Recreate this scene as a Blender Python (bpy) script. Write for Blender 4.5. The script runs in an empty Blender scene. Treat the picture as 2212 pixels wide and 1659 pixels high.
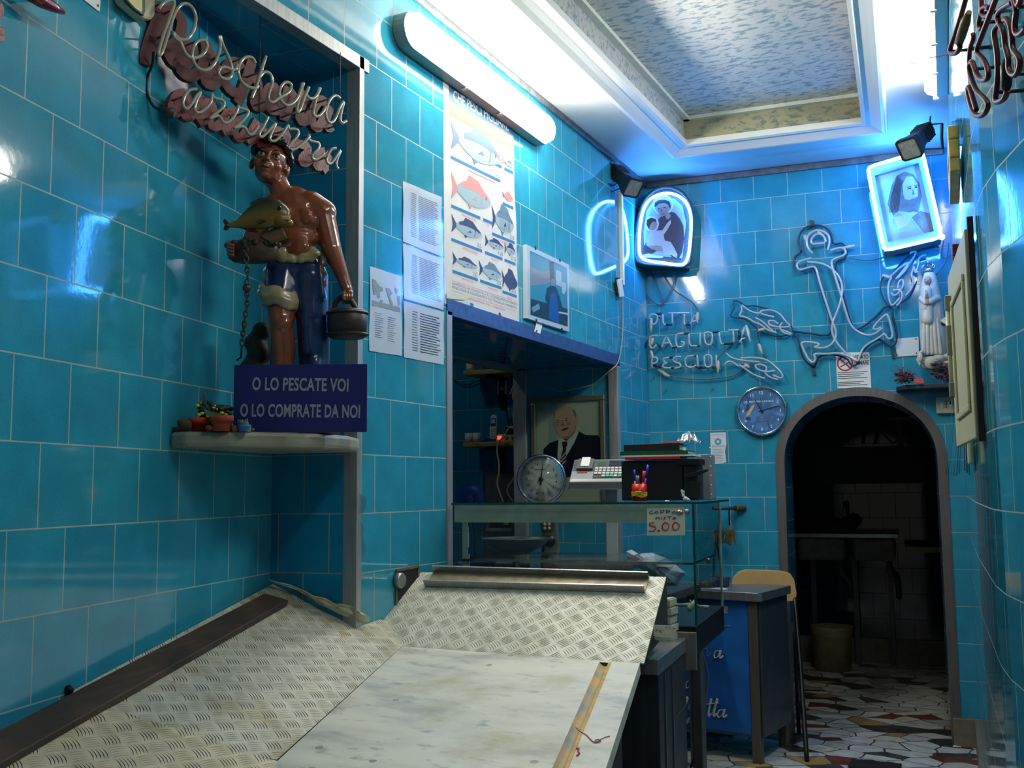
import bpy, bmesh, math, random
from mathutils import Vector, Matrix, noise
C = bpy.context.scene.collection
random.seed(7)
H = 1.41
# ---------------------------------------------------------------- camera, world, exposure
FPX, CX, CY = 2185.65, 1106.0, 829.5
PITCH, ROLL, YAW = 0.1027, -0.0091, 0.4539
cyw, syw, cp, sp = math.cos(YAW), math.sin(YAW), math.cos(PITCH), math.sin(PITCH)
FWD = Vector((-syw*cp, cyw*cp, sp)); RT0 = Vector((cyw, syw, 0)); UP0 = RT0.cross(FWD)
RT = math.cos(ROLL)*RT0 + math.sin(ROLL)*UP0
UP = -math.sin(ROLL)*RT0 + math.cos(ROLL)*UP0
CAM = Vector((0, 0, H))
cam = bpy.data.cameras.new('camera'); cam.sensor_width = 36; cam.lens = FPX/2212*36; cam.clip_start = 0.02
co = bpy.data.objects.new('camera', cam); C.objects.link(co)
mw = Matrix.Identity(4)
for i in range(3):
    mw[i][0], mw[i][1], mw[i][2], mw[i][3] = RT[i], UP[i], -FWD[i], CAM[i]
co.matrix_world = mw
sc = bpy.context.scene
sc.camera = co
sc.view_settings.view_transform = 'Standard'; sc.view_settings.look = 'None'
sc.view_settings.exposure = 0.30; sc.view_settings.gamma = 1.0; sc.view_settings.use_curve_mapping = False
w = bpy.data.worlds.new('world'); sc.world = w; w.use_nodes = True
w.node_tree.nodes['Background'].inputs[0].default_value = (0.56, 0.55, 0.50, 1)
w.node_tree.nodes['Background'].inputs[1].default_value = 0.22
LAMP, TUBE_R, TUBE_N, NEON = 64.0, 46.0, 26.0, 2.2
sc.cycles.max_bounces = 8; sc.cycles.diffuse_bounces = 4; sc.cycles.glossy_bounces = 4
sc.cycles.transmission_bounces = 8; sc.cycles.transparent_max_bounces = 12
sc.cycles.caustics_reflective = False; sc.cycles.caustics_refractive = False
sc.cycles.sample_clamp_indirect = 4.0

# ---------------------------------------------------------------- frames
def ray(px, py): return FWD + RT*((px-CX)/FPX) + UP*((CY-py)/FPX)
class Fr:
    """a plane with its own axes: u along, v up, w out of it"""
    def __init__(s, O, ex, ey=Vector((0, 0, 1))):
        s.O = Vector(O); s.ex = Vector(ex).normalized(); s.ey = Vector(ey).normalized(); s.ez = s.ex.cross(s.ey).normalized()
    def P(s, u, v, w=0): return s.O + s.ex*u + s.ey*v + s.ez*w
    def __call__(s, u, v, w=0): return s.P(u, v, w)
    def q(s, px, py, w=0):
        d = ray(px, py); t = (s.O + s.ez*w - CAM).dot(s.ez)/d.dot(s.ez)
        r = CAM + d*t - s.O
        return (r.dot(s.ex), r.dot(s.ey))
    def qs(s, pts, w=0): return [s.q(x, y, w) for x, y in pts]
    def Q(s, px, py, w=0, dw=0):
        u, v = s.q(px, py, w); return s.P(u, v, w+dw)
def IDT(x, y, z): return Vector((x, y, z))
def at_z(px, py, z):
    d = ray(px, py); return CAM + d*((z-H)/d.z)
def VF(px, py, d):
    """an upright plane square to the view, d metres in front of the lens, origin on the given sight line"""
    return Fr(CAM + ray(px, py)*d, (cyw, syw, 0))
aA, aC = -0.2264, 0.0895
FA = Fr((-1.6606, 0, 0), (math.sin(aA), math.cos(aA), 0))
FB = Fr((-1.978, 0, 0), (0, 1, 0))
FC = Fr((0, 6.1624, 0), (math.cos(aC), math.sin(aC), 0))
def cr(ox, oy, pts, s=4.0): return [(ox+x/s, oy+y/s) for x, y in pts]

# ---------------------------------------------------------------- materials
def lin(c): return c/12.92 if c <= 0.04045 else ((c+0.055)/1.055)**2.4
def S(r, g, b): return (lin(r/255), lin(g/255), lin(b/255), 1)
MATS = {}
class N:
    def __init__(s, name):
        s.m = bpy.data.materials.new(name); s.m.use_nodes = True
        s.t = s.m.node_tree; s.b = s.t.nodes['Principled BSDF']
    def n(s, typ, **kw):
        x = s.t.nodes.new(typ)
        for k, v in kw.items():
            if k.startswith('_'): x.inputs[k[1:].replace('_', ' ')].default_value = v
            else: setattr(x, k, v)
        return x
    def l(s, a, b): s.t.links.new(a, b)
    def ma(s, op, a, b=None, c=None):
        x = s.t.nodes.new('ShaderNodeMath'); x.operation = op
        for i, v in enumerate((a, b, c)):
            if v is None: continue
            if isinstance(v, (int, float)): x.inputs[i].default_value = v
            else: s.l(v, x.inputs[i])
        return x.outputs[0]
    def mix(s, fac, a, b, blend='MIX'):
        x = s.t.nodes.new('ShaderNodeMix'); x.data_type = 'RGBA'; x.blend_type = blend
        for sock, v in ((x.inputs[0], fac), (x.inputs[6], a), (x.inputs[7], b)):
            if isinstance(v, (tuple, list, int, float)): sock.default_value = v
            else: s.l(v, sock)
        return x.outputs[2]
    def noise(s, scale, det=3, vec=None, rough=0.5):
        x = s.n('ShaderNodeTexNoise'); x.inputs['Scale'].default_value = scale; x.inputs['Detail'].default_value = det
        x.inputs['Roughness'].default_value = rough
        if vec is not None: s.l(vec, x.inputs['Vector'])
        return x.outputs[0]
    def ramp(s, fac, stops, interp='LINEAR'):
        x = s.n('ShaderNodeValToRGB'); e = x.color_ramp.elements; x.color_ramp.interpolation = interp
        while len(e) < len(stops): e.new(0.5)
        for el, (p, c) in zip(e, stops): el.position = p; el.color = c
        s.l(fac, x.inputs[0]); return x.outputs[0]
    def bump(s, h, strength=0.3, dist=0.01):
        x = s.n('ShaderNodeBump'); x.inputs['Strength'].default_value = strength; x.inputs['Distance'].default_value = dist
        s.l(h, x.inputs['Height']); s.l(x.outputs[0], s.b.inputs['Normal']); return x
    def pos(s): return s.n('ShaderNodeNewGeometry').outputs['Position']
    def uv(s): return s.n('ShaderNodeTexCoord').outputs['UV']
    def set(s, **kw):
        for k, v in kw.items(): s.b.inputs[k.replace('_', ' ')].default_value = v
        return s
def mat(name, col, rough=0.5, metal=0.0, var=0.0, vs=20, bump=0.0, bs=80, emis=0.0, coat=0.0, trans=0.0, spec=None):
    """plain surface with a little noise in colour and relief"""
    if name in MATS: return MATS[name]
    n = N(name); c = S(*col)
    n.set(Base_Color=c, Roughness=rough, Metallic=metal)
    if coat: n.set(Coat_Weight=coat, Coat_Roughness=0.05)
    if trans: n.set(Transmission_Weight=trans)
    if spec is not None: n.b.inputs['Specular IOR Level'].default_value = spec
    if emis: n.b.inputs['Emission Color'].default_value = c; n.b.inputs['Emission Strength'].default_value = emis
    if var:
        f = n.noise(vs, 4, n.pos())
        d = tuple(x*(1-var) for x in c[:3])+(1,)
        n.l(n.ramp(f, [(0.35, d), (0.62, c)]), n.b.inputs['Base Color'])
    if bump: n.bump(n.noise(bs, 3, n.pos()), bump, 0.004)
    MATS[name] = n.m; return n.m
def emit(name, col, strength):
    if name in MATS: return MATS[name]
    n = N(name); n.set(Base_Color=(0.8, 0.8, 0.8, 1)); n.b.inputs['Emission Color'].default_value = col+(1,) if len(col) == 3 else col
    n.b.inputs['Emission Strength'].default_value = strength; MATS[name] = n.m; return n.m
def glassy(name, col, alpha_mix=0.1, rough=0.02):
    """thin clear sheet: mostly see-through with a sharp mirror layer"""
    if name in MATS: return MATS[name]
    n = N(name); t = n.t
    tr = n.n('ShaderNodeBsdfTransparent'); tr.inputs[0].default_value = S(*col)
    gl = n.n('ShaderNodeBsdfGlossy'); gl.inputs['Roughness'].default_value = rough
    lw = n.n('ShaderNodeLayerWeight'); lw.inputs[0].default_value = 0.5
    a = n.ma('MINIMUM', n.ma('ADD', n.ma('MULTIPLY', n.ma('POWER', lw.outputs['Facing'], 4.5), 0.8), alpha_mix), 1.0)
    mx = n.n('ShaderNodeMixShader'); n.l(a, mx.inputs[0]); n.l(tr.outputs[0], mx.inputs[1]); n.l(gl.outputs[0], mx.inputs[2])
    n.l(mx.outputs[0], t.nodes['Material Output'].inputs[0]); MATS[name] = n.m; return n.m

def tile_mat(name, c1, c2, grout, dirt=0.0):
    n = N(name); uv = n.uv()
    br = n.n('ShaderNodeTexBrick'); br.offset = 0.5; br.squash = 1.0
    n.l(uv, br.inputs['Vector'])
    br.inputs['Scale'].default_value = 1.0; br.inputs['Brick Width'].default_value = 0.2; br.inputs['Row Height'].default_value = 0.2
    br.inputs['Mortar Size'].default_value = 0.0019; br.inputs['Mortar Smooth'].default_value = 0.1
    br.inputs['Color1'].default_value = S(*c1); br.inputs['Color2'].default_value = S(*c2); br.inputs['Mortar'].default_value = S(*grout)
    f = n.noise(9, 3, uv); f2 = n.noise(140, 2, uv)
    v = n.ramp(f, [(0.3, (0.86, 0.86, 0.86, 1)), (0.7, (1.06, 1.06, 1.06, 1))])
    v2 = n.ramp(f2, [(0.3, (0.93, 0.93, 0.93, 1)), (0.7, (1.05, 1.05, 1.05, 1))])
    col = n.mix(1.0, n.mix(1.0, br.outputs['Color'], v, 'MULTIPLY'), v2, 'MULTIPLY')
    n.l(col, n.b.inputs['Base Color'])
    n.l(n.ma('MULTIPLY_ADD', br.outputs['Fac'], 0.5, 0.065), n.b.inputs['Roughness'])
    h = n.ma('ADD', n.ma('MULTIPLY', br.outputs['Fac'], -0.55), n.ma('MULTIPLY', n.noise(55, 3, uv), 0.10))
    n.bump(n.ma('ADD', h, n.ma('MULTIPLY', n.noise(7, 1, uv), 0.18)), 0.25, 0.003)
    n.b.inputs['Specular IOR Level'].default_value = 0.5
    MATS[name] = n.m; return n.m
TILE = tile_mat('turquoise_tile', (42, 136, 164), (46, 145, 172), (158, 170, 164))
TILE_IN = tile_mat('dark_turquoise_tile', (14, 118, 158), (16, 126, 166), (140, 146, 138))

def plate_mat(name, rot, base=(176, 174, 160), stain=0.5, cell=0.046):
    """five-bar tread plate: groups of five lens-shaped bars turned alternately"""
    n = N(name); uv = n.uv()
    mp = n.n('ShaderNodeMapping'); n.l(uv, mp.inputs[0]); mp.inputs['Rotation'].default_value = (0, 0, rot)
    mp.inputs['Scale'].default_value = (1/cell, 1/cell, 1)
    sx = n.n('ShaderNodeSeparateXYZ'); n.l(mp.outputs[0], sx.inputs[0]); x, y = sx.outputs[0], sx.outputs[1]
    par = n.ma('MODULO', n.ma('ADD', n.ma('ADD', n.ma('FLOOR', x), n.ma('FLOOR', y)), 2000), 2)
    fx = n.ma('SUBTRACT', n.ma('FRACT', n.ma('ADD', x, 1000)), 0.5); fy = n.ma('SUBTRACT', n.ma('FRACT', n.ma('ADD', y, 1000)), 0.5)
    inv = n.ma('SUBTRACT', 1, par)
    a = n.ma('ADD', n.ma('MULTIPLY', fx, par), n.ma('MULTIPLY', fy, inv))
    b = n.ma('ADD', n.ma('MULTIPLY', fy, par), n.ma('MULTIPLY', fx, inv))
    b2 = n.ma('ADD', b, n.ma('MULTIPLY', n.ma('MULTIPLY', a, a), 0.25))
    st = n.ma('ABSOLUTE', n.ma('SUBTRACT', n.ma('FRACT', n.ma('ADD', n.ma('MULTIPLY', b2, 5.6), 1000.5)), 0.5))
    inside = n.ma('LESS_THAN', n.ma('ABSOLUTE', b2), 0.45)
    la = n.ma('SUBTRACT', 1, n.ma('POWER', n.ma('MULTIPLY', n.ma('ABSOLUTE', a), 2.25), 2))
    lens = n.ma('MULTIPLY', n.ma('MAXIMUM', la, 0), 0.27)
    bar = n.ma('MULTIPLY', n.ma('MAXIMUM', n.ma('MULTIPLY', n.ma('SUBTRACT', lens, st), 4.5), 0), inside)
    bar = n.ma('MINIMUM', bar, 1)
    # shade and grime beside each bar put into the colour, stronger one way round
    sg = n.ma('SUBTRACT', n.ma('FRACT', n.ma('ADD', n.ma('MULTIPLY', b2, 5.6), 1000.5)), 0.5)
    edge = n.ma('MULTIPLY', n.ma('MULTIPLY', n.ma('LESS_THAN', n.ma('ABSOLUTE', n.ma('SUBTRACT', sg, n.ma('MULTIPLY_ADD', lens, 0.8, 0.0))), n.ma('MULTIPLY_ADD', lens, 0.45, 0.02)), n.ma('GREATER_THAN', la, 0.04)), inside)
    pos = n.pos()
    big = n.noise(5, 5, pos, 0.6); mid = n.noise(22, 4, pos)
    c = n.ramp(mid, [(0.3, S(base[0]*0.86, base[1]*0.86, base[2]*0.85)), (0.65, S(*base))])
    c = n.mix(n.ma('MULTIPLY', n.ramp(big, [(0.52, (0, 0, 0, 1)), (0.72, (1, 1, 1, 1))]), stain), c, S(150, 140, 96))
    c = n.mix(n.ma('MULTIPLY', n.ramp(n.noise(13, 5, pos), [(0.64, (0, 0, 0, 1)), (0.76, (1, 1, 1, 1))]), stain*0.9), c, S(160, 120, 50))
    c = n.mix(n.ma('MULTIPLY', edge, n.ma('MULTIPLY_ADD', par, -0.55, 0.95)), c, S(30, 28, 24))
    n.l(c, n.b.inputs['Base Color']); n.set(Roughness=0.55, Metallic=0.12)
    n.bump(bar, 0.7, 0.0025)
    MATS[name] = n.m; return n.m

def marble_mat():
    n = N('veined_marble'); pos = n.pos()
    mp = n.n('ShaderNodeMapping'); n.l(pos, mp.inputs[0]); mp.inputs['Rotation'].default_value = (0, 0, 0.5); mp.inputs['Scale'].default_value = (1, 2.6, 1)
    d = n.noise(3.2, 8, mp.outputs[0], 0.62); e = n.noise(11, 6, mp.outputs[0], 0.65)
    c = n.ramp(d, [(0.33, S(182, 182, 174)), (0.47, S(222, 220, 207)), (0.62, S(236, 232, 217))])
    c = n.mix(n.ramp(e, [(0.3, (0.75, 0.75, 0.75, 1)), (0.43, (0, 0, 0, 1))]), c, S(150, 158, 158))
    y = n.noise(4.5, 5, pos, 0.6)
    c = n.mix(n.ramp(y, [(0.52, (0, 0, 0, 1)), (0.70, (0.6, 0.6, 0.6, 1))]), c, S(180, 174, 124))
    v = n.n('ShaderNodeTexVoronoi'); v.inputs['Scale'].default_value = 7; n.l(pos, v.inputs['Vector'])
    spot = n.ma('LESS_THAN', n.ma('ADD', v.outputs['Distance'], n.ma('MULTIPLY', n.noise(40, 2, pos), 0.12)), 0.135)
    c = n.mix(n.ma('MULTIPLY', spot, 0.8), c, S(140, 140, 134))
    n.l(c, n.b.inputs['Base Color']); n.set(Roughness=0.38)
    n.bump(n.noise(60, 3, pos), 0.08, 0.002); MATS['marble'] = n.m; return n.m
MARBLE = marble_mat()

def paving_mat():
    n = N('broken_marble_paving'); pos = n.pos()
    mp = n.n('ShaderNodeMapping'); n.l(pos, mp.inputs[0]); mp.inputs['Rotation'].default_value = (0, 0, 0.35); mp.inputs['Scale'].default_value = (1.0, 1.35, 1)
    wob = n.noise(2.4, 2, mp.outputs[0])
    vec = n.n('ShaderNodeVectorMath'); vec.operation = 'ADD'
    n.l(mp.outputs[0], vec.inputs[0])
    cv = n.n('ShaderNodeCombineXYZ'); n.l(n.ma('MULTIPLY', wob, 0.16), cv.inputs[0]); n.l(n.ma('MULTIPLY', wob, -0.13), cv.inputs[1])
    n.l(cv.outputs[0], vec.inputs[1])
    v = n.n('ShaderNodeTexVoronoi'); v.inputs['Scale'].default_value = 6.2; n.l(vec.outputs[0], v.inputs['Vector'])
    v.voronoi_dimensions = '2D'; v.distance = 'MANHATTAN'
    e = n.n('ShaderNodeTexVoronoi'); e.feature = 'DISTANCE_TO_EDGE'; e.voronoi_dimensions = '2D'; e.inputs['Scale'].default_value = 6.2; n.l(vec.outputs[0], e.inputs['Vector'])
    sp = n.n('ShaderNodeSeparateColor'); v.distance = 'EUCLIDEAN'; n.l(v.outputs['Color'], sp.inputs[0])
    c = n.ramp(sp.outputs[0], [(0.0, S(214, 214, 206)), (0.3, S(190, 192, 190)), (0.45, S(205, 200, 186)), (0.6, S(160, 160, 156)),
                               (0.70, S(40, 40, 42)), (0.82, S(110, 44, 38)), (0.88, S(170, 140, 84)), (0.93, S(60, 62, 60))], 'CONSTANT')
    c = n.mix(n.ramp(n.noise(16, 4, pos), [(0.35, (0.35, 0.35, 0.35, 1)), (0.6, (0, 0, 0, 1))]), c, S(120, 118, 110))
    g = n.ma('LESS_THAN', e.outputs['Distance'], 0.03)
    c = n.mix(g, c, S(52, 60, 60))
    n.l(c, n.b.inputs['Base Color']); n.set(Roughness=0.35); MATS['paving'] = n.m; return n.m
PAVING = paving_mat()

def damask_mat(name, a, b):
    n = N(name); pos = n.pos()
    mp = n.n('ShaderNodeMapping'); n.l(pos, mp.inputs[0]); mp.inputs['Scale'].default_value = (1, 2.2, 2.2); mp.inputs['Rotation'].default_value = (0, 0, 0.2)
    f = n.noise(19, 7, mp.outputs[0], 0.62)
    n.l(n.ramp(f, [(0.50, S(*a)), (0.60, S(*b))]), n.b.inputs['Base Color']); n.set(Roughness=0.6); MATS[name] = n.m; return n.m
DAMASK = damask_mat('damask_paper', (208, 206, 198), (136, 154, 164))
DAMASK3 = damask_mat('shaded_damask_paper', (168, 168, 164), (116, 132, 142))  # same paper with the tray side's shade put into the colour
DAMASK2 = damask_mat('olive_damask_paper', (150, 146, 118), (104, 114, 106))  # darker olive tone of the damask

def steel_mat(name, col, rough=0.35, metal=0.85, smear=0.25):
    n = N(name); pos = n.pos()
    mp = n.n('ShaderNodeMapping'); n.l(pos, mp.inputs[0]); mp.inputs['Scale'].default_value = (30, 30, 1.5)
    f = n.noise(3, 4, mp.outputs[0]); c = S(*col); d = tuple(x*(1-smear) for x in c[:3])+(1,)
    n.l(n.ramp(f, [(0.3, d), (0.7, c)]), n.b.inputs['Base Color'])
    n.l(n.ma('MULTIPLY_ADD', n.noise(14, 3, pos), 0.25, rough-0.1), n.b.inputs['Roughness']); n.set(Metallic=metal)
    MATS[name] = n.m; return n.m
STEEL = steel_mat('brushed_steel', (168, 170, 170))
DSTEEL = steel_mat('dull_dark_steel', (92, 94, 96), 0.45, 0.7)
FRAME = steel_mat('grey_metal_angle', (168, 170, 170), 0.4, 0.5)
CHROME = mat('chrome', (210, 212, 214), 0.12, 1.0)

def wood_mat(name, a, b):
    n = N(name); pos = n.pos()
    mp = n.n('ShaderNodeMapping'); n.l(pos, mp.inputs[0]); mp.inputs['Rotation'].default_value = (0, 0, aA*-1); mp.inputs['Scale'].default_value = (30, 2, 30)
    f = n.noise(2, 6, mp.outputs[0], 0.6); g = n.noise(6, 4, pos)
    c = n.ramp(f, [(0.3, S(*a)), (0.7, S(*b))])
    c = n.mix(n.ramp(g, [(0.4, (0.75, 0.75, 0.75, 1)), (0.62, (0, 0, 0, 1))]), c, S(30, 26, 22))
    n.l(c, n.b.inputs['Base Color']); n.set(Roughness=0.6); n.bump(f, 0.3, 0.003); MATS[name] = n.m; return n.m
PLANK = wood_mat('old_dark_wood', (48, 38, 30), (86, 64, 44))
BLACK = mat('black_plastic', (18, 18, 20), 0.4)
WHITE = mat('white_plastic', (214, 212, 204), 0.35)
CREAM = mat('cream_plastic', (196, 190, 158), 0.4, var=0.1)
PAPER = mat('paper', (226, 226, 222), 0.7)
DARK = mat('black_rubber', (14, 14, 16), 0.6)

# ---------------------------------------------------------------- mesh building
class M:
    def __init__(s): s.v = []; s.f = []; s.mi = []; s.sm = []; s.cur = 0; s.uvs = {}
    def face(s, ids, smooth=False): s.f.append(ids); s.mi.append(s.cur); s.sm.append(smooth)
    def quad(s, pts, uv=None):
        b = len(s.v); s.v += [Vector(p) for p in pts]
        if uv: s.uvs[len(s.f)] = uv
        s.face(list(range(b, b+len(pts)))); return s
    def box(s, T, x0, x1, y0, y1, z0, z1):
        b = len(s.v)
        s.v += [T(x, y, z) for x in (x0, x1) for y in (y0, y1) for z in (z0, z1)]
        for q in ((0, 1, 3, 2), (4, 6, 7, 5), (0, 4, 5, 1), (2, 3, 7, 6), (0, 2, 6, 4), (1, 5, 7, 3)): s.face([b+i for i in q])
        return s
    def prism(s, T, poly, z0, z1):
        b = len(s.v); n = len(poly)
        s.v += [T(x, y, z0) for x, y in poly]+[T(x, y, z1) for x, y in poly]
        s.face([b+i for i in range(n)][::-1]); s.face([b+n+i for i in range(n)])
        for i in range(n): j = (i+1) % n; s.face([b+i, b+j, b+n+j, b+n+i])
        return s
    def flat(s, T, poly, z=0):
        b = len(s.v); s.v += [T(x, y, z) for x, y in poly]; s.face(list(range(b, b+len(poly)))); return s
    def tube(s, pts, r, n=8, closed=False, smoothpath=0, flat=1.0):
        pts = [Vector(p) for p in pts]
        for _ in range(smoothpath):
            q = []
            m = len(pts)
            rng = range(m if closed else m-1)
            if not closed: q.append(pts[0])
            for i in rng:
                a, c = pts[i], pts[(i+1) % m]; L_ = (c-a).length; k_ = min(0.25, (0.012+2*(r if not isinstance(r, (list, tuple)) else r[0]))/max(L_, 1e-6)); q += [a.lerp(c, k_), a.lerp(c, 1-k_)]
            if not closed: q.append(pts[-1])
            pts = q
        pts = [p for i, p in enumerate(pts) if i == 0 or (p-pts[i-1]).length > 1e-6]
        m = len(pts)
        if m < 2: return s
        rr = r if isinstance(r, (list, tuple)) else None
        b = len(s.v); up = None
        for i, p in enumerate(pts):
            if closed: t = pts[(i+1) % m]-pts[i-1]
            else: t = pts[min(i+1, m-1)]-pts[max(i-1, 0)]
            if t.length < 1e-9: t = Vector((0, 0, 1))
            t.normalize()
            if up is None:
                up = t.cross(Vector((0.31, 0.2, 0.93)));
                if up.length < 1e-3: up = t.cross(Vector((1, 0, 0)))
            up = (up - t*up.dot(t)).normalized(); sd = t.cross(up)
            ri = (rr[min(int(i*len(rr)/m), len(rr)-1)] if len(rr) != m else rr[i]) if rr else r
            s.v += [p+(up*math.cos(2*math.pi*k/n)+sd*math.sin(2*math.pi*k/n)*flat)*ri for k in range(n)]
        for i in range(m if closed else m-1):
            j = (i+1) % m
            for k in range(n): l = (k+1) % n; s.face([b+i*n+k, b+i*n+l, b+j*n+l, b+j*n+k], True)
        if not closed:
            s.face([b+k for k in range(n)][::-1]); s.face([b+(m-1)*n+k for k in range(n)])
        return s
    def lathe(s, T, prof, n=24, smooth=True, a0=0, a1=2*math.pi, caps=True):
        b = len(s.v); full = abs(a1-a0-2*math.pi) < 1e-6; c = n if full else n+1
        for r, z in prof:
            for k in range(c):
                a = a0+(a1-a0)*k/n; s.v.append(T(r*math.cos(a), r*math.sin(a), z))
        for i in range(len(prof)-1):
            for k in range(n):
                l = (k+1) % c; s.face([b+i*c+k, b+i*c+l, b+(i+1)*c+l, b+(i+1)*c+k], smooth)
        if full and caps:
            if prof[0][0] > 1e-5: s.face([b+k for k in range(c)][::-1])
            if prof[-1][0] > 1e-5: s.face([b+(len(prof)-1)*c+k for k in range(c)])
        return s
    def ball(s, c, rx, ry=None, rz=None, n=12, R=None):
        ry = rx if ry is None else ry; rz = rx if rz is None else rz; c = Vector(c)
        def T(x, y, z):
            p = Vector((x*rx, y*ry, z*rz)); return c+(R @ p if R else p)
        k = max(4, n//2)
        return s.lathe(T, [(math.sin(math.pi*i/k), -math.cos(math.pi*i/k)) for i in range(k+1)], n)
    def cap(s, p, q, r0, r1, n=12):
        """tapered limb with round ends"""
        p, q = Vector(p), Vector(q); d = (q-p); L = d.length; d.normalize()
        a = d.orthogonal().normalized(); e = d.cross(a)
        T = lambda x, y, z: p+a*x+e*y+d*z
        pr = [(r0*math.sin(t), -r0*math.cos(t)) for t in (0, 0.5, 1.0, 1.5)]+[(r1*math.cos(t), L+r1*math.sin(t)) for t in (0, 0.5, 1.0, 1.57)]
        return s.lathe(T, pr, n)
    def grid(s, fn, nu, nv, uv=None):
        b = len(s.v)
        s.v += [Vector(fn(i/nu, j/nv)) for i in range(nu+1) for j in range(nv+1)]
        for i in range(nu):
            for j in range(nv):
                a = b+i*(nv+1)+j; s.face([a, a+nv+1, a+nv+2, a+1], True)
        return s
    def text(s, body, size, T, xs=1.0, bold=0.0, align='LEFT', shear=0.0, sp=1.0):
        cu = bpy.data.curves.new('t', 'FONT'); cu.body = body; cu.size = size; cu.align_x = align; cu.offset = bold; cu.shear = shear
        cu.space_character = sp; cu.resolution_u = 3
        o = bpy.data.objects.new('t', cu); C.objects.link(o)
        dg = bpy.context.evaluated_depsgraph_get(); me = bpy.data.meshes.new_from_object(o.evaluated_get(dg))
        b = len(s.v); s.v += [T(v.co.x*xs, v.co.y, 0) for v in me.vertices]
        for p in me.polygons: s.face([b+i for i in p.vertices])
        bpy.data.objects.remove(o); bpy.data.curves.remove(cu); bpy.data.meshes.remove(me); return s
    def build(s, name, m, parent=None, bevel=0.0, thick=0.0, sub=0):
        me = bpy.data.meshes.new(name)
        org = parent_loc(parent) if parent is not None else Vector((0, 0, 0))
        if parent is None and s.v:
            lo = Vector([min(v[i] for v in s.v) for i in range(3)]); hi = Vector([max(v[i] for v in s.v) for i in range(3)])
            org = Vector(((lo.x+hi.x)/2, (lo.y+hi.y)/2, lo.z))
        me.from_pydata([v-org for v in s.v], [], s.f)
        for mm in (m if isinstance(m, (list, tuple)) else [m]): me.materials.append(mm)
        me.polygons.foreach_set('material_index', s.mi); me.polygons.foreach_set('use_smooth', s.sm)
        if s.uvs:
            ul = me.uv_layers.new(name='UVMap')
            for fi, uv in s.uvs.items():
                for li, c in zip(me.polygons[fi].loop_indices, uv): ul.data[li].uv = c
        me.update()
        o = bpy.data.objects.new(name, me); C.objects.link(o)
        if parent is not None: o.parent = parent
        else: o.location = org
        if bevel:
            b = o.modifiers.new('b', 'BEVEL'); b.width = bevel; b.segments = 2; b.limit_method = 'ANGLE'
        if thick:
            t = o.modifiers.new('s', 'SOLIDIFY'); t.thickness = thick; t.offset = 0
        if sub:
            t = o.modifiers.new('u', 'SUBSURF'); t.levels = sub; t.render_levels = sub
        return o
def parent_loc(p):
    l = Vector((0, 0, 0))
    while p is not None: l = l+p.location; p = p.parent
    return l
def thing(name, label, cat, loc, group=None):
    o = bpy.data.objects.new(name, None); C.objects.link(o); o.location = Vector(loc); o.empty_display_size = 0.05
    o['label'] = label; o['category'] = cat
    if group: o['group'] = group
    return o
def tag(o, label, cat, group=None, kind=None):
    o['label'] = label; o['category'] = cat
    if group: o['group'] = group
    if kind: o['kind'] = kind
    return o
def struct(o): o['kind'] = 'structure'; return o
def dup(root, loc, label, group=None):
    r = root.copy(); C.objects.link(r); r.location = Vector(loc); r['label'] = label
    if group: r['group'] = group
    for ch in list(root.children):
        c = ch.copy(); C.objects.link(c); c.parent = r
        for g in ch.children:
            d = g.copy(); C.objects.link(d); d.parent = c
    return r

def each(parent, name, mt, ms, **kw):
    """one part per mesh"""
    return [m.build(name, mt, parent, **kw) for m in ms]

# ================================================================ THE ROOM
CEIL = 3.325
zA, zB, zC = 0.7164+H, 1.5193+H, 1.135+H
sA, sB, sC = 1.5961, 2.8609, -1.5077
def wallq(m, F, u0, u1, v0, v1, so, zo, w=0):
    m.quad([F(u0, v0, w), F(u1, v0, w), F(u1, v1, w), F(u0, v1, w)], [(u-so, v-zo) for u, v in ((u0, v0), (u1, v0), (u1, v1), (u0, v1))])
m = M(); m.quad([(-5, -2.5, 0), (2.5, -2.5, 0), (2.5, 9.5, 0), (-5, 9.5, 0)]); struct(m.build('floor', PAVING))
uc = 2.89
m = M(); wallq(m, FA, -2.2, uc, 0, CEIL, sA, zA); struct(m.build('wall_left_front', TILE))
cA = FA(uc, 0); cB = Vector((-1.978, 2.85, 0)); FT = Fr(cA, cB-cA); Lr = (cB-cA).length
BAYZ = 2.89
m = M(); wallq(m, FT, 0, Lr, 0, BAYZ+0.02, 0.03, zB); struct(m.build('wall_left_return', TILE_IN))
OP0, OP1, OPZ = 3.462, 5.43, 2.112
m = M()
wallq(m, FB, 2.85, OP0, 0, CEIL, sB, zB); wallq(m, FB, OP0, OP1, OPZ, CEIL, sB, zB); wallq(m, FB, OP1, 6.0, 0, CEIL, sB, zB)
wallq(m, FB, 1.38, 2.85, BAYZ, CEIL, sB, zB)
struct(m.build('wall_left', TILE))
m = M()
m.quad([(-1.5, 0.6, BAYZ), (-1.978, 1.2, BAYZ), (-1.978, 2.86, BAYZ), (cA.x-0.02, cA.y+0.01, BAYZ), FA(0.6, BAYZ)], [(0.1, 0), (0, 0.4), (0, 2.0), (-0.4, 2.0), (-0.1, 0)])
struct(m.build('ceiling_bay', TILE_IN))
# metal angle round the bay opening
m = M(); m.box(FB, 1.2, 2.905, BAYZ-0.005, BAYZ+0.042, -0.045, 0.006); struct(m.build('trim_1', FRAME, bevel=0.002))
m = M(); m.box(FB, 2.845, 2.875, 0.4, BAYZ+0.042, -0.05, 0.006); struct(m.build('trim_2', FRAME, bevel=0.002))
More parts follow.
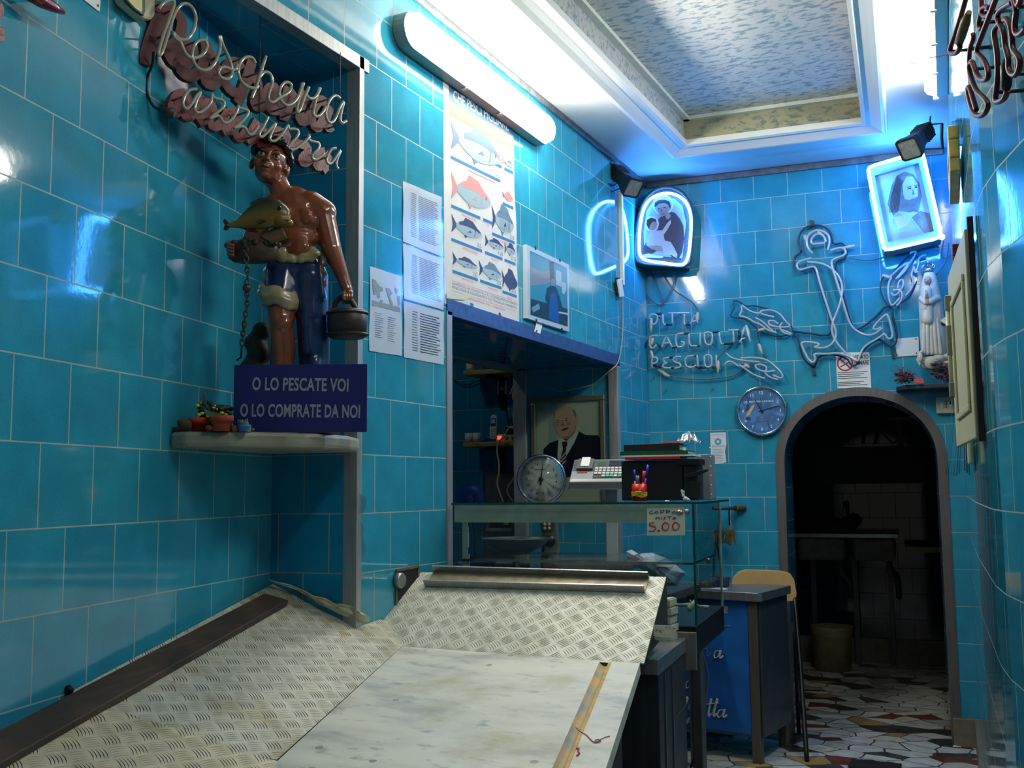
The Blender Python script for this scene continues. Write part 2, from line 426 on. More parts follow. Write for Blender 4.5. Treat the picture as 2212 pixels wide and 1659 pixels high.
# recess in the left wall: soffit, jambs, the store beyond
XB = -2.6
m = M()
m.quad([(-1.978, OP0, OPZ), (-1.978, OP1, OPZ), (XB, OP1, OPZ), (XB, OP0, OPZ)], [(0, 0), (1.968, 0), (1.968, 0.62), (0, 0.62)])
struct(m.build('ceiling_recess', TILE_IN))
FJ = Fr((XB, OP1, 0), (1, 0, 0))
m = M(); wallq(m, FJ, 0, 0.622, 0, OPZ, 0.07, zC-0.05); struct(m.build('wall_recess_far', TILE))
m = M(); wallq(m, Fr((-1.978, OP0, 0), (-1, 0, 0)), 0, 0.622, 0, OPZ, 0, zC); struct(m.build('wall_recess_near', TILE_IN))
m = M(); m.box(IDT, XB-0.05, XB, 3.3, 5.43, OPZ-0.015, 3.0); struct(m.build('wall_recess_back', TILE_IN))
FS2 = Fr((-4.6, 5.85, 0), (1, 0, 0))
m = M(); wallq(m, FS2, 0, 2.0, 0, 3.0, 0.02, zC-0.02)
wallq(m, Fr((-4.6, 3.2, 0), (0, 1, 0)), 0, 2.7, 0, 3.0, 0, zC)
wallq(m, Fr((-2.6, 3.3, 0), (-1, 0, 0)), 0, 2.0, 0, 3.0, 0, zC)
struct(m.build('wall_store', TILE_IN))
m = M(); m.quad([(-4.6, 3.2, 3.0), (XB, 3.2, 3.0), (XB, 5.9, 3.0), (-4.6, 5.9, 3.0)]); struct(m.build('ceiling_store', mat('store_ceiling', (120, 130, 136), 0.8)))
# frame of the recess
m = M()
m.box(FB, OP0-0.002, OP0+0.04, 0.3, OPZ+0.005, -0.05, 0.006)
struct(m.build('trim_3', FRAME, bevel=0.002))
BLUETRIM = mat('blue_painted_metal', (52, 84, 140), 0.45, 0.2, var=0.35, vs=30)
m = M(); m.box(FB, OP0, OP1+0.03, OPZ-0.012, OPZ+0.055, -0.045, 0.006); struct(m.build('trim_4', BLUETRIM, bevel=0.002))
m = M(); m.box(FB, OP1-0.02, OP1+0.022, 0.3, OPZ, -0.05, 0.006); struct(m.build('trim_5', FRAME, bevel=0.002))
m = M(); m.box(IDT, XB-0.03, XB+0.055, OP1-0.03, OP1+0.03, 0.3, OPZ-0.005); struct(m.build('trim_6', FRAME, bevel=0.004))
# far wall with the arch
UL, URR = FC.q(1693, 1000)[0], FC.q(2027, 997)[0]
vs = FC.q(1693, 1000)[1]; vt = FC.q(1870, 853)[1]; um = (UL+URR)/2; ra = (URR-UL)/2; rv = vt-vs
NA = 28
arch = [(um-ra*math.cos(math.pi*i/NA), vs+rv*math.sin(math.pi*i/NA)**0.92) for i in range(NA+1)]
uR = FC.q(2088, 1100)[0]+0.01; uLc = -1.986+0.0
m = M()
ub = (FB(5.99, 0)-FC.O).dot(FC.ex)
def cq(a, b, c, d): m.quad([FC(*p) for p in (a, b, c, d)], [(p[0]-sC, p[1]-zC) for p in (a, b, c, d)])
cq((ub, 0), (UL, 0), (UL, CEIL), (ub, CEIL)); cq((URR, 0), (uR, 0), (uR, CEIL), (URR, CEIL))
for a, b in zip(arch, arch[1:]): cq(a, b, (b[0], CEIL), (a[0], CEIL))
cq((UL, vs), (UL, vs), (UL, vs), (UL, vs)) if False else None
struct(m.build('wall_far', TILE))
full = [(UL, 0)]+arch+[(URR, 0)]
m = M(); L = 0
for a, b in zip(full, full[1:]):
    d = math.hypot(b[0]-a[0], b[1]-a[1])
    m.quad([FC(*a), FC(*b), FC(b[0], b[1], -0.5), FC(a[0], a[1], -0.5)], [(0, L), (0, L+d), (0.5, L+d), (0.5, L)]); L += d
struct(m.build('wall_arch_reveal', TILE_IN))
def offs(k):
    o = [(UL-k, 0)]
    o += [(um-(ra+k)*math.cos(math.pi*i/NA), vs+(rv+k)*math.sin(math.pi*i/NA)**0.92) for i in range(NA+1)]
    return o+[(URR+k, 0)]
m = M(); inn, out = offs(-0.004), offs(0.046)
for i in range(len(inn)-1):
    a, b, c, d = inn[i], inn[i+1], out[i+1], out[i]
    m.quad([FC(*p, 0.006) for p in (a, b, c, d)]); m.quad([FC(*d, 0.006), FC(*c, 0.006), FC(*c, 0), FC(*d, 0)])
    m.quad([FC(*a, 0.006), FC(*b, 0.006), FC(*b, -0.05), FC(*a, -0.05)])
ARCHM = steel_mat('worn_grey_angle', (104, 98, 96), 0.5, 0.4)
struct(m.build('trim_7', ARCHM))
# dim room behind the arch
FBK = Fr(FC(-2.6, 0, -2.62), FC.ex)
BKT = tile_mat('back_room_tile', (5, 42, 56), (6, 46, 60), (60, 68, 66))  # tile colour darkened to carry the dimness of the room
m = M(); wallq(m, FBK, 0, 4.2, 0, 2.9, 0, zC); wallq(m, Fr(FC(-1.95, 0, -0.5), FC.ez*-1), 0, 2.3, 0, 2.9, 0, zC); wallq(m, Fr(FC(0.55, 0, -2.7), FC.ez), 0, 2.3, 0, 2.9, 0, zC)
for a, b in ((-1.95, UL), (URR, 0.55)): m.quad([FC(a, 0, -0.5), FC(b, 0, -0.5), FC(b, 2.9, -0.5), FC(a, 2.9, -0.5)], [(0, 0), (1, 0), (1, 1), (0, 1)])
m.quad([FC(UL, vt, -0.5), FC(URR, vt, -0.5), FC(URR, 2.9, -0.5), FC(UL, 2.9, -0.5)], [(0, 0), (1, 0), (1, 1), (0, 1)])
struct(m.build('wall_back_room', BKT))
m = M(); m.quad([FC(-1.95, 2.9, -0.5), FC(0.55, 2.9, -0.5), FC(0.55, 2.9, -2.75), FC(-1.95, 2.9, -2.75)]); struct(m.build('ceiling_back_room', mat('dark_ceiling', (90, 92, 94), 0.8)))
SKIRT = mat('grey_marble_skirting', (118, 112, 98), 0.5, var=0.25)
m = M(); m.box(FBK, 0, 3.4, 0, 0.19, 0, 0.02); struct(m.build('baseboard_back_room', SKIRT))
m = M(); m.box(FC, URR+0.005, uR, 0, 0.15, 0, 0.03); struct(m.build('baseboard_far', SKIRT, bevel=0.003))
# right wall: straight far stretch, rounded bend, splayed near stretch
rp = [Vector(p+(0,)) for p in ((-0.20, 6.3), (-0.215, 6.12), (-0.11, 4.0), (-0.06, 3.2), (-0.044, 2.95), (-0.02, 2.74), (0.012, 2.58), (0.058, 2.41), (0.33, 1.4), (0.63, 0.2), (1.06, -1.5))]
rp[0] = rp[1]+(rp[1]-rp[2]).normalized()*0.12
m = M(); L = 0.05
for a, b in zip(rp, rp[1:]):
    d = (b-a).length
    m.quad([a, b, b+Vector((0, 0, CEIL)), a+Vector((0, 0, CEIL))], [(L, -zC), (L+d, -zC), (L+d, CEIL-zC), (L, CEIL-zC)]); L += d
struct(m.build('wall_right', TILE))
m = M()
off = [p+Vector((-0.02, 0, 0)) for p in rp]
for i in range(1, len(rp)-1):
    a, b = off[i], off[i+1]; c, d = rp[i+1], rp[i]
    m.quad([a, b, b+Vector((0, 0, .15)), a+Vector((0, 0, .15))]); m.quad([a+Vector((0, 0, .15)), b+Vector((0, 0, .15)), c+Vector((0, 0, .15)), d+Vector((0, 0, .15))])
struct(m.build('baseboard_right', SKIRT))
FRN = Fr((0.058, 2.41, 0), rp[9]-rp[7])
FRF = Fr((-0.215, 6.12, 0), rp[2]-rp[1])
# ceiling with a recessed tray
tl0, tl1, tr1, tr0 = Vector((-1.56, 0.4, 0)), Vector((-1.536, 5.39, 0)), Vector((-0.588, 5.485, 0)), Vector((-0.16, 0.4, 0))
Z = lambda p, z: Vector((p.x, p.y, z))
CEILM = mat('white_ceiling_paint', (196, 200, 200), 0.5, var=0.06, vs=6)
m = M()
A0, A1, B1, B0 = Vector((-2.4, -1.5, 0)), Vector((-2.4, 6.4, 0)), Vector((0.9, 6.4, 0)), Vector((1.3, -1.5, 0))
for q in ((A0, A1, tl1, tl0), (A1, B1, tr1, tl1), (B1, B0, tr0, tr1), (B0, A0, tl0, tr0)): m.quad([Z(p, CEIL) for p in q])
struct(m.build('ceiling', CEILM))
TZ = 3.473
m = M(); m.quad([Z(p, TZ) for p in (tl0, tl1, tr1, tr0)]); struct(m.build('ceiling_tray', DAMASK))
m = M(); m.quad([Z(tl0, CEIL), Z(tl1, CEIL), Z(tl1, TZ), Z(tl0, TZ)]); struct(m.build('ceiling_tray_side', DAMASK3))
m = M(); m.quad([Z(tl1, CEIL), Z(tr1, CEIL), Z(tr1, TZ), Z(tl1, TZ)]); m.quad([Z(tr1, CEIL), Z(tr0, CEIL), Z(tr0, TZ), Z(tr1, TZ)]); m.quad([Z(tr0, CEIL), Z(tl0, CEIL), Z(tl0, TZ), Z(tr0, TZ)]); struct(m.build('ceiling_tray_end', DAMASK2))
def ring(prof, name, mt):
    """moulding swept round the tray opening; prof = (outward, down) pairs"""
    cen = (tl0+tl1+tr0+tr1)/4; cs = [tl0, tl1, tr1, tr0]
    rows = []
    for o, dn in prof:
        row = []
        for i, p in enumerate(cs):
            e1 = (cs[i]-cs[i-1]).normalized(); e2 = (cs[(i+1) % 4]-cs[i]).normalized()
            n1 = Vector((-e1.y, e1.x, 0)); n2 = Vector((-e2.y, e2.x, 0))
            nn = (n1+n2); nn = nn/(1+n1.dot(n2)); row.append(p+nn*o+Vector((0, 0, CEIL-dn)))
        rows.append(row)
    m = M()
    for r0, r1 in zip(rows, rows[1:]):
        for i in range(4): m.quad([r0[i], r0[(i+1) % 4], r1[(i+1) % 4], r1[i]])
    return struct(m.build(name, mt))
MOULD = mat('white_moulding', (206, 208, 206), 0.4)
ring([(-0.012, -0.02), (-0.012, 0.012), (0.006, 0.018), (0.012, 0.010), (0.03, 0.014), (0.06, 0.028), (0.085, 0.042), (0.10, 0.044), (0.104, 0.036), (0.112, 0.032), (0.116, 0.0)], 'trim_8', MOULD)
m = M()
for a, b in ((tl0, tl1), (tl1, tr1)):
    e = (b-a).normalized(); nn = Vector((e.y, -e.x, 0))
    T = lambda x, y, z, a=a, e=e, nn=nn: a+e*x+nn*y+Vector((0, 0, z))
    m.box(T, 0, (b-a).length, 0.0, 0.035, TZ-0.02, TZ-0.0005)
struct(m.build('trim_9', mat('pale_strip', (214, 216, 204), 0.5, var=0.12)))
# pipe-like trim where walls meet the ceiling
GREY = mat('dirty_grey_trim', (104, 108, 112), 0.5, 0.2, var=0.4)
m = M(); m.box(FB, 1.6, 5.98, CEIL-0.028, CEIL-0.001, 0.0, 0.022); struct(m.build('trim_10', GREY, bevel=0.006))
m = M(); m.box(FC, ub+0.02, uR-0.03, CEIL-0.04, CEIL-0.001, 0.0, 0.022); struct(m.build('trim_11', GREY, bevel=0.006))

# ================================================================ LAMPS
LAMPCOL = (1.0, 0.955, 0.83)
def bulkhead(name, label, F, u0, u1, v, dv, w0, w1, strength, cat='lamp'):
    t = thing(name, label, cat, F((u0+u1)/2, v-dv, 0))
    def outline(k, n=10):
        r = dv-k; p = []
        for i in range(n+1): a = math.pi/2+math.pi*i/n; p.append((u0+dv+r*math.cos(a), v+r*math.sin(a)))
        for i in range(n+1): a = -math.pi/2+math.pi*i/n; p.append((u1-dv+r*math.cos(a), v+r*math.sin(a)))
        return p
    M().prism(F, outline(0.0), 0.0, w0).build('housing', mat('lamp_housing', (120, 128, 124), 0.4), t, bevel=0.004)
    m = M(); lays = [(0.010, w0), (0.008, w0+(w1-w0)*0.35), (0.016, w0+(w1-w0)*0.75), (0.034, w1)]
    prev = None
    for k, w_ in lays:
        o = outline(k); b = len(m.v); m.v += [F(x, y, w_) for x, y in o]; n = len(o)
        if prev is not None:
            for i in range(n): m.face([prev+i, prev+(i+1) % n, b+(i+1) % n, b+i], True)
        prev = b
    m.face([prev+i for i in range(n)], True)
    m.build('diffuser', emit('lit_diffuser%.2f' % strength, LAMPCOL, strength), t)
    return t
u0, u1 = FB.q(876, 60, 0.06)[0], FB.q(1198, 280, 0.08)[0]
va = FB.q(900, 56, 0.09)[1]; vb = FB.q(1180, 267, 0.09)[1]
t = bulkhead('fluorescent_lamp', 'long lit white fluorescent lamp above the fish poster', FB, u0, u1, (va+vb)/2, 0.072, 0.055, 0.10, LAMP)
for k in (0.36, 0.6):
    uu = u0+(u1-u0)*k; M().box(FB, uu, uu+0.025, (va+vb)/2-0.076, (va+vb)/2-0.058, 0.03, 0.06).build('clip', mat('clip_metal', (190, 190, 176), 0.4, 0.3), t)
# lamp high on the right wall
ue, vz = FRF.q(2049, 236, 0.0)
ua = ue+1.32
t = bulkhead('fluorescent_tube_lamp', 'lit white fluorescent lamp high on the wall beside the ceiling tray, above a black floodlight', FRF, ue+0.13, ua+.13, vz+0.075, 0.075, 0.05, 0.10, TUBE_R)
for k in (0.12, 0.36, 0.6, 0.84):
    uu = ue+(ua-ue)*k; M().box(FRF, uu, uu+0.02, vz-0.004, vz+0.012, 0.04, 0.065).build('clip', mat('clip_metal', (190, 190, 176), 0.4, 0.3), t)
# unseen twin added over the entrance, standing in for front light
bulkhead('fluorescent_tube_lamp', 'unseen fluorescent lamp added high on the splayed entrance wall for front light', FRN, 0.05, 1.37, vz+0.09, 0.075, 0.05, 0.10, TUBE_N)
t = thing('store_fill_lamp', 'small round unseen ceiling lamp added to brighten the store behind the recess', 'lamp', (-3.3, 4.7, 2.93))  # added lamp, out of sight, to brighten the dark store
M().lathe(lambda x, y, z: Vector((-3.3+x, 4.7+y, 2.999-z)), [(0, .0), (.12, .0), (.12, .02), (0, .02)], 20).build('base', WHITE, t)
M().lathe(lambda x, y, z: Vector((-3.3+x, 4.7+y, 2.999-z)), [(.11, .0205), (.10, .05), (.06, .07), (0, .075)], 20).build('diffuser', emit('store_fill_light', LAMPCOL, 14.0), t)
# loose wire with a hook under the ceiling
Fw = VF(1975, 100, 4.3)
p = [Fw.P(*Fw.q(x, y)) for x, y in cr(1659, 0, [(1225, -40), (1220, 60), (1190, 130), (1200, 210), (1290, 258)])]
tag(M().tube(p, 0.0012, 5, smoothpath=2).build('hanging_wire', mat('thin_wire', (120, 110, 108), 0.5)), 'thin loose wire dangling from the bright ceiling beside the lamp', 'wire')
p = [Fw.P(*Fw.q(x, y)) for x, y in cr(1659, 0, [(1305, 415), (1250, 480), (1232, 530), (1245, 552), (1300, 540)])]
tag(M().tube(p, [0.0012]*6+[0.004]*6, 5, smoothpath=2).build('wire_hook', mat('thin_wire', (120, 110, 108), 0.5)), 'small bent wire hook hanging under the lit ceiling', 'hook')

# black floodlights in the two far corners
def floodlight(name, label, Fp, cpx, back, ftip, bracket, cable):
    """Fp: upright plane at its depth; back, ftip: (px, py, towards the room) of the two ends of the body axis"""
    t = thing(name, label, 'floodlight', Fp.Q(*cpx))
    b, f = Fp.Q(*back[:2], dw=back[2]), Fp.Q(*ftip[:2], dw=ftip[2]); ax = (f-b).normalized()
    e1 = ax.cross(Vector((0, 0, 1))).normalized(); e2 = e1.cross(ax)
    sq = [(x*.052, y*.052) for x, y in ((-1, -.8), (-.8, -1), (.8, -1), (1, -.8), (1, .8), (.8, 1), (-.8, 1), (-1, .8))]; n = len(sq)
    m = M(); pv = None; L_ = (f-b).length
    for k, sc_ in ((0.0, .55), (.08, .68), (.55, .72), (.68, .82), (.86, 1.06), (1.0, 1.12), (1.0, .96), (.97, .94)):
        bi = len(m.v); m.v += [b+ax*L_*k+(e1*x+e2*y)*sc_ for x, y in sq]
        if pv is not None:
            for i in range(n): m.face([pv+i, pv+(i+1) % n, bi+(i+1) % n, bi+i])
        else: m.face([bi+i for i in range(n)][::-1])
        pv = bi
    m.build('body', mat('lamp_black', (24, 23, 25), .4), t)
    m = M(); m.v = [f-ax*.006+(e1*x+e2*y)*.95 for x, y in sq]; m.face(list(range(n))); m.build('lens', mat('flood_glass', (112, 116, 112), 0.25, 0.0, var=0.3, vs=60), t)
    m = M()
    for k in range(5): m.box(lambda x, y, z: b+ax*(x+L_*.12)+e1*y+e2*z, k*.018, k*.018+.006, -.040, .040, -.040, .040)
    m.build('cooling_fin', mat('lamp_black', (24, 23, 25), .4), t)
    m = M()
    for q in bracket: m.tube([Fp.Q(x, y, dw=ww) for x, y, ww in q], 0.010, 4, flat=0.4)
    m.build('bracket', BLACK, t)
    M().tube([Fp.Q(x, y, dw=ww) for x, y, ww in cable], 0.004, 6, smoothpath=2).build('cable', DARK, t)
    return t
floodlight('corner_floodlight', 'black floodlight in the corner beside the arched saint picture', VF(1345, 395, 5.85), (1335, 390), (1326, 358, -.05), (1365, 418, .10),
           [[(1342, 365, 0.0), (1289, 376, -.03), (1290, 383, -.03), (1312, 415, -.03), (1342, 408, .02)]], [(1324, 355, 0), (1305, 350, 0.02), (1303, 375, 0.03), (1308, 395, 0.03), (1322, 405, 0.02), (1334, 395, 0)])
floodlight('wall_floodlight', 'black floodlight on the bracket above the portrait in a square blue neon frame', VF(1980, 300, 5.2), (1990, 300), (2012, 270, -.04), (1951, 333, .075),
           [[(1985, 275, 0.03), (2040, 262, -0.03), (2043, 290, -0.05), (2041, 318, -0.03), (2000, 322, 0.0)]], [(2010, 252, 0.0), (2004, 262, 0.03), (2002, 272, 0.04)])

# ================================================================ THE BAY: statue, sign, shelf
SZ = 1.58
# half-round marble shelf
pe = [FA(FA.q(365, 970)[0], 0), Vector((-2.10, 2.18, 0)), Vector((-2.0, 2.25, 0)), Vector((-1.90, 2.37, 0)), Vector((-1.85, 2.50, 0)), Vector((-1.865, 2.65, 0)), Vector((-1.93, 2.80, 0)), Vector((-1.99, 2.838, 0)), Vector((-2.29, 2.80, 0))]
pl_ = [(v.x, v.y) for v in pe]
m = M().prism(IDT, pl_, SZ-0.045, SZ)
tag(m.build('marble_shelf', mat('shelf_marble', (150, 148, 132), 0.4, var=0.3, vs=9), bevel=0.012), 'half-round grey marble wall shelf carrying the fisherman statue', 'shelf')
# blue sign board
Fs = VF(650, 862, 3.02)
u0, v0 = Fs.q(503, 936); u1, v1 = Fs.q(793, 786); v0 = SZ+0.0005-Fs.O.z
t = thing('slogan_sign', 'dark blue board with pale capital letters leaning before the fisherman statue', 'sign', Fs((u0+u1)/2, v0))
M().box(Fs, u0, u1, v0, v1, -0.008, 0.0).build('board', mat('navy_board', (18, 30, 104), 0.45, var=0.1), t, bevel=0.001)
m = M()
def fit_text(m, F, body, pa, pb, hpx_top, w, **kw):
    """one line of lettering from pixel pa (left end of base line) to pb (right end), capital height up to pixel row hpx_top"""
    a, b = F.q(*pa, w), F.q(*pb, w); ch = abs(F.q(pa[0], hpx_top, w)[1]-a[1])
    cu = bpy.data.curves.new('t', 'FONT'); cu.body = body; cu.size = 1; cu.offset = kw.get('bold', 0); cu.space_character = kw.get('sp', 1)
    o = bpy.data.objects.new('t', cu); C.objects.link(o); bpy.context.view_layer.update(); W = o.dimensions.x
    bpy.data.objects.remove(o); bpy.data.curves.remove(cu)
    d = Vector((b[0]-a[0], b[1]-a[1])); sz = ch/0.70; L_ = d.length; xs = L_/(W*sz) if W > 0 else 1
    e = d/L_; nn = Vector((-e.y, e.x))
    m.text(body, sz, lambda x, y, z: F(a[0]+e.x*x+nn.x*y, a[1]+e.y*x+nn.y*y, w), xs=xs, bold=kw.get('bold', 0)*sz, sp=kw.get('sp', 1), shear=kw.get('shear', 0))
SIGNW = mat('pale_sign_paint', (150, 156, 170), 0.5)
fit_text(m, Fs, 'O LO PESCATE VOI', (544, 842), (752, 845), 815, 0.0012, bold=0.025, sp=1.05)
fit_text(m, Fs, 'O LO COMPRATE DA NOI', (518, 899), (777, 902), 872, 0.0012, bold=0.025, sp=1.05)
m.build('lettering', SIGNW, t)

# ---- painted fisherman statue: one remeshed body, clothes and hair as parts
Fm = VF(640, 930, 3.12); K = 3.12/FPX
def sp_(px, py, w=0): return Fm.Q(px, py, w)
SKIN = mat('painted_skin', (134, 74, 46), 0.22, var=0.25, vs=14, coat=0.5)
def sculpt(name, m, mt, parent, vox=0.006, sm=6, fac=0.5):
    o = m.build(name, mt, parent)
    r = o.modifiers.new('r', 'REMESH'); r.mode = 'VOXEL'; r.voxel_size = vox; r.use_smooth_shade = True
    s = o.modifiers.new('s', 'SMOOTH'); s.iterations = sm; s.factor = fac
    return o
zoff = SZ-Fm.Q(640, 938, 0).z
st = thing('fisherman_statue', 'painted plaster statue of a bare-chested fisherman boy on the marble shelf', 'statue', (Fm.O.x, Fm.O.y, SZ))
b = M()
tor = [((640, 575, 0.0), 0.064, 0.050), ((641, 545, 0.005), 0.064, 0.049), ((640, 515, 0.01), 0.072, 0.052), ((638, 480, 0.012), 0.082, 0.057), ((634, 452, 0.008), 0.084, 0.052), ((630, 432, 0.0), 0.070, 0.043)]
for (p, rx, ry) in tor:
    b.ball(sp_(*p), rx, ry, 0.045, 14, R=Matrix.Rotation(YAW, 3, 'Z'))
b.cap(sp_(612, 425, 0), sp_(598, 392, 0.008), 0.040, 0.033)
# chest muscles, belly
b.ball(sp_(610, 462, 0.05), 0.032, 0.018, 0.028); b.ball(sp_(655, 468, 0.05), 0.034, 0.018, 0.028); b.ball(sp_(640, 535, 0.035), 0.05, 0.028, 0.04)
# image-right arm, hanging to the bucket
b.cap(sp_(672, 442, 0), sp_(700, 458, 0), 0.045, 0.040); b.cap(sp_(695, 455, 0), sp_(716, 540, 0.0), 0.041, 0.033)
b.cap(sp_(716, 540, 0), sp_(741, 602, 0.03), 0.033, 0.020); b.cap(sp_(741, 602, 0.03), sp_(749, 624, 0.035), 0.020, 0.018)
b.ball(sp_(752, 633, 0.038), 0.018, 0.016, 0.020)
# image-left arm, bent round the basket
b.cap(sp_(595, 445, 0), sp_(568, 462, 0), 0.044, 0.038); b.cap(sp_(568, 462, -0.005), sp_(540, 530, 0.0), 0.038, 0.031); b.cap(sp_(540, 530, 0.0), sp_(510, 536, 0.10), 0.031, 0.022)
b.ball(sp_(504, 535, 0.12), 0.022, 0.02, 0.020)
# bare leg with knee and calf, foot
b.cap(sp_(608, 600, 0.0), sp_(607, 690, 0.03), 0.058, 0.043); b.ball(sp_(609, 700, 0.045), 0.036, 0.03, 0.036)
b.cap(sp_(607, 702, 0.03), sp_(610, 760, 0.015), 0.040, 0.042); b.cap(sp_(610, 760, 0.015), sp_(610, 890, 0.01), 0.041, 0.026)
b.cap(sp_(610, 915, 0.0), sp_(606, 922, 0.045), 0.027, 0.020)
# head: skull, jaw, cheeks, nose, lips, ears
RH = Matrix.Rotation(0.60, 3, 'Z') @ Matrix.Rotation(-0.10, 3, 'X') @ Matrix.Rotation(0.20, 3, 'Y')
HC = sp_(583, 354, 0.03)
def hd(x, y, z): return HC+RH @ Vector((x, -y, z))
def hb(x, y, z, rx, ry, rz, n=14): b.ball(hd(x, y, z), rx, ry, rz, n, R=RH)
hb(0, -0.010, 0.016, 0.053, 0.060, 0.056); hb(0, 0.012, -0.022, 0.043, 0.044, 0.050); hb(0, 0.034, -0.054, 0.020, 0.018, 0.016)
hb(-0.026, 0.036, -0.018, 0.017, 0.013, 0.015); hb(0.026, 0.036, -0.018, 0.017, 0.013, 0.015); hb(0, 0.049, 0.022, 0.036, 0.010, 0.010)
hb(0, 0.056, 0.002, 0.0065, 0.010, 0.018); hb(0, 0.064, -0.010, 0.010, 0.009, 0.007); hb(0, 0.054, -0.026, 0.015, 0.008, 0.004); hb(0, 0.051, -0.042, 0.013, 0.008, 0.0045)
for sx in (-1, 1): hb(sx*0.056, -0.012, -0.008, 0.008, 0.014, 0.021)
b.cap(sp_(598, 392, 0.008), hd(0, -0.01, -0.03), 0.033, 0.036)
sculpt('body', b, SKIN, st, 0.0042, 3)
# fingers round the handle: four, plus the thumb
m = M()
for k in range(4):
    a = 742+k*5.2; m.tube([sp_(a, 634, 0.055-k*0.004), sp_(a+1, 643, 0.062-k*0.004), sp_(a+1, 652, 0.052-k*0.004), sp_(a, 654, 0.036)], [0.0065, 0.006, 0.0055, 0.005], 7, smoothpath=1)
m.tube([sp_(744, 630, 0.05), sp_(740, 640, 0.058), sp_(745, 650, 0.064)], [0.007, 0.006, 0.005], 7, smoothpath=1)
m.build('hand', SKIN, st); m = M()
for k in range(4): m.tube([sp_(496+k*1.5, 524+k*7, 0.13), sp_(490+k, 526+k*7, 0.145), sp_(496, 529+k*7, 0.158), sp_(506, 530+k*7, 0.16)], [0.007, 0.0065, 0.006, 0.005], 7, smoothpath=1)
m.build('hand', SKIN, st)
for sx in (-1, 1):
    eye = M().ball(hd(sx*0.023, 0.0455, 0.008), 0.0125, 0.008, 0.0085, 12, R=RH).build('eye', mat('painted_eye_white', (176, 160, 128), 0.2), st)
    M().ball(hd(sx*0.023, 0.0515, 0.0085), 0.0055, 0.0035, 0.006, 10, R=RH).build('pupil', mat('painted_pupil', (26, 20, 16), 0.2), eye)
for sx in (-1, 1):
    m = M(); m.tube([hd(sx*0.010, 0.0565, 0.021), hd(sx*0.022, 0.056, 0.027), hd(sx*0.038, 0.045, 0.021)], [0.0016, 0.0022, 0.0014], 6, smoothpath=1); m.build('eyebrow', mat('painted_black', (20, 16, 14), 0.25), st)
    m = M(); m.tube([hd(sx*0.010, 0.052, 0.0105), hd(sx*0.022, 0.0535, 0.017), hd(sx*0.035, 0.046, 0.0095)], 0.0013, 6, smoothpath=1); m.build('eyelid', mat('painted_black', (20, 16, 14), 0.25), st)
m = M(); m.ball(hd(0, 0.0535, -0.0335), 0.0125, 0.006, 0.0055, 12, R=RH); mo = m.build('mouth', mat('painted_mouth', (70, 18, 14), 0.3), st)
M().ball(hd(0, 0.057, -0.0305), 0.009, 0.0035, 0.0022, 10, R=RH).build('teeth', mat('painted_teeth', (190, 176, 150), 0.3), mo)
h = M(); rnd = random.Random(3)
for i in range(90):
    a = rnd.uniform(-2.9, 2.9); e = rnd.uniform(0.05, 1.5)
    x, y, z = math.sin(a)*math.cos(e), math.cos(a)*math.cos(e), math.sin(e)
    if y > 0.35 and z < 0.72: continue
    h.ball(hd(x*0.056, y*0.060-0.014, z*0.060+0.018), 0.016, 0.016, 0.013, 8)
for x, y, z in ((-0.045, 0.03, 0.055), (-0.03, 0.045, 0.062), (-0.012, 0.048, 0.066), (0.01, 0.046, 0.066), (0.03, 0.040, 0.062), (0.047, 0.022, 0.05), (-0.054, 0.012, 0.035), (0.055, 0.0, 0.03)): h.ball(hd(x, y, z), 0.016, 0.014, 0.012, 8)
h.ball(hd(0, -0.03, 0.02), 0.057, 0.046, 0.056, 14, R=RH)
sculpt('hair', h, mat('painted_black_hair', (22, 18, 18), 0.25, coat=0.4), st, 0.004, 1)
# blue trousers: one leg rolled above the knee, the other long
DENIM = mat('painted_blue_cloth', (24, 46, 92), 0.25, var=0.35, vs=26, coat=0.4, bump=0.25, bs=22)
b = M()
b.ball(sp_(638, 588, 0.0), 0.076, 0.058, 0.05, 16, R=Matrix.Rotation(YAW, 3, 'Z')); b.ball(sp_(640, 566, 0.0), 0.073, 0.056, 0.032, 16, R=Matrix.Rotation(YAW, 3, 'Z'))
b.cap(sp_(612, 595, 0.0), sp_(606, 642, 0.022), 0.066, 0.060)
b.cap(sp_(668, 600, 0.0), sp_(676, 700, 0.0), 0.062, 0.050); b.cap(sp_(676, 700, 0), sp_(685, 900, -0.02), 0.052, 0.046)
b.cap(sp_(680, 780, 0.03), sp_(690, 905, 0.02), 0.02, 0.035); b.cap(sp_(660, 640, 0.04), sp_(668, 760, 0.035), 0.018, 0.022)
for (xa, ya, xb, yb) in ((650, 575, 655, 640), (690, 570, 696, 640), (670, 580, 676, 680), (620, 580, 600, 620)): b.cap(sp_(xa, ya, 0.046), sp_(xb, yb, 0.045), 0.008, 0.012)
sculpt('trousers', b, DENIM, st, 0.0055, 4)
CLOTH = mat('painted_cream_cloth', (164, 152, 116), 0.3, var=0.3, vs=30, coat=0.3)
m = M()
def cuff(c, r, th, tilt=0.0, n=22):
    p = [c+Vector((r*math.cos(2*math.pi*i/n)*cyw, r*math.cos(2*math.pi*i/n)*syw, 0))+Vector((syw, -cyw, 0))*(r*0.85*math.sin(2*math.pi*i/n))+Vector((0, 0, tilt*math.cos(2*math.pi*i/n)+0.006*math.sin(5*2*math.pi*i/n))) for i in range(n)]
    m.tube(p, th, 8, closed=True)
cuff(sp_(605, 634, 0.022), 0.052, 0.016, -0.012); cuff(sp_(604, 648, 0.024), 0.054, 0.018, -0.014); cuff(sp_(605, 658, 0.024), 0.052, 0.014, -0.012)
sculpt('cuff', m, CLOTH, st, 0.005, 3)
m = M()
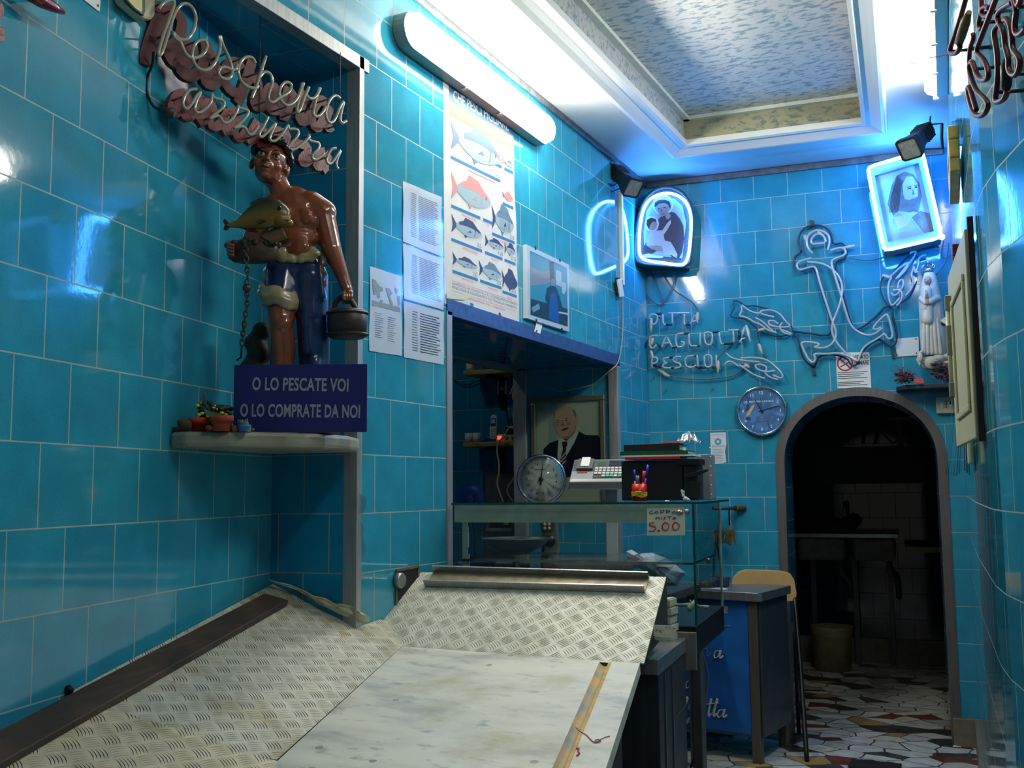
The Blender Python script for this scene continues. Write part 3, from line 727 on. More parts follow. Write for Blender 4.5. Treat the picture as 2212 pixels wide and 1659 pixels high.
for x, y, r in ((600, 546, 0.020), (612, 556, 0.024), (628, 558, 0.020), (640, 560, 0.012), (655, 556, 0.020), (668, 556, 0.024), (680, 548, 0.020), (612, 540, 0.014), (674, 540, 0.016)):
    m.ball(sp_(x, y, 0.052 if x < 660 else 0.042), r, r*0.7, r*0.8, 10, R=Matrix.Rotation(YAW, 3, 'Z'))
for a, c in (((600, 545), (636, 566)), ((650, 562), (684, 545))): m.cap(sp_(*a, 0.055), sp_(*c, 0.055), 0.012, 0.006)
sculpt('waist_cloth', m, CLOTH, st, 0.0045, 2)
m = M()
m.tube([sp_(688, 548, 0.03), sp_(696, 565, 0.04), sp_(693, 585, 0.045), sp_(699, 600, 0.04)], [0.011, 0.012, 0.009, 0.006], 8, smoothpath=2)
m.build('belt_pouch', mat('painted_brown', (66, 48, 28), 0.35), st)
m = M(); m.ball(sp_(697, 610, 0.042), 0.012, 0.006, 0.022, 10, R=Matrix.Rotation(YAW, 3, 'Z')); m.build('torn_patch', SKIN, st)
m = M(); rr = random.Random(5)
for x, y, r in ((565, 715, 0.035), (548, 740, 0.036), (560, 765, 0.045), (545, 800, 0.05), (575, 830, 0.06), (600, 880, 0.07), (640, 900, 0.08), (560, 890, 0.05)): m.ball(sp_(x, y, -0.045), r, r*0.8, r*0.9, 10)
m.prism(IDT, [(Fm(x, 0, y).x, Fm(x, 0, y).y) for x, y in ((-0.13, -0.10), (0.12, -0.10), (0.12, 0.06), (-0.13, 0.06))], SZ+0.0005, SZ+0.02)
sculpt('rock_base', m, mat('dark_rock', (30, 27, 24), 0.6, bump=0.5, bs=40), st, 0.008, 2)

# ---- bucket in his hand
BK = mat('dark_tarred_wood', (48, 36, 38), 0.45, var=0.35, vs=30, bump=0.4, bs=40)
cb = sp_(750, 700, 0.035)
t = thing('fish_bucket', 'small dark oval bucket hanging from the statue hand', 'bucket', cb-Vector((0, 0, 0.045)))
FBk = Fr(cb-Vector((0, 0, 0.045)), (cyw, syw, 0))
T = lambda x, y, z: FBk(x, z, -y*0.8)
M().lathe(T, [(0.0, 0.0), (0.05, 0.0), (0.0585, 0.006), (0.062, 0.05), (0.061, 0.085), (0.056, 0.088), (0.055, 0.05), (0.0, 0.045)], 26).build('tub', BK, t)
each(t, 'hoop', BK, [M().tube([T(0.0625*math.cos(a*math.pi/14), 0.0625*math.sin(a*math.pi/14), z) for a in range(28)], 0.004, 6, closed=True) for z in (0.012, 0.078)])
m = M(); m.tube([sp_(722, 668, 0.035), sp_(727, 648, 0.04), sp_(742, 640, 0.045), sp_(756, 644, 0.045), sp_(770, 668, 0.04), sp_(775, 686, 0.035)], 0.009, 8, smoothpath=2); m.build('handle', BK, t)
# ---- basket under the other arm, small board, toothed fish, chain
bk = mat('brown_wicker', (74, 52, 38), 0.5, var=0.4, vs=50, bump=0.5, bs=70)
c0 = sp_(546, 545, 0.115)
t = thing('fish_basket', 'brown basket held against the hip of the fisherman statue', 'basket', c0-Vector((0, 0, 0.03)))
Fb_ = Fr(c0-Vector((0, 0, 0.03)), (cyw, syw, 0))
T = lambda x, y, z: Fb_(x*1.15, z, -y*0.6)
M().lathe(T, [(0, 0), (0.05, 0), (0.064, 0.012), (0.068, 0.04), (0.066, 0.058), (0.058, 0.058), (0.055, 0.03), (0, 0.025)], 24).build('bowl', bk, t)
m = M()
for a in range(14):
    an = a*2*math.pi/14; m.ball(T(0.067*math.cos(an), 0.067*math.sin(an), 0.052), 0.011, 0.009, 0.010, 8)
m.build('braided_rim', bk, t)
m = M(); e = [sp_(560, 510, 0.12), sp_(608, 490, 0.14), sp_(618, 512, 0.17), sp_(585, 524, 0.16)]
m.quad(e); tag(m.build('small_board', mat('pale_wood_block', (118, 92, 62), 0.4), thick=0.012), 'small pale wooden board on the basket under the toothed fish', 'board')
# fish: swept body
ff = M(); pv = None
axis = [(487, 486), (498, 486), (512, 483), (530, 475), (552, 465), (578, 460), (602, 460), (618, 464), (626, 467)]
hh = [0.006, 0.010, 0.016, 0.036, 0.054, 0.060, 0.052, 0.034, 0.020]
for (x, y), r in zip(axis, hh):
    c = sp_(x, y, 0.15); bi = len(ff.v)
    ff.v += [c+Vector((0, 0, 1))*r*math.sin(2*math.pi*k/16)*0.80+Vector((syw, -cyw, 0))*r*0.42*math.cos(2*math.pi*k/16) for k in range(16)]
    if pv is not None:
        for k in range(16): l = (k+1) % 16; ff.face([pv+k, pv+l, bi+l, bi+k], True)
    else: ff.face([bi+k for k in range(16)])
    pv = bi
ff.face([pv+k for k in range(16)])
n = N('fish_skin'); gz = n.n('ShaderNodeSeparateXYZ'); n.l(n.pos(), gz.inputs[0])
zl, zh = sp_(560, 500).z, sp_(560, 425).z
fz = n.ma('DIVIDE', n.ma('SUBTRACT', gz.outputs[2], zl), zh-zl)
cc = n.ramp(n.ma('ADD', fz, n.ma('MULTIPLY', n.noise(60, 3, n.pos()), 0.25)), [(0.15, S(120, 92, 24)), (0.36, S(74, 66, 36)), (0.55, S(46, 44, 34)), (1.0, S(36, 35, 30))])
n.l(cc, n.b.inputs['Base Color']); n.set(Roughness=0.3); FISHM = n.m
t = thing('toothed_fish', 'stuffed deep-bodied fish with bared teeth held by the fisherman statue', 'fish', sp_(560, 500, 0.15))
ff.build('body', FISHM, t)
FIN = mat('fish_fin', (50, 40, 30), 0.4)
def finp(pts, nm='fin', w=0.15): m = M(); m.prism(Fm, Fm.qs(pts, w), w-0.003, w+0.003); m.build(nm, FIN, t)
finp([(495, 482), (486, 472), (482, 478), (486, 486), (483, 496), (489, 498), (497, 490)], 'tail'); finp([(540, 440), (560, 428), (590, 428), (600, 432), (575, 434), (548, 446)], 'dorsal_fin')
finp([(575, 478), (560, 484), (552, 480), (565, 474)], 'side_fin', 0.178); finp([(520, 492), (535, 500), (560, 502), (545, 490)], 'belly_fin')
m = M(); m.cap(sp_(607, 477, 0.15), sp_(625, 482, 0.15), 0.024, 0.012); m.build('jaw', FISHM, t)
m = M()
for k in range(6):
    x = 608+k*3.4; m.lathe(lambda a, b_, c: sp_(x, 474, 0.168)+Vector((a, b_, c)), [(0.003, 0), (0.0, 0.010)], 5); m.lathe(lambda a, b_, c: sp_(x+1, 466, 0.168)+Vector((a, b_, -c)), [(0.003, 0), (0.0, 0.008)], 5)
m.build('teeth', mat('fish_teeth', (190, 180, 150), 0.3), t)
m = M(); m.ball(sp_(604, 449, 0.172), 0.006, 0.005, 0.006, 10); m.build('eye', mat('fish_eye', (24, 20, 16), 0.1), t)
m = M(); prv = Vector((0, 0, 1))
cpts = [(530, 520, 0.18), (532, 560, 0.18), (535, 595, 0.17), (533, 625, 0.16), (534, 655, 0.14), (529, 690, 0.12), (525, 720, 0.09), (522, 750, 0.07)]
path = [sp_(*p) for p in cpts]; ii = 0
for a, b_ in zip(path, path[1:]):
    k = max(2, int((b_-a).length/0.014))
    for i in range(k):
        c = a.lerp(b_, i/k); ii += 1; d = Vector((cyw, syw, 0)) if ii % 2 else Vector((syw, -cyw, 0))
        m.tube([c+d*0.0065*math.cos(2*math.pi*q/8)+Vector((0, 0, 0.011))*math.sin(2*math.pi*q/8) for q in range(8)], 0.0024, 5, closed=True)
m.tube([sp_(534, 520, 0.18), sp_(548, 515, 0.175)], 0.004); m.ball(sp_(533, 622, 0.16), 0.013, n=10)
m.tube([sp_(522, 750, 0.07), sp_(520, 772, 0.05), sp_(512, 778, 0.04)], 0.003)
tag(m.build('anchor_chain', mat('old_chain', (60, 62, 52), 0.45, 0.5)), 'thin greenish metal chain hanging from the basket of the statue', 'chain')

# ---- little pots and stones on the shelf
TERRA = mat('terracotta', (172, 68, 36), 0.7, var=0.25, vs=40)
PotF = VF(470, 930, 2.95)
def pot(label, px, py, w, r, h, m_, soil=True, nm='terracotta_pot'):
    c = PotF.Q(px, py, w); c.z = SZ+0.0005
    t = thing(nm, label, 'pot', c)
    T = lambda x, y, z: c+Vector((x, y, z))
    M().lathe(T, [(0, 0), (r*0.70, 0), (r*0.92, h*0.62), (r, h*0.62), (r, h), (r*0.88, h), (r*0.85, h*0.8), (0, h*0.8)], 22).build('body', m_, t)
    M().lathe(T, [(0, h*0.81), (r*0.84, h*0.81), (r*0.84, h*0.83), (0, h*0.9)], 16).build('soil', mat('dark_soil', (34, 28, 22), 0.9, bump=0.5), t)
    return t, c
t1, c1 = pot('wide bright orange flower pot between grey stones on the shelf', 435, 935, 0.0, 0.037, 0.040, mat('orange_pot', (196, 60, 32), 0.6, var=0.2))
t2, c2 = pot('terracotta pot holding the yellow-flowered plant on the shelf', 478, 935, 0.05, 0.034, 0.044, TERRA)
t3, c3 = pot('tiny light blue pot with pale sprigs near the slogan board', 527, 938, 0.05, 0.018, 0.018, mat('blue_pot', (40, 116, 172), 0.4), nm='blue_pot')
m = M(); rr = random.Random(2)
YEL = mat('yellow_bud', (206, 196, 24), 0.5); GRN = mat('dark_stem', (34, 40, 28), 0.7)
base = PotF.Q(460, 905, 0.02)
pt = thing('yellow_flower_plant', 'dark bushy dried plant with small yellow buds behind the terracotta pots', 'plant', c1+Vector((0.012, 0, 0.04)))
mm = M()
for i in range(44):
    x, y = rr.uniform(428, 498), rr.uniform(858, 905)
    if y < 866+abs(x-447)*0.5: y = 868+abs(x-447)*0.5
    q = PotF.Q(x, y, rr.uniform(-0.02, 0.04)); m.tube([base+Vector((0, 0, -0.03)), base.lerp(q, 0.6)+Vector((0, 0, 0.004)), q], 0.0022, 5); m.ball(q, 0.006, n=6)
    if i % 3 == 0: mm.ball(q+Vector((0.003, -0.009, 0)), 0.0075, 0.006, 0.0048, 8)
m.build('stems', GRN, pt); mm.build('buds', YEL, pt)
m = M(); m.prism(PotF, PotF.qs(cr(0, 830, [(1760, 215), (1830, 235), (1900, 255), (1960, 280), (1900, 290), (1830, 285), (1780, 262)]), 0.075), 0.075, 0.079)
m.build('green_leaf', mat('pale_green_leaf', (86, 124, 66), 0.5, var=0.3, vs=60), pt)
m = M()
for k in range(3): m.tube([PotF.Q(430+k*8, 872, 0.0), PotF.Q(441, 843, 0.0), PotF.Q(448-k*4, 868, 0)], 0.0012, 5)
m.build('wire_loop', mat('thin_wire', (120, 110, 108), 0.5), pt)
m = M(); m.ball(c3+Vector((0, 0, 0.022)), 0.014, 0.014, 0.008, 8)
for k in range(9): m.tube([c3+Vector((0, 0, 0.016)), c3+Vector((rr.uniform(-.02, .02), rr.uniform(-.015, .015), rr.uniform(0.024, .036)))], 0.0018, 5)
tag(m.build('pale_sprigs', mat('pale_green_sprig', (128, 138, 92), 0.6)), 'clump of pale dried sprigs in the tiny blue pot', 'plant')
m = M(); c = PotF.Q(536, 925, 0.02); T = lambda x, y, z: c+Vector((x, y, z)); m.lathe(T, [(0.007, -0.012), (0.009, 0.008), (0.008, 0.008), (0.005, -0.008), (0, -0.008)], 14)
m.lathe(T, [(0.004, -0.021), (0.004, -0.012)], 10)
tag(m.build('blue_cup', mat('pale_blue_cup', (92, 168, 196), 0.4)), 'very small pale blue cup behind the tiny blue pot', 'cup')
def stone(label, px, py, w, r, col, nm='stone'):
    c = PotF.Q(px, py, w); c.z = SZ+r*0.72
    m = M(); m.ball(c, r, r*0.85, r*0.75, 12)
    m.v = [c+(v-c)*(0.86+0.3*noise.noise(v*38)) for v in m.v]
    lo = min(v.z for v in m.v)
    m.v = [v+Vector((0, 0, SZ+0.0004-lo)) for v in m.v]
    tag(m.build(nm, mat('stone%d' % col[0], col, 0.8, var=0.4, vs=50)), label, 'stone')
stone('reddish grey stone at the outer end of the shelf beside the pots', 399, 930, 0.03, 0.030, (94, 66, 54)); stone('small round brown stone between the two terracotta pots', 450, 932, 0.07, 0.012, (104, 70, 54))
stone('crumbly orange-brown stone beside the tiny blue pot', 507, 934, 0.045, 0.012, (140, 82, 56)); stone('small ochre shard in front of the blue sign board', 544, 936, 0.0, 0.009, (160, 92, 50))
c = PotF.Q(478, 905, -0.09); c.z = SZ+0.0005; T = lambda x, y, z: c+Vector((x, y, z))
tag(M().lathe(T, [(0.0, 0), (0.035, 0), (0.03, 0.03), (0.012, 0.045), (0.011, 0.062), (0.034, 0.070), (0.034, 0.080), (0.02, 0.086), (0, 0.087)], 20).build('dark_lamp_stand', mat('dark_bronze', (34, 30, 28), 0.5)), 'dark mushroom-shaped stand in shadow behind the shelf pots', 'stand')

# ================================================================ neon signs in the bay
Fn = Fr((-1.955, 2.757, 0), (0.19, 0.98, 0))
NEONOFF = mat('unlit_neon_glass', (150, 146, 130), 0.12, coat=0.6)
REDBACK = mat('faded_red_letter', (92, 26, 34), 0.5, var=0.3, vs=25); REDBACK2 = mat('red_letter', (112, 10, 20), 0.4, var=0.3, vs=90, bump=0.4, bs=150)
c0_ = lambda p: cr(0, 0, p); c5 = lambda p: cr(553, 0, p)
PES = [c0_([(1370, 80), (1400, 30), (1460, -5), (1510, 0), (1500, 60), (1440, 220), (1400, 330), (1360, 478), (1395, 475), (1440, 330), (1500, 130), (1540, 60), (1590, 25), (1640, 40), (1685, 100), (1695, 170), (1670, 270), (1620, 340), (1560, 345), (1510, 300), (1492, 270), (1510, 330), (1560, 355), (1580, 420), (1620, 490), (1690, 505), (1760, 470), (1795, 400), (1780, 350), (1730, 340), (1680, 380), (1655, 460), (1670, 540), (1720, 600), (1790, 610), (1850, 560), (1890, 470), (1905, 380), (1892, 310)]),
       c0_([(1905, 310), (1920, 380), (1960, 460), (2000, 560), (2010, 630), (1980, 685), (1920, 680), (1885, 640), (1895, 590), (1940, 575), (2000, 600), (2040, 605), (2050, 555)]),
       c0_([(2208, 548), (2180, 492), (2120, 490), (2070, 540), (2055, 620), (2080, 700), (2140, 755), (2215, 765), (2230, 740)]),
       c5([(-40, 850), (0, 760), (40, 620), (95, 455), (60, 560), (25, 690), (40, 650), (80, 615), (130, 640), (145, 720), (110, 800), (105, 870), (150, 890), (190, 850), (290, 800), (310, 740), (280, 705), (230, 720), (195, 790), (210, 870), (270, 920), (340, 880), (380, 800), (398, 720)]),
       c5([(410, 715), (370, 860), (345, 970), (375, 970), (420, 830), (465, 740), (440, 780), (430, 830), (480, 860), (525, 830), (545, 760)]),
       c5([(555, 760), (520, 840), (500, 930), (490, 1000), (540, 1010), (585, 960), (600, 920)]),
       c5([(725, 850), (690, 820), (640, 850), (600, 950), (610, 1040), (650, 1070), (690, 1020), (720, 930), (765, 860), (735, 960), (720, 1040), (745, 1070), (778, 1045)])]
AZZ = [c0_([(1700, 770), (1640, 770), (1590, 830), (1575, 910), (1610, 945), (1650, 910), (1700, 820), (1745, 785), (1690, 880), (1680, 960), (1720, 980), (1790, 930), (1830, 870), (1828, 800), (1850, 850), (1900, 855), (1940, 880), (1930, 930), (1850, 990), (1800, 1035), (1860, 1000), (1900, 1000), (1930, 1070), (1990, 1050), (2050, 960), (2060, 910)]),
       c0_([(2060, 930), (2110, 940), (2150, 960), (2130, 1010), (2050, 1090), (2010, 1112), (2070, 1090), (2120, 1100), (2145, 1160), (2180, 1165), (2230, 1090)]),
       c5([(105, 1010), (60, 1100), (18, 1165), (50, 1192), (110, 1130), (185, 1045), (140, 1130), (110, 1210), (160, 1225), (220, 1170), (285, 1065), (275, 1120), (330, 1110), (370, 1130), (360, 1180), (300, 1240), (275, 1280), (310, 1300), (370, 1270), (440, 1210), (465, 1165), (450, 1210), (500, 1225), (550, 1235), (540, 1290), (490, 1330), (480, 1370), (520, 1385), (590, 1330)]),
       c5([(690, 1280), (650, 1285), (610, 1360), (610, 1410), (650, 1420), (700, 1340), (737, 1290), (700, 1370), (690, 1430), (708, 1458)])]
def neon_letters(name, label, paths, wb, wt, width, mb, r, F=Fn, mt=None):
    allp = [F.Q(*p, wt) for q in paths for p in q]
    t = thing(name, label, 'neon sign', sum(allp, Vector())/len(allp))
    m = M()
    for q in paths:
        P2 = [Vector(F.q(*p, wt)) for p in q]; n = len(P2)
        # smooth once
        Q = [P2[0]]
        for a, b_ in zip(P2, P2[1:]): Q += [a*0.75+b_*0.25, a*0.25+b_*0.75]
        Q.append(P2[-1]); L_, R_ = [], []
        for i, p in enumerate(Q):
            d = Q[min(i+1, len(Q)-1)]-Q[max(i-1, 0)]; d = d.normalized() if d.length > 1e-9 else Vector((1, 0)); nn = Vector((-d.y, d.x))*width/2
            L_.append(p+nn); R_.append(p-nn)
        for i in range(len(Q)-1):
            m.prism(F, [L_[i], R_[i], R_[i+1], L_[i+1]], wb-0.018, wb-0.0001*(i % 7))
    m.build('letter_backing', mb, t)
    each(t, 'glass_tube', mt or NEONOFF, [M().tube([F.Q(*p, wt) for p in q], r, 8, smoothpath=2) for q in paths])
    ps = [F.Q(*q[k], wt) for q in paths for k in range(2, len(q)-1, 9)]
    each(t, 'tube_support', mat('glass_post', (120, 110, 100), 0.2), [M().tube([a, a-F.ez*(wt-wb)], 0.003, 6) for a in ps])
    return t
sgn = neon_letters('script_neon_sign', 'large unlit script neon word on faded red letters hung in the bay top', PES, -0.01, 0.055, 0.034, REDBACK, 0.0052)
neon_letters('small_script_neon_sign', 'smaller unlit script neon word on bright red letters, hung below the larger one', AZZ, -0.005, 0.045, 0.028, REDBACK2, 0.0048)
for x in (430, 735, 560):
    a = Fn.Q(x, 40 if x < 500 else 150, 0.0); M().tube([Vector((a.x, a.y, BAYZ-0.001)), Fn.Q(x, 90 if x < 500 else 260, -0.01)], 0.0012, 5).build('hanging_wire', DARK, sgn)
m = M(); m.tube([Fn.Q(x, y, w_) for x, y, w_ in ((332, 112, 0.02), (330, 140, 0), (318, 165, -0.03), (316, 195, -0.03), (326, 225, -0.02), (340, 236, 0.0), (352, 237, 0.02))], 0.004, 7, smoothpath=2)
t = thing('sign_cable', 'dark cable with a grey plug end linking the two script neon words', 'cable', Fn.Q(330, 240, 0)); m.build('wire', DARK, t)
m = M(); m.tube([Fn.Q(345, 236, 0.01), Fn.Q(378, 244, 0.04)], [0.008, 0.014, 0.014, 0.012], 10); m.build('plug', mat('grey_rubber', (50, 50, 46), 0.5), t)
# emergency light, notice and red letter ends near the top corner
Fe = FA
u0, v1 = Fe.q(243, -30); u1, v0 = Fe.q(306, 40)
t = thing('emergency_light', 'cream bulkhead emergency light high on the bay wall beside the script sign', 'lamp', Fe((u0+u1)/2, v0))
M().prism(Fe, Fe.qs(cr(0, 0, [(950, -60), (985, 40), (1030, 80), (1150, 180), (1200, 188), (1235, 150), (1240, -120)])), 0.0, 0.04).build('housing', CREAM, t, bevel=0.008)
M().prism(Fe, Fe.qs(cr(0, 0, [(1060, -60), (1070, 20), (1150, 95), (1215, 138), (1226, 100), (1226, -100)]), 0.04), 0.04, 0.05).build('rim', BLACK, t)
M().prism(Fe, Fe.qs(cr(0, 0, [(1085, -60), (1095, 8), (1150, 70), (1205, 110), (1212, 90), (1212, -100)]), 0.05), 0.05, 0.056).build('diffuser', mat('yellowed_diffuser', (190, 176, 110), 0.3), t)
t = thing('wall_notice', 'white notice card with corner screws high on the bay wall', 'notice', Fe.Q(195, 20))
M().prism(Fe, Fe.qs(cr(0, 0, [(640, -60), (850, 105), (862, -60)])), 0.001, 0.004).build('card', PAPER, t)
M().prism(Fe, Fe.qs(cr(0, 0, [(828, 40), (838, 44), (836, 62), (826, 56)])), 0.004, 0.007).build('screw', GREY, t)
REDN = mat('dark_red_tube', (110, 14, 24), 0.25, coat=0.5)
t = thing('red_neon_end', 'pointed dark red neon tube end high on the bay wall at the picture edge', 'neon sign', Fe.Q(100, 10))
m = M(); m.tube([Fe.Q(*p, 0.06) for p in cr(0, 0, [(250, -60), (350, 0), (460, 60), (548, 108)])], [0.016, 0.018, 0.013, 0.006], 10); m.build('tube', REDN, t)
m = M(); m.tube([Fe.Q(*p, 0.0) for p in cr(0, 0, [(300, -20)])]+[Fe.Q(*cr(0, 0, [(300, -20)])[0], 0.05)], 0.006, 6); m.build('tube_support', REDN, t)
t = thing('red_letter_piece', 'red channel letter piece cut off by the picture edge beside the tiles', 'letter', Fe.Q(0, 40))
M().prism(Fe, Fe.qs(cr(0, 0, [(-80, 0), (10, 20), (35, 60), (35, 120), (0, 165), (-80, 190)]), 0.05), 0.0, 0.05).build('upper_stroke', REDBACK2, t)
M().prism(Fe, Fe.qs(cr(0, 0, [(-80, 200), (10, 215), (35, 250), (50, 355), (-80, 360)]), 0.05), 0.0, 0.05).build('lower_stroke', REDBACK2, t)

# ================================================================ WALL WITH POSTER AND PAPERS
W0 = 0.0015
BLUEBAR = mat('print_blue', (20, 108, 160), 0.6); TXT = mat('print_grey', (140, 148, 160), 0.6); TXTP = mat('print_pink', (226, 150, 150), 0.6); INK = mat('print_dark', (60, 64, 74), 0.6)
# --- fish poster
P_TL, P_TR, P_BR, P_BL = (957, 163), (1106, 252), (1121, 705), (960, 655)
t = thing('fish_size_poster', 'tall white poster of fish drawings with a blue and orange heading', 'poster', FB.Q(1040, 690, W0))
PUV = FB.qs([P_TL, P_TR, P_BR, P_BL], W0)
m = M()
def pxy(a, b): # bilinear on the sheet, a across, b down
    x = (P_TL[0]*(1-a)+P_TR[0]*a)*(1-b)+(P_BL[0]*(1-a)+P_BR[0]*a)*b
    y = (P_TL[1]*(1-a)+P_TR[1]*a)*(1-b)+(P_BL[1]*(1-a)+P_BR[1]*a)*b
    return x, y
def bow(a, b): return W0+0.004*math.sin(b*9)**2*a+0.006*max(0, b-0.9)*10*a*(1-a)
m.grid(lambda i, j: FB.Q(*pxy(i, j), W0, bow(i, j)-W0), 10, 30)
m.build('sheet', mat('poster_paper', (206, 204, 200), 0.55), t)
def onp(a, b, dw=0.0009): return FB.Q(*pxy(a, b), W0, bow(a, b)-W0+dw)
pm = [mat('poster_blue', (20, 92, 130), 0.55), mat('poster_orange', (214, 92, 60), 0.55), PAPER, BLUEBAR, TXT, TXTP, mat('fish_pale', (140, 164, 176), 0.6), mat('fish_mid', (84, 112, 136), 0.6), mat('fish_darkblue', (38, 52, 92), 0.6), mat('fish_pink', (196, 128, 126), 0.6), INK]
m = M()
def band(a0, a1, b0, b1, mi, dw=0.0009, n=8):
    m.cur = mi
    for i in range(n):
        x0, x1 = a0+(a1-a0)*i/n, a0+(a1-a0)*(i+1)/n; m.quad([onp(x0, b1, dw), onp(x1, b1, dw), onp(x1, b0, dw), onp(x0, b0, dw)])
band(0.08, 1, 0.02, 0.098, 0); band(0.08, 1, 0.098, 0.158, 1)
def ptext(body, a0, a1, b0, hb, mi, dw=0.0016, bold=0.0):
    m.cur = mi
    cu = bpy.data.curves.new('t', 'FONT'); cu.body = body; cu.size = 1; o = bpy.data.objects.new('t', cu); C.objects.link(o); bpy.context.view_layer.update(); W = o.dimensions.x
    bpy.data.objects.remove(o); bpy.data.curves.remove(cu)
    m.text(body, 1, lambda x, y, z: onp(a0+(a1-a0)*x/W, b0-hb*y/0.7, dw), bold=bold)
ptext('CHE PESCI PIGLIARE', 0.14, 0.93, 0.082, 0.045, 2, bold=0.012); ptext('NO AI PESCI SOTTO TAGLIA!', 0.14, 0.95, 0.145, 0.032, 2, bold=0.01)
def pfish(a, b, L, hgt, body=6, back=7, deep=1.0, tail=7, bars=False, flat=False):
    """a printed fish, nose towards a+L"""
    def o(x, y): return onp(a+L*x, b+hgt*y, 0.0014)
    def poly(pts, mi, dw=0):
        m.cur = mi; bi = len(m.v); m.v += [o(x, y)+FB.ez*dw for x, y in pts]; m.face(list(range(bi, bi+len(pts))))
    n = 18; up = []; lo = []
    for i in range(n+1):
        x = 0.16+0.84*i/n; s_ = (i/n); wv = (math.sin(math.pi*min(1, s_*0.94+0.05))**0.8)*0.42*deep+0.02
        up.append((x, 0.18*s_*0+0-wv)); lo.append((x, wv*0.85))
    poly([(0.18, -0.03), (0.0, -0.42), (0.05, 0), (0.0, 0.40), (0.18, 0.04)], tail)
    poly([(0.36, -0.30*deep), (0.46, -0.62*deep), (0.70, -0.56*deep), (0.84, -0.30*deep)], back, 0.00005); poly([(0.40, 0.24*deep), (0.46, 0.52*deep), (0.58, 0.30*deep)], back, 0.00005)
    poly(up+lo[::-1], body, 0.0001)
    poly(up[2:-1]+[(x, y*0.35) for x, y in up[2:-1]][::-1], back, 0.0002)
    poly([(0.62, 0.0), (0.52, 0.16*deep), (0.66, 0.12*deep)], tail, 0.0003)
    poly([(0.78, -0.25*deep), (0.80, -0.25*deep), (0.77, 0.25*deep), (0.75, 0.25*deep)], back, 0.0003)
    poly([(0.88+0.012*math.cos(k), -0.07*deep+0.05*math.sin(k)) for k in (0, 1, 2, 3, 4, 5)], 10, 0.0004)
    if bars:
        for k in range(6): x = 0.36+0.09*k; poly([(x, -0.32), (x+0.015, -0.32), (x+0.02, 0.28), (x+0.005, 0.28)], 10, 0.0003)
def bar(a0, a1, b, num=None):
    band(a0, a1, b, b+0.013, 3, n=3); m.cur = 5
    band(a0+0.35*(a1-a0), a1-0.06, b+0.022, b+0.028, 5, n=3)
    if num: ptext(num, a1-0.07, a1-0.01, b-0.006, 0.018, 4)
pfish(0.10, 0.245, 0.72, 0.16, deep=0.95); bar(0.10, 0.80, 0.335, '45'); pfish(0.72, 0.235, 0.15, 0.05, 9, 9); bar(0.72, 0.82, 0.265); pfish(0.86, 0.24, 0.12, 0.03); bar(0.86, 0.98, 0.265)
pfish(0.10, 0.468, 0.55, 0.15, 6, 9, 0.9, 9); bar(0.10, 0.50, 0.552); bar(0.54, 0.68, 0.552); pfish(0.82, 0.40, 0.15, 0.045, 9, 9); bar(0.82, 0.97, 0.435)
pfish(0.66, 0.53, 0.30, 0.14, 6, 7, 0.95, 8, True); bar(0.66, 0.97, 0.60, '23')
pfish(0.10, 0.635, 0.42, 0.10, 6, 8, 0.8, 8); bar(0.10, 0.52, 0.70, '25'); pfish(0.56, 0.652, 0.26, 0.07, 6, 8, 0.65, 8); bar(0.56, 0.80, 0.70, '18'); pfish(0.83, 0.65, 0.15, 0.07, 6, 8, 0.8, 8); bar(0.83, 0.98, 0.70, '15')
pfish(0.11, 0.79, 0.34, 0.075, 6, 8, 0.6, 8); bar(0.11, 0.45, 0.84, '20'); pfish(0.47, 0.79, 0.31, 0.09, 6, 7, 0.85, 8); bar(0.48, 0.77, 0.84, '20'); pfish(0.78, 0.80, 0.21, 0.11, 8, 8, 0.9, 8); bar(0.78, 0.97, 0.855, '25')
for k in range(2): ptext(['LA PESCA, LA VENDITA E IL CONSUMO DI PESCI', 'ANCORA RAGGIUNTO LA TAGLIA MINIMA'][k], 0.1, 0.97, 0.905+0.017*k, 0.012, 4)
band(0.1, 0.97, 0.887, 0.889, 5); band(0.1, 0.97, 0.932, 0.934, 5); ptext('Rispetta le regole', 0.3, 0.8, 0.948, 0.010, 5)
band(0.34, 0.385, 0.962, 0.985, 3, n=1); band(0.60, 0.63, 0.975, 0.982, 1, n=1)
m.cur = 10
for ca, cb_, r_ in ((0.735, 0.972, 0.016), (0.75, 0.984, 0.02)):
    bi = len(m.v); m.v += [onp(ca+r_*math.cos(k*0.7), cb_+r_*0.5*math.sin(k*0.7), 0.0014) for k in range(9)]; m.face(list(range(bi, bi+9)))
m.build('print', pm, t)
# tape
TAPE = glassy('clear_tape', (236, 232, 214), 0.10, 0.25)
m = M(); m.flat(FB, FB.qs([(962, 632), (1018, 640), (1003, 648), (962, 645)], 0.004), 0.010); m.build('tape', mat('yellow_tape', (206, 200, 150), 0.3), t)
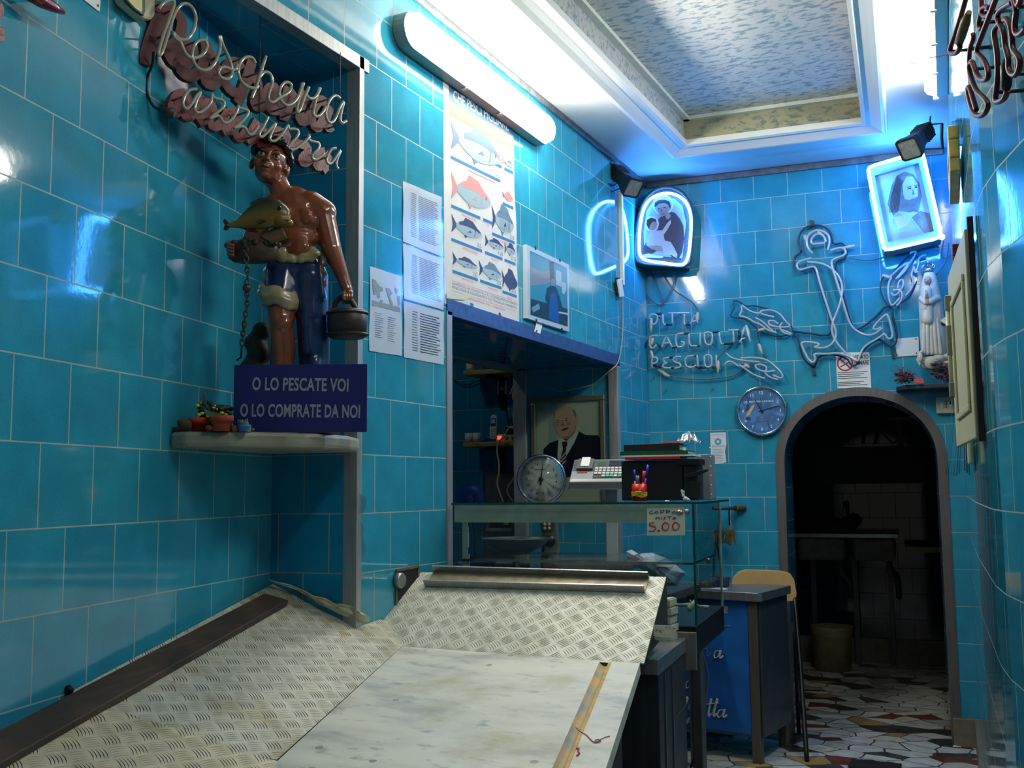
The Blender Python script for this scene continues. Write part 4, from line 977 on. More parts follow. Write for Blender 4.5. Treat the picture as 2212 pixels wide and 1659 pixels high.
# --- papers in clear sleeves
def sheet(name, label, quad, lines, head=None, blue=False, group=None, mapp=False):
    t = thing(name, label, 'notice', FB.Q(*quad[3], W0))
    def B(a, b, dw=0.0):
        x = (quad[0][0]*(1-a)+quad[1][0]*a)*(1-b)+(quad[3][0]*(1-a)+quad[2][0]*a)*b; y = (quad[0][1]*(1-a)+quad[1][1]*a)*(1-b)+(quad[3][1]*(1-a)+quad[2][1]*a)*b
        return FB.Q(x, y, W0, dw+0.003*math.sin(a*5+b*4)**2)
    m = M(); m.grid(lambda i, j: B(i, j), 6, 8); m.build('paper_sheet', mat('sleeve_paper', (208, 214, 222), 0.5), t)
    m = M(); rr = random.Random(len(label))
    def bnd(a0, a1, b0, b1, dw=0.0012):
        n = 4
        for i in range(n): x0, x1 = a0+(a1-a0)*i/n, a0+(a1-a0)*(i+1)/n; m.quad([B(x0, b1, dw), B(x1, b1, dw), B(x1, b0, dw), B(x0, b0, dw)])
    if mapp:
        m.cur = 1; bnd(0.06, 0.96, 0.86*0.46, 0.455)
        for pts in ([(0.06, .14), (.16, .15), (.28, .20), (.40, .21), (.42, .25), (.30, .28), (.33, .33), (.26, .36), (.2, .31), (.12, .33), (.08, .26)], [(0.5, .20), (.62, .2), (.7, .25), (.62, .29), (.66, .33), (.72, .38), (.66, .43), (.62, .36), (.55, .28)],
                    [(.78, .17), (.88, .18), (.86, .24), (.78, .22)], [(.86, .26), (.96, .25), (.97, .36), (.90, .38), (.86, .31)], [(.32, .37), (.40, .36), (.40, .41), (.33, .41)]):
            bi = len(m.v); m.v += [B(x, y, 0.0013) for x, y in pts]; m.face(list(range(bi, bi+len(pts))))
        m.cur = 0
        for k in range(12): bnd(0.16, 0.42-0.1*rr.random(), 0.53+k*0.026, 0.536+k*0.026); bnd(0.55, 0.86-0.16*rr.random(), 0.55+k*0.026, 0.556+k*0.026)
    else:
        m.cur = 0
        for k in range(lines):
            b0 = 0.14+0.74*k/lines; bnd(0.20, 0.34, b0, b0+0.010); bnd(0.40, 0.92-0.12*rr.random(), b0, b0+0.012+(0.004 if blue else 0))
    m.build('print', [mat('print_soft', (120, 126, 138), 0.6) if not blue else INK, mat('map_olive', (150, 154, 140), 0.6)], t)
    m = M(); m.grid(lambda i, j: B(-0.03+1.06*i, -0.02+1.04*j, 0.003), 4, 4); m.build('plastic_sleeve', glassy('clear_sleeve', (250, 252, 255), 0.05, 0.12), t)
sheet('sleeved_notice', 'topmost printed notice in a clear sleeve beside the fish poster', [(870, 391), (953, 426), (955, 555), (870, 522)], 24)
sheet('sleeved_notice', 'middle printed notice in a clear sleeve between two other sheets beside the poster', [(870, 526), (957, 560), (958, 670), (872, 645)], 22)
sheet('sleeved_notice', 'lowest printed list in a clear sleeve with bold dark lines beside the poster', [(872, 650), (958, 674), (958, 788), (872, 772)], 16, blue=True)
sheet('map_notice', 'sheet with a small world map in a sleeve next to the metal post', [(799, 575), (866, 597), (868, 769), (797, 758)], 12, mapp=True)
# --- framed photograph
q = [(1137, 528), (1229, 572), (1230, 717), (1138, 687)]
t = thing('fishmonger_photo', 'white-edged unframed photo print of a person in a blue apron on the tiles', 'picture', FB.Q(1138, 687, W0))
m = M(); m.prism(FB, FB.qs(q, 0.02), 0.001, 0.02); m.build('mount', mat('photo_white', (200, 206, 214), 0.4), t)
m = M()
def fp(pts, mi, k): m.cur = mi; m.flat(FB, FB.qs(cr(1106, 415, pts), 0.02), 0.0202+0.0002*k)
fp([(155, 505), (475, 655), (480, 1165), (160, 1060)], 0, 1)
fp([(160, 640), (250, 690), (330, 680), (330, 790), (250, 800), (160, 810)], 4, 2); fp([(160, 920), (480, 1010), (480, 1160), (160, 1060)], 1, 2)
fp([(320, 600), (360, 600), (368, 800), (330, 800)], 1, 3); fp([(378, 670), (425, 690), (425, 820), (380, 800)], 2, 3); fp([(425, 780), (450, 775), (468, 800), (468, 850), (450, 885), (430, 870)], 2, 4)
fp([(300, 830), (340, 805), (380, 820), (410, 900), (440, 1030), (425, 1040), (390, 970), (385, 1000), (320, 1000), (285, 920)], 1, 5)
fp([(330, 880), (375, 870), (395, 960), (405, 1130), (360, 1120), (315, 1090), (320, 980)], 3, 6); fp([(330, 760), (350, 745), (370, 765), (365, 810), (335, 810)], 4, 6); fp([(395, 1030), (480, 1045), (478, 1060), (395, 1045)], 2, 6)
fp([(165, 1000), (230, 960), (240, 1010), (180, 1040)], 5, 6)
m.build('print', [mat('ph_teal', (52, 140, 168), 0.3), mat('ph_dark', (22, 34, 52), 0.3), mat('ph_pale', (186, 200, 210), 0.3), mat('ph_blue', (30, 74, 160), 0.3), mat('ph_haze', (140, 140, 150), 0.3), mat('ph_grey', (120, 150, 160), 0.3)], t)
M().quad([FB.Q(x, y, 0.02, 0.0025) for x, y in q]).build('glass', glassy('picture_glass', (240, 246, 250), 0.04), t)
for x, y in ((1156, 536), (1209, 562), (1158, 693), (1213, 712)): M().box(FB, FB.q(x, y, .02)[0]-.006, FB.q(x, y, .02)[0]+.006, FB.q(x, y, .02)[1]-.008, FB.q(x, y, .02)[1]+.008, 0.0205, 0.024).build('clip', BLACK, t)
t = thing('paper_tag', 'small white paper tag hanging under the photo of the person in an apron', 'tag', FB.Q(1165, 720))
M().prism(FB, FB.qs([(1160, 696), (1173, 700), (1168, 721), (1155, 716)], 0.01), 0.006, 0.008).build('card', PAPER, t)
M().prism(FB, FB.qs([(1159, 712), (1162, 713), (1161, 718), (1158, 717)], 0.01), 0.008, 0.0085).build('mark', INK, t)
# --- white conduit with switch box and thin cable
u = FB.q(1338, 500)[0]
t = thing('cable_conduit', 'white vertical cable conduit on the tiles near the far corner', 'conduit', FB(u, FB.q(1338, 615)[1]))
M().box(FB, u-0.012, u+0.016, FB.q(1338, 615)[1], FB.q(1338, 415)[1], 0.0, 0.022).build('channel', WHITE, t, bevel=0.002)
t = thing('junction_box', 'small open junction box with a hanging white lid at the conduit end', 'box', FB.Q(1338, 640))
M().box(FB, FB.q(1329, 620)[0], FB.q(1341, 620)[0], FB.q(1335, 637)[1], FB.q(1335, 603)[1], 0.0, 0.02).build('box', DARK, t, bevel=0.002)
M().prism(FB, FB.qs([(1332, 604), (1341, 602), (1346, 640), (1338, 642)], 0.03), 0.028, 0.038).build('lid', WHITE, t, bevel=0.002)
pts = [FB.Q(x, y, 0.012) for x, y in ((1345, 640), (1346, 700), (1343, 745), (1338, 775))]+[FB.Q(x, y, 0.012) for x, y in ((1333, 788), (1322, 797))]
pts += [Vector((-2.1, 5.36, 1.99)), Vector((-2.3, 5.34, 1.96)), Vector((-2.5, 5.36, 2.04)), Vector((-2.535, 5.38, 2.09))]
tag(M().tube(pts, 0.0035, 6, smoothpath=2).build('thin_cable', mat('grey_cable', (150, 144, 120), 0.5)), 'thin pale cable dropping from the junction box and sagging under the recess soffit', 'cable')
# --- wall hole with a valve knob
t = thing('valve_recess', 'square dark wall recess with a round metal knob above the tread plates', 'valve', FB.Q(880, 1300))
q = FB.qs(cr(553, 830, [(1205, 1610), (1395, 1572), (1400, 1760), (1210, 1880)]))
m = M(); b = [(q[0][0], q[0][1]), (q[1][0], q[1][1]), (q[2][0], q[1][1]-0.2), (q[0][0], q[0][1]-0.2)]
m.prism(FB, [b[0], b[1], b[2], b[3]], 0.0004, 0.003); m.build('opening', mat('painted_hole_shade', (16, 18, 20), 0.9), t)  # flat dark sheet painting the shade inside the hole
m = M()
for p, r in ((b[0], b[1]), (b[0], b[3]), (b[1], b[2])):
    d = Vector((r[0]-p[0], r[1]-p[1])); e = d.normalized(); nn = Vector((-e.y, e.x))*0.005
    m.prism(FB, [(p[0]+nn.x, p[1]+nn.y), (p[0]-nn.x, p[1]-nn.y), (r[0]-nn.x, r[1]-nn.y), (r[0]+nn.x, r[1]+nn.y)], 0.0004, 0.006)
m.build('rim', mat('rusty_rim', (104, 92, 78), 0.6, var=0.3), t)
uk, vk = FB.q(867, 1254, 0.02)
TK = lambda x, y, z: FB(uk+x, vk+y, z)
M().lathe(TK, [(0.0, 0.003), (0.028, 0.003), (0.028, 0.02), (0.024, 0.026), (0.020, 0.024), (0.0, 0.026)], 24).build('knob', STEEL, t)
# torn plastic shreds on the post
m = M(); m.flat(FB, FB.qs(cr(553, 830, [(885, 935), (955, 990), (940, 1070), (918, 1120), (888, 1115), (900, 1030)]), 0.01), 0.012); m.flat(FB, FB.qs(cr(553, 830, [(905, 1180), (935, 1240), (930, 1330), (950, 1400), (930, 1540), (915, 1380)]), 0.01), 0.010)
tag(m.build('torn_plastic', glassy('torn_film', (225, 232, 235), 0.12, 0.3)), 'shred of torn clear plastic film stuck to the metal post', 'plastic film')

# ================================================================ RECESS AND STORE: shelves, portrait, small things
FW = Fr((-4.6, 5.85, 0), (1, 0, 0))
YSH = mat('yellowed_shelf_board', (150, 142, 66), 0.5, var=0.3)
def wshelf(label, px0, px1, py, th, depth):
    F2 = Fr((-4.6, 5.85-depth, 0), (1, 0, 0)); a, b = F2.q(px0, py), F2.q(px1, py)
    t = thing('bracket_shelf', label, 'shelf', FW(a[0], a[1]))
    M().box(FW, a[0], FW.O.x*0+(-2.66+4.6), a[1]-th, a[1], 0.0, depth).build('board', YSH, t, bevel=0.006)
    m = M(); uu = F2.q(px0+46, py)[0]
    m.box(FW, uu, uu+0.045, a[1]-th-0.20, a[1]-th, 0.0, 0.02); m.box(FW, uu, uu+0.045, a[1]-th-0.02, a[1]-th, 0.0, depth-0.03)
    m.build('bracket', BLACK, t, bevel=0.002)
    return a[1], depth
zs1, d1 = wshelf('higher yellowed shelf board on a black bracket inside the recess', 1000, 1125, 801, 0.03, 0.22)
zs2, d2 = wshelf('lower yellowed shelf board carrying the cordless phone inside the recess', 999, 1127, 956, 0.03, 0.22)
FSh = Fr((-4.6, 5.85-0.14, 0), (1, 0, 0))
def onshelf(px, z): u = FSh.q(px, 950)[0]; return FSh(u, z+0.0005)
c = onshelf(1018, zs1); T = lambda x, y, z: c+Vector((x, y, z))
tag(M().lathe(T, [(0, 0), (0.03, 0), (0.03, 0.10), (0.026, 0.10), (0.025, 0.01), (0, 0.01)], 18).build('white_beaker', PAPER), 'white cylindrical beaker on the higher recess shelf', 'beaker')
m = M(); rr = random.Random(9); c = onshelf(1062, zs1)
m.grid(lambda i, j: c+Vector(((i-0.5)*0.16, (j-0.5)*0.12, 0.002+0.05*max(0, math.sin(i*3.1)*math.sin(j*3.1))+0.022*noise.noise(Vector((i*6, j*6, 1))))), 14, 10)
tag(m.build('crumpled_bag', glassy('clear_bag', (225, 235, 240), 0.12, 0.2)), 'crumpled clear plastic bag on the higher recess shelf', 'bag')
PR = mat('till_roll_paper', (196, 200, 220), 0.6)
for px, lb in ((1013, 'outer of two white till rolls on the lower recess shelf'), (1030, 'till roll next to the cordless phone on the lower recess shelf')):
    c = onshelf(px, zs2); T = lambda x, y, z: c+Vector((x, y, z)); t = thing('till_roll', lb, 'paper roll', c, 'till rolls on the recess shelf')
    M().lathe(T, [(0.008, 0), (0.026, 0), (0.026, 0.062), (0.008, 0.062)], 20).build('paper', PR, t)
    M().lathe(T, [(0.004, 0.001), (0.008, 0.001), (0.008, 0.0625), (0.004, 0.0625)], 12).build('core', mat('cardboard', (140, 110, 76), 0.7), t)
c = onshelf(1062, zs2); t = thing('cordless_phone', 'white and blue cordless phone standing in its cradle on the lower recess shelf', 'phone', c)
Tp = lambda x, y, z: c+Vector((x, y, z))
PBL = mat('phone_blue', (36, 66, 168), 0.3); PWH = mat('phone_white', (214, 216, 222), 0.3)
M().prism(lambda x, y, z: Tp(x, z, y), [(-0.055, 0.0), (0.045, 0.0), (0.04, 0.018), (-0.01, 0.035), (-0.03, 0.03)], -0.04, 0.04).build('cradle', PBL, t, bevel=0.004)
TT = lambda x, y, z: Tp(x+0.012, y, 0.015+z)
ou = [(-0.022, 0), (0.022, 0), (0.0245, 0.08), (0.022, 0.145), (0.012, 0.158), (-0.012, 0.158), (-0.022, 0.145), (-0.0245, 0.08)]
M().prism(lambda x, y, z: TT(x+y*0.06, z, y), ou, -0.012, 0.012).build('handset', PWH, t, bevel=0.004)
m = M(); m.prism(lambda x, y, z: TT(x+y*0.06, z, y), [(-0.018, 0.085), (0.018, 0.085), (0.019, 0.125), (0.012, 0.138), (-0.012, 0.138), (-0.019, 0.125)], -0.0135, -0.0121); m.build('face_panel', PBL, t)
M().prism(lambda x, y, z: TT(x+y*0.06, z, y), [(-0.013, 0.104), (0.013, 0.104), (0.013, 0.128), (-0.013, 0.128)], -0.0142, -0.0136).build('screen', mat('pale_phone_screen', (190, 214, 230), 0.2), t)  # plain pale screen colour
m = M()
for i in range(3):
    for j in range(4): m.box(lambda x, y, z: TT(x+y*0.06, z, y), -0.015+i*0.012, -0.007+i*0.012, 0.018+j*0.015, 0.027+j*0.015, -0.0135, -0.012)
m.build('keypad', mat('phone_key', (160, 164, 176), 0.4), t)
c = onshelf(1102, zs2); t = thing('power_strip', 'cream socket strip with a lit red switch on the lower recess shelf', 'power strip', c)
T = lambda x, y, z: c+Vector((x, y, z))
M().box(T, -0.075, 0.07, -0.05, 0.0, 0, 0.045).build('body', CREAM, t, bevel=0.004)
M().box(T, -0.062, -0.035, -0.056, -0.0501, 0.012, 0.034).build('switch', emit('lit_red_switch', (1.0, 0.03, 0.02), 2.2), t, bevel=0.001)
for k in range(2): M().lathe(lambda x, y, z, k=k: T(0.0+k*0.042+x, -0.05+z*-1, 0.023+y), [(0, 0.0005), (0.014, 0.0005), (0.014, 0.0025), (0, 0.0012)], 14).build('socket_face', mat('socket_shade', (120, 116, 96), 0.5), t)
c = onshelf(1113, zs2+0.047); T = lambda x, y, z: c+Vector((x, y, z))
t = thing('black_adapter', 'black transformer plug with its cable on top of the socket strip', 'adapter', c)
M().box(T, -0.045, 0.045, -0.06, 0.0, 0.0, 0.05).build('case', BLACK, t, bevel=0.008)
M().tube([T(0.0, -0.03, 0.05), T(-0.02, -0.03, 0.1), T(0.02, -0.03, 0.115), T(0.045, -0.03, 0.1), T(-0.01, -0.03, 0.09)], 0.004, 6, smoothpath=2).build('lead', BLACK, t)
Fth = Fr((-4.6, 5.85, 0), (1, 0, 0)); u0, v0 = Fth.q(1077, 852); u1, v1 = Fth.q(1097, 822)
t = thing('wall_thermometer', 'white digital thermometer with a dark display on the recess wall', 'thermometer', Fth(u0, v0))
M().box(Fth, u0, u1, v0, v1, 0.0, 0.02).build('case', WHITE, t, bevel=0.004); M().box(Fth, u0+0.012, u1-0.01, v1-0.036, v1-0.012, 0.0201, 0.021).build('display', mat('lcd_dark', (50, 60, 60), 0.2), t)
m = M(); m.lathe(lambda x, y, z: Fth((u0+u1)/2+x, v0+0.035+y, 0.0201+z), [(0, 0.001), (0.016, 0.001), (0.016, 0.002), (0.012, 0.002)], 16); m.build('dial', mat('grey_ring', (150, 152, 150), 0.4), t)
M().tube([Fth((u0+u1)/2, v0, 0.012), Fth((u0+u1)/2+0.02, v0-0.1, 0.012), Fth((u0+u1)/2+0.045, v0-0.2, 0.012), Fth(u1+0.015, v0-0.26, 0.015)], 0.0035, 6, smoothpath=2).build('lead', BLACK, t)
q = [Fth.q(x, y) for x, y in ((969, 845), (977, 845), (977, 876), (969, 876))]
t = thing('letter_sign', 'white sign half hidden by the metal post with two black capitals showing', 'sign', Fth(q[3][0], q[3][1]))
M().box(Fth, q[3][0]-0.25, q[2][0], q[3][1], q[0][1], 0.002, 0.006).build('plate', PAPER, t)
m = M(); m.text('O', 0.045, lambda x, y, z: Fth(q[2][0]-0.04+x, q[3][1]+0.062+y, 0.0065), bold=0.001); m.text('E', 0.045, lambda x, y, z: Fth(q[2][0]-0.038+x, q[3][1]+0.012+y, 0.0065), bold=0.001); m.build('lettering', INK, t)
# cream cables looping down from the socket strip
Fc = Fr((-4.6, 5.60, 0), (1, 0, 0))
def cables(label, pts, r=0.006, mt=CREAM, F=Fc, nm='cream_cable'): tag(M().tube([F.Q(x, y) for x, y in pts], r, 8, smoothpath=2).build(nm, mt), label, 'cable')
cables('cream cable plugged beside the red switch and hanging in a long curve', [(1088, 944), (1076, 955), (1073, 975), (1080, 1010), (1073, 1045), (1078, 1060), (1087, 1085)])
cables('cream cable looping from the metal post top down past the socket strip', [(1121, 868), (1109, 880), (1110, 910), (1113, 950), (1119, 985), (1114, 1030), (1094, 1055), (1098, 1070), (1110, 1085)])
cables('pale thin cord slanting beside the recess post', [(1120, 800), (1112, 825), (1103, 850), (1100, 852)], 0.004)
cables('thin cord curling behind the cream cables near the recess post', [(1118, 818), (1106, 850), (1108, 866), (1120, 873)], 0.003, nm='curled_cable')
cables('white cord arching over the socket strip', [(1092, 938), (1098, 925), (1108, 922), (1115, 935), (1118, 960), (1121, 985)], 0.005, nm='arched_cable')
m = M(); m.tube([Fth.Q(x, y, 0.02) for x, y in ((970, 790), (985, 765), (996, 752))], 0.004, 6); tag(m.build('dark_wire', BLACK), 'short dark wire slanting in the shaded top corner of the recess', 'wire')
m = M(); m.tube([Fth.Q(x, y, 0.02) for x, y in ((972, 812), (990, 828), (1012, 832), (1035, 822))], 0.003, 6, smoothpath=2); tag(m.build('sagging_wire', BLACK), 'thin dark wire sagging under the higher recess shelf', 'wire')
# steel electrical box and blue skimmer on the store wall
u0, v0 = Fth.q(1049, 1225, 0.08); u1, v1 = Fth.q(1121, 1021, 0.08)
t = thing('electric_cabinet', 'grey metal wall cabinet with a dark opening behind the dial scale', 'cabinet', Fth(u0, v0))
M().box(Fth, u0, u1+0.1, v0, v1, 0.003, 0.08).build('body', mat('grey_cabinet', (104, 110, 112), 0.45, 0.4, var=0.2), t, bevel=0.004)
a, b = Fth.q(1056, 1140, 0.08), Fth.q(1104, 1115, 0.08)
M().box(Fth, a[0], b[0], a[1], b[1], 0.0802, 0.084).build('opening', mat('painted_hole_shade', (16, 18, 20), 0.9), t)  # raised dark plate that paints the shaded inside of the cabinet
M().box(Fth, a[0]-0.012, b[0]+0.012, a[1]-0.02, a[1], 0.0802, 0.10).build('sill', mat('pale_sill', (150, 148, 130), 0.5), t)
a = Fth.q(1091, 1134, 0.08); M().box(Fth, a[0], a[0]+0.035, a[1], a[1]+0.025, 0.085, 0.10).build('yellow_sponge', mat('sponge_yellow', (178, 176, 30), 0.8), t)
SKB = mat('blue_skimmer_plastic', (30, 74, 160), 0.4)
Fk = Fr((-4.6, 5.75, 0), (1, 0, 0)); c = Fk.q(1016, 1080)
t = thing('blue_skimmer', 'blue plastic skimmer spoon with radial slots hanging upright on the store wall', 'skimmer', Fk(c[0], c[1]-0.3))
m = M(); T = lambda x, y, z: Fk(c[0]+x, c[1]+y, z)
for k in range(36):
    a0, a1 = 2*math.pi*k/36, 2*math.pi*(k+0.62)/36
    for r0, r1 in ((0.03, 0.062),):
        pass
    m.quad([T(r*math.cos(a), r*math.sin(a), 0.02-0.035*(r/0.1)**2+0.0) for r, a in ((0.035, a0), (0.062, a0), (0.062, a1), (0.035, a1))])
m.build('slotted_bowl', SKB, t, thick=0.002)
m = M(); m.lathe(T, [(0.0, 0.021), (0.02, 0.020), (0.037, 0.0165)], 30); m.build('bowl_centre', SKB, t, thick=0.002)
m = M(); m.lathe(T, [(0.06, 0.008), (0.08, -0.002), (0.10, -0.014), (0.106, -0.014)], 36); m.build('bowl_rim', SKB, t, thick=0.002)
m = M(); m.tube([T(0, -0.10, -0.01), T(0.015, -0.2, 0.0), T(0.025, -0.30, 0.0), T(0.032, -0.36, 0.0)], [0.012, 0.017, 0.014, 0.01], 8, flat=0.5); m.build('handle', SKB, t)
# portrait on the recess end wall
t = thing('framed_portrait', 'silver framed photo portrait of a person in dark suit and striped tie', 'picture', FJ.Q(1232, 1050))
q = FJ.qs([(1145, 860), (1305, 853), (1309, 1090), (1153, 1095)], 0.03)
q[3] = (q[0][0], q[3][1]); q[2] = (q[1][0], q[3][1]); q[1] = (q[1][0], q[0][1])
L0, R0, B0_, T0 = q[0][0], q[1][0], q[3][1], q[0][1]
m = M(); fw = 0.032
for a, b, c_, d in ((L0, R0, T0-fw, T0), (L0, R0, B0_, B0_+fw), (L0, L0+fw, B0_+fw, T0-fw), (R0-fw, R0, B0_+fw, T0-fw)): m.box(FJ, a, b, c_, d, 0.002, 0.03)
m.build('frame', mat('silver_frame', (150, 146, 128), 0.3, 0.7), t, bevel=0.006)
m = M()
def fj(pts, mi, k): m.cur = mi; m.flat(FJ, FJ.qs(cr(1106, 830, pts), 0.02), 0.018+0.0003*k)
m.cur = 0; m.flat(FJ, [(L0+fw, B0_+fw), (R0-fw, B0_+fw), (R0-fw, T0-fw), (L0+fw, T0-fw)], 0.0175)
fj([(330, 165), (390, 160), (380, 640), (300, 640)], 5, 0)
fj([(268, 625), (272, 560), (320, 510), (400, 480), (440, 470), (540, 440), (570, 405), (640, 440), (740, 440), (765, 470), (775, 640), (780, 800), (400, 800), (300, 640)], 1, 1)
fj([(400, 480), (420, 465), (470, 490), (565, 405), (575, 415), (540, 500), (470, 620), (450, 720), (395, 690), (392, 600)], 2, 2)
fj([(430, 500), (470, 490), (480, 510), (465, 560), (470, 640), (490, 730), (430, 700), (415, 650), (440, 560)], 3, 3)
for k in range(3): fj([(418, 668+k*30-30), (468, 600+k*36-20), (469, 612+k*36-20), (420, 680+k*30-30)], 2, 4)
fj([(362, 270), (365, 230), (400, 200), (450, 188), (500, 195), (540, 220), (555, 260), (578, 285), (578, 330), (558, 350), (550, 410), (520, 450), (470, 478), (430, 465), (390, 420), (372, 370), (366, 320)], 4, 5)
fj([(520, 215), (545, 225), (556, 265), (552, 300), (540, 270)], 6, 6); fj([(365, 240), (372, 230), (370, 300), (364, 290)], 6, 6)
for sx in ((376, 318), (448, 300)): fj([(sx[0], sx[1]), (sx[0]+20, sx[1]-12), (sx[0]+42, sx[1]-4), (sx[0]+20, sx[1]+4)], 6, 7); fj([(sx[0]+8, sx[1]+16), (sx[0]+22, sx[1]+8), (sx[0]+38, sx[1]+14), (sx[0]+22, sx[1]+20)], 7, 7)
fj([(430, 310), (442, 305), (448, 345), (456, 358), (432, 366), (414, 358), (424, 345)], 8, 7); fj([(420, 396), (450, 384), (492, 370), (480, 388), (445, 402)], 7, 8); fj([(430, 462), (470, 478), (520, 448), (550, 400), (556, 330), (540, 400), (500, 440)], 8, 6)
fj([(372, 330), (400, 350), (404, 366), (384, 372)], 8, 6); fj([(468, 330), (500, 326), (506, 350), (480, 358)], 8, 6)
m.build('print', [mat('pt_backdrop', (164, 172, 150), 0.35), mat('pt_suit', (22, 24, 36), 0.4), mat('pt_shirt', (190, 196, 180), 0.4), mat('pt_tie', (72, 22, 34), 0.4), mat('pt_skin', (184, 148, 122), 0.4), mat('pt_curtain', (134, 158, 146), 0.4), mat('pt_grey_hair', (120, 108, 94), 0.4), mat('pt_dark', (58, 36, 32), 0.4), mat('pt_skin_shade', (156, 116, 94), 0.4)], t)
M().quad([FJ(x, y, 0.024) for x, y in ((L0+fw, B0_+fw), (R0-fw, B0_+fw), (R0-fw, T0-fw), (L0+fw, T0-fw))]).build('glass', glassy('portrait_glass', (240, 246, 244), 0.02), t)
M().tube([FJ.Q(1228, 852, 0.01), FJ.Q(1226, 842, 0.01)], 0.003, 5).build('hook', BLACK, t)

# ================================================================ FAR WALL
NB = (0.05, 0.36, 1.0, 1)
LITBLUE = emit('lit_blue_neon', (1.6, 9.0, 30.0, 1), 1.0*NEON)
GT = mat('unlit_white_tube', (168, 172, 176), 0.18, coat=0.5); ROD = mat('bent_dark_rod', (44, 60, 78), 0.4, 0.5); CAPM = mat('electrode_cap', (190, 178, 150), 0.4); PAINTK = mat('black_tube_paint', (26, 28, 32), 0.4)
c2 = lambda p: cr(1106, 415, p); c6 = lambda p: cr(1659, 415, p); cz = lambda p: cr(1280, 340, p, 3.19)
def tubes(m, F, paths, w, r, n=7, sm=2):
    for q in paths: m.tube([F.Q(*p, w) for p in q], r, n, smoothpath=sm)
CAPR = [0.007, 0.010, 0.010, 0.006]
def et(t, nm, mt, paths, w, r, n=7, sm=2): return each(t, nm, mt, [M().tube([FC.Q(*p, w) for p in q], r, n, smoothpath=sm) for q in paths])
# --- arched saint picture with neon
BOXM = mat('carved_dark_frame', (52, 46, 46), 0.5, var=0.4, vs=60, bump=0.6, bs=70)
t = thing('arched_saint_picture', 'arched shrine picture of a saint with a child ringed by blue neon', 'picture', FC.Q(1435, 580))
D = 0.20
FAr = Fr(FC.Q(1435, 500), Vector((math.cos(aC+0.24), math.sin(aC+0.24), 0)))
fo = [(1376, 573), (1368, 555), (1372, 500), (1382, 450), (1395, 425), (1415, 408), (1438, 402), (1460, 406), (1480, 420), (1494, 445), (1498, 480), (1494, 540), (1490, 580)]
FAr.O = FAr.O+FAr.ez*0.16
qo = FAr.qs(fo); M().prism(FAr, qo, -0.10, 0.0).build('case', BOXM, t, bevel=0.006)
cen = Vector((sum(x for x, y in qo)/len(qo), sum(y for x, y in qo)/len(qo)))
sh = lambda k: [(cen.x+(x-cen.x)*k, cen.y+(y-cen.y)*k) for x, y in qo]
m = M(); m.tube([FAr(x, y, 0.004) for x, y in sh(0.97)], 0.012, 6, closed=True, smoothpath=1); m.build('carved_border', BOXM, t)
pts = [(1392, 552), (1383, 540), (1384, 500), (1390, 455), (1405, 430), (1430, 420), (1455, 421), (1480, 438), (1494, 465), (1493, 500), (1488, 555), (1478, 571), (1440, 571)]
m = M(); n0 = [(1436, 568), (1398, 564), (1384, 555), (1380, 540), (1381, 500), (1388, 455), (1402, 430), (1430, 417), (1456, 418), (1480, 432), (1493, 460), (1493, 500), (1488, 550), (1480, 570), (1468, 573), (1433, 568)]
tubes(m, FAr, [n0], 0.035, 0.0085, 8); m.build('neon_tube', LITBLUE, t)
m = M()
pic = [(1392, 550), (1390, 500), (1397, 455), (1412, 434), (1435, 426), (1458, 430), (1474, 445), (1482, 480), (1478, 520), (1474, 558)]
m.flat(FAr, FAr.qs(pic, 0.006), 0.006)
def fa(p, mi, k): m.cur = mi; m.flat(FAr, FAr.qs(c2(p), 0.006), 0.006+0.0004*k)
ell = lambda x, y, a, b, n=16: [(x+a*math.cos(2*math.pi*k/n), y+b*math.sin(2*math.pi*k/n)) for k in range(n)]
fa(ell(1305, 110, 88, 92), 4, 1); fa(ell(1305, 112, 76, 80), 0, 2)
fa([(1250, 250), (1290, 210), (1345, 200), (1370, 170), (1410, 180), (1450, 230), (1480, 290), (1490, 400), (1470, 520), (1440, 580), (1380, 560), (1300, 480), (1200, 540), (1130, 540), (1120, 500), (1180, 400), (1260, 320)], 1, 3)
fa([(1250, 110), (1260, 80), (1300, 70), (1345, 80), (1362, 110), (1355, 150), (1330, 190), (1300, 215), (1270, 190), (1256, 150)], 2, 5); fa([(1230, 130), (1235, 90), (1270, 68), (1320, 66), (1360, 82), (1372, 120), (1366, 145), (1350, 110), (1320, 95), (1270, 100), (1252, 120)], 3, 6)
fa([(1320, 190), (1350, 175), (1375, 205), (1350, 240), (1330, 230)], 2, 5)
fa(ell(1208, 275, 62, 66), 4, 4); fa(ell(1210, 280, 44, 52), 2, 6); fa([(1160, 280), (1165, 240), (1200, 222), (1240, 232), (1250, 260), (1215, 255), (1190, 290), (1185, 320)], 3, 7)
fa([(1190, 350), (1240, 335), (1300, 330), (1340, 270), (1370, 240), (1375, 265), (1340, 330), (1310, 370), (1320, 420), (1370, 430), (1400, 480), (1430, 540), (1420, 570), (1380, 545), (1320, 540), (1290, 500), (1240, 470), (1190, 480), (1160, 460), (1165, 400)], 5, 7)
fa([(1170, 470), (1240, 460), (1290, 470), (1310, 510), (1260, 510), (1200, 490)], 2, 8)
fa([(1262, 140), (1284, 146), (1282, 151), (1262, 147)], 3, 8); fa([(1306, 132), (1334, 128), (1332, 134), (1308, 138)], 3, 8); fa([(1286, 186), (1314, 182), (1304, 192)], 6, 8); fa([(1292, 140), (1298, 170), (1286, 172)], 6, 8)
fa([(1120, 545), (1180, 530), (1310, 555), (1300, 570), (1120, 565)], 5, 4)
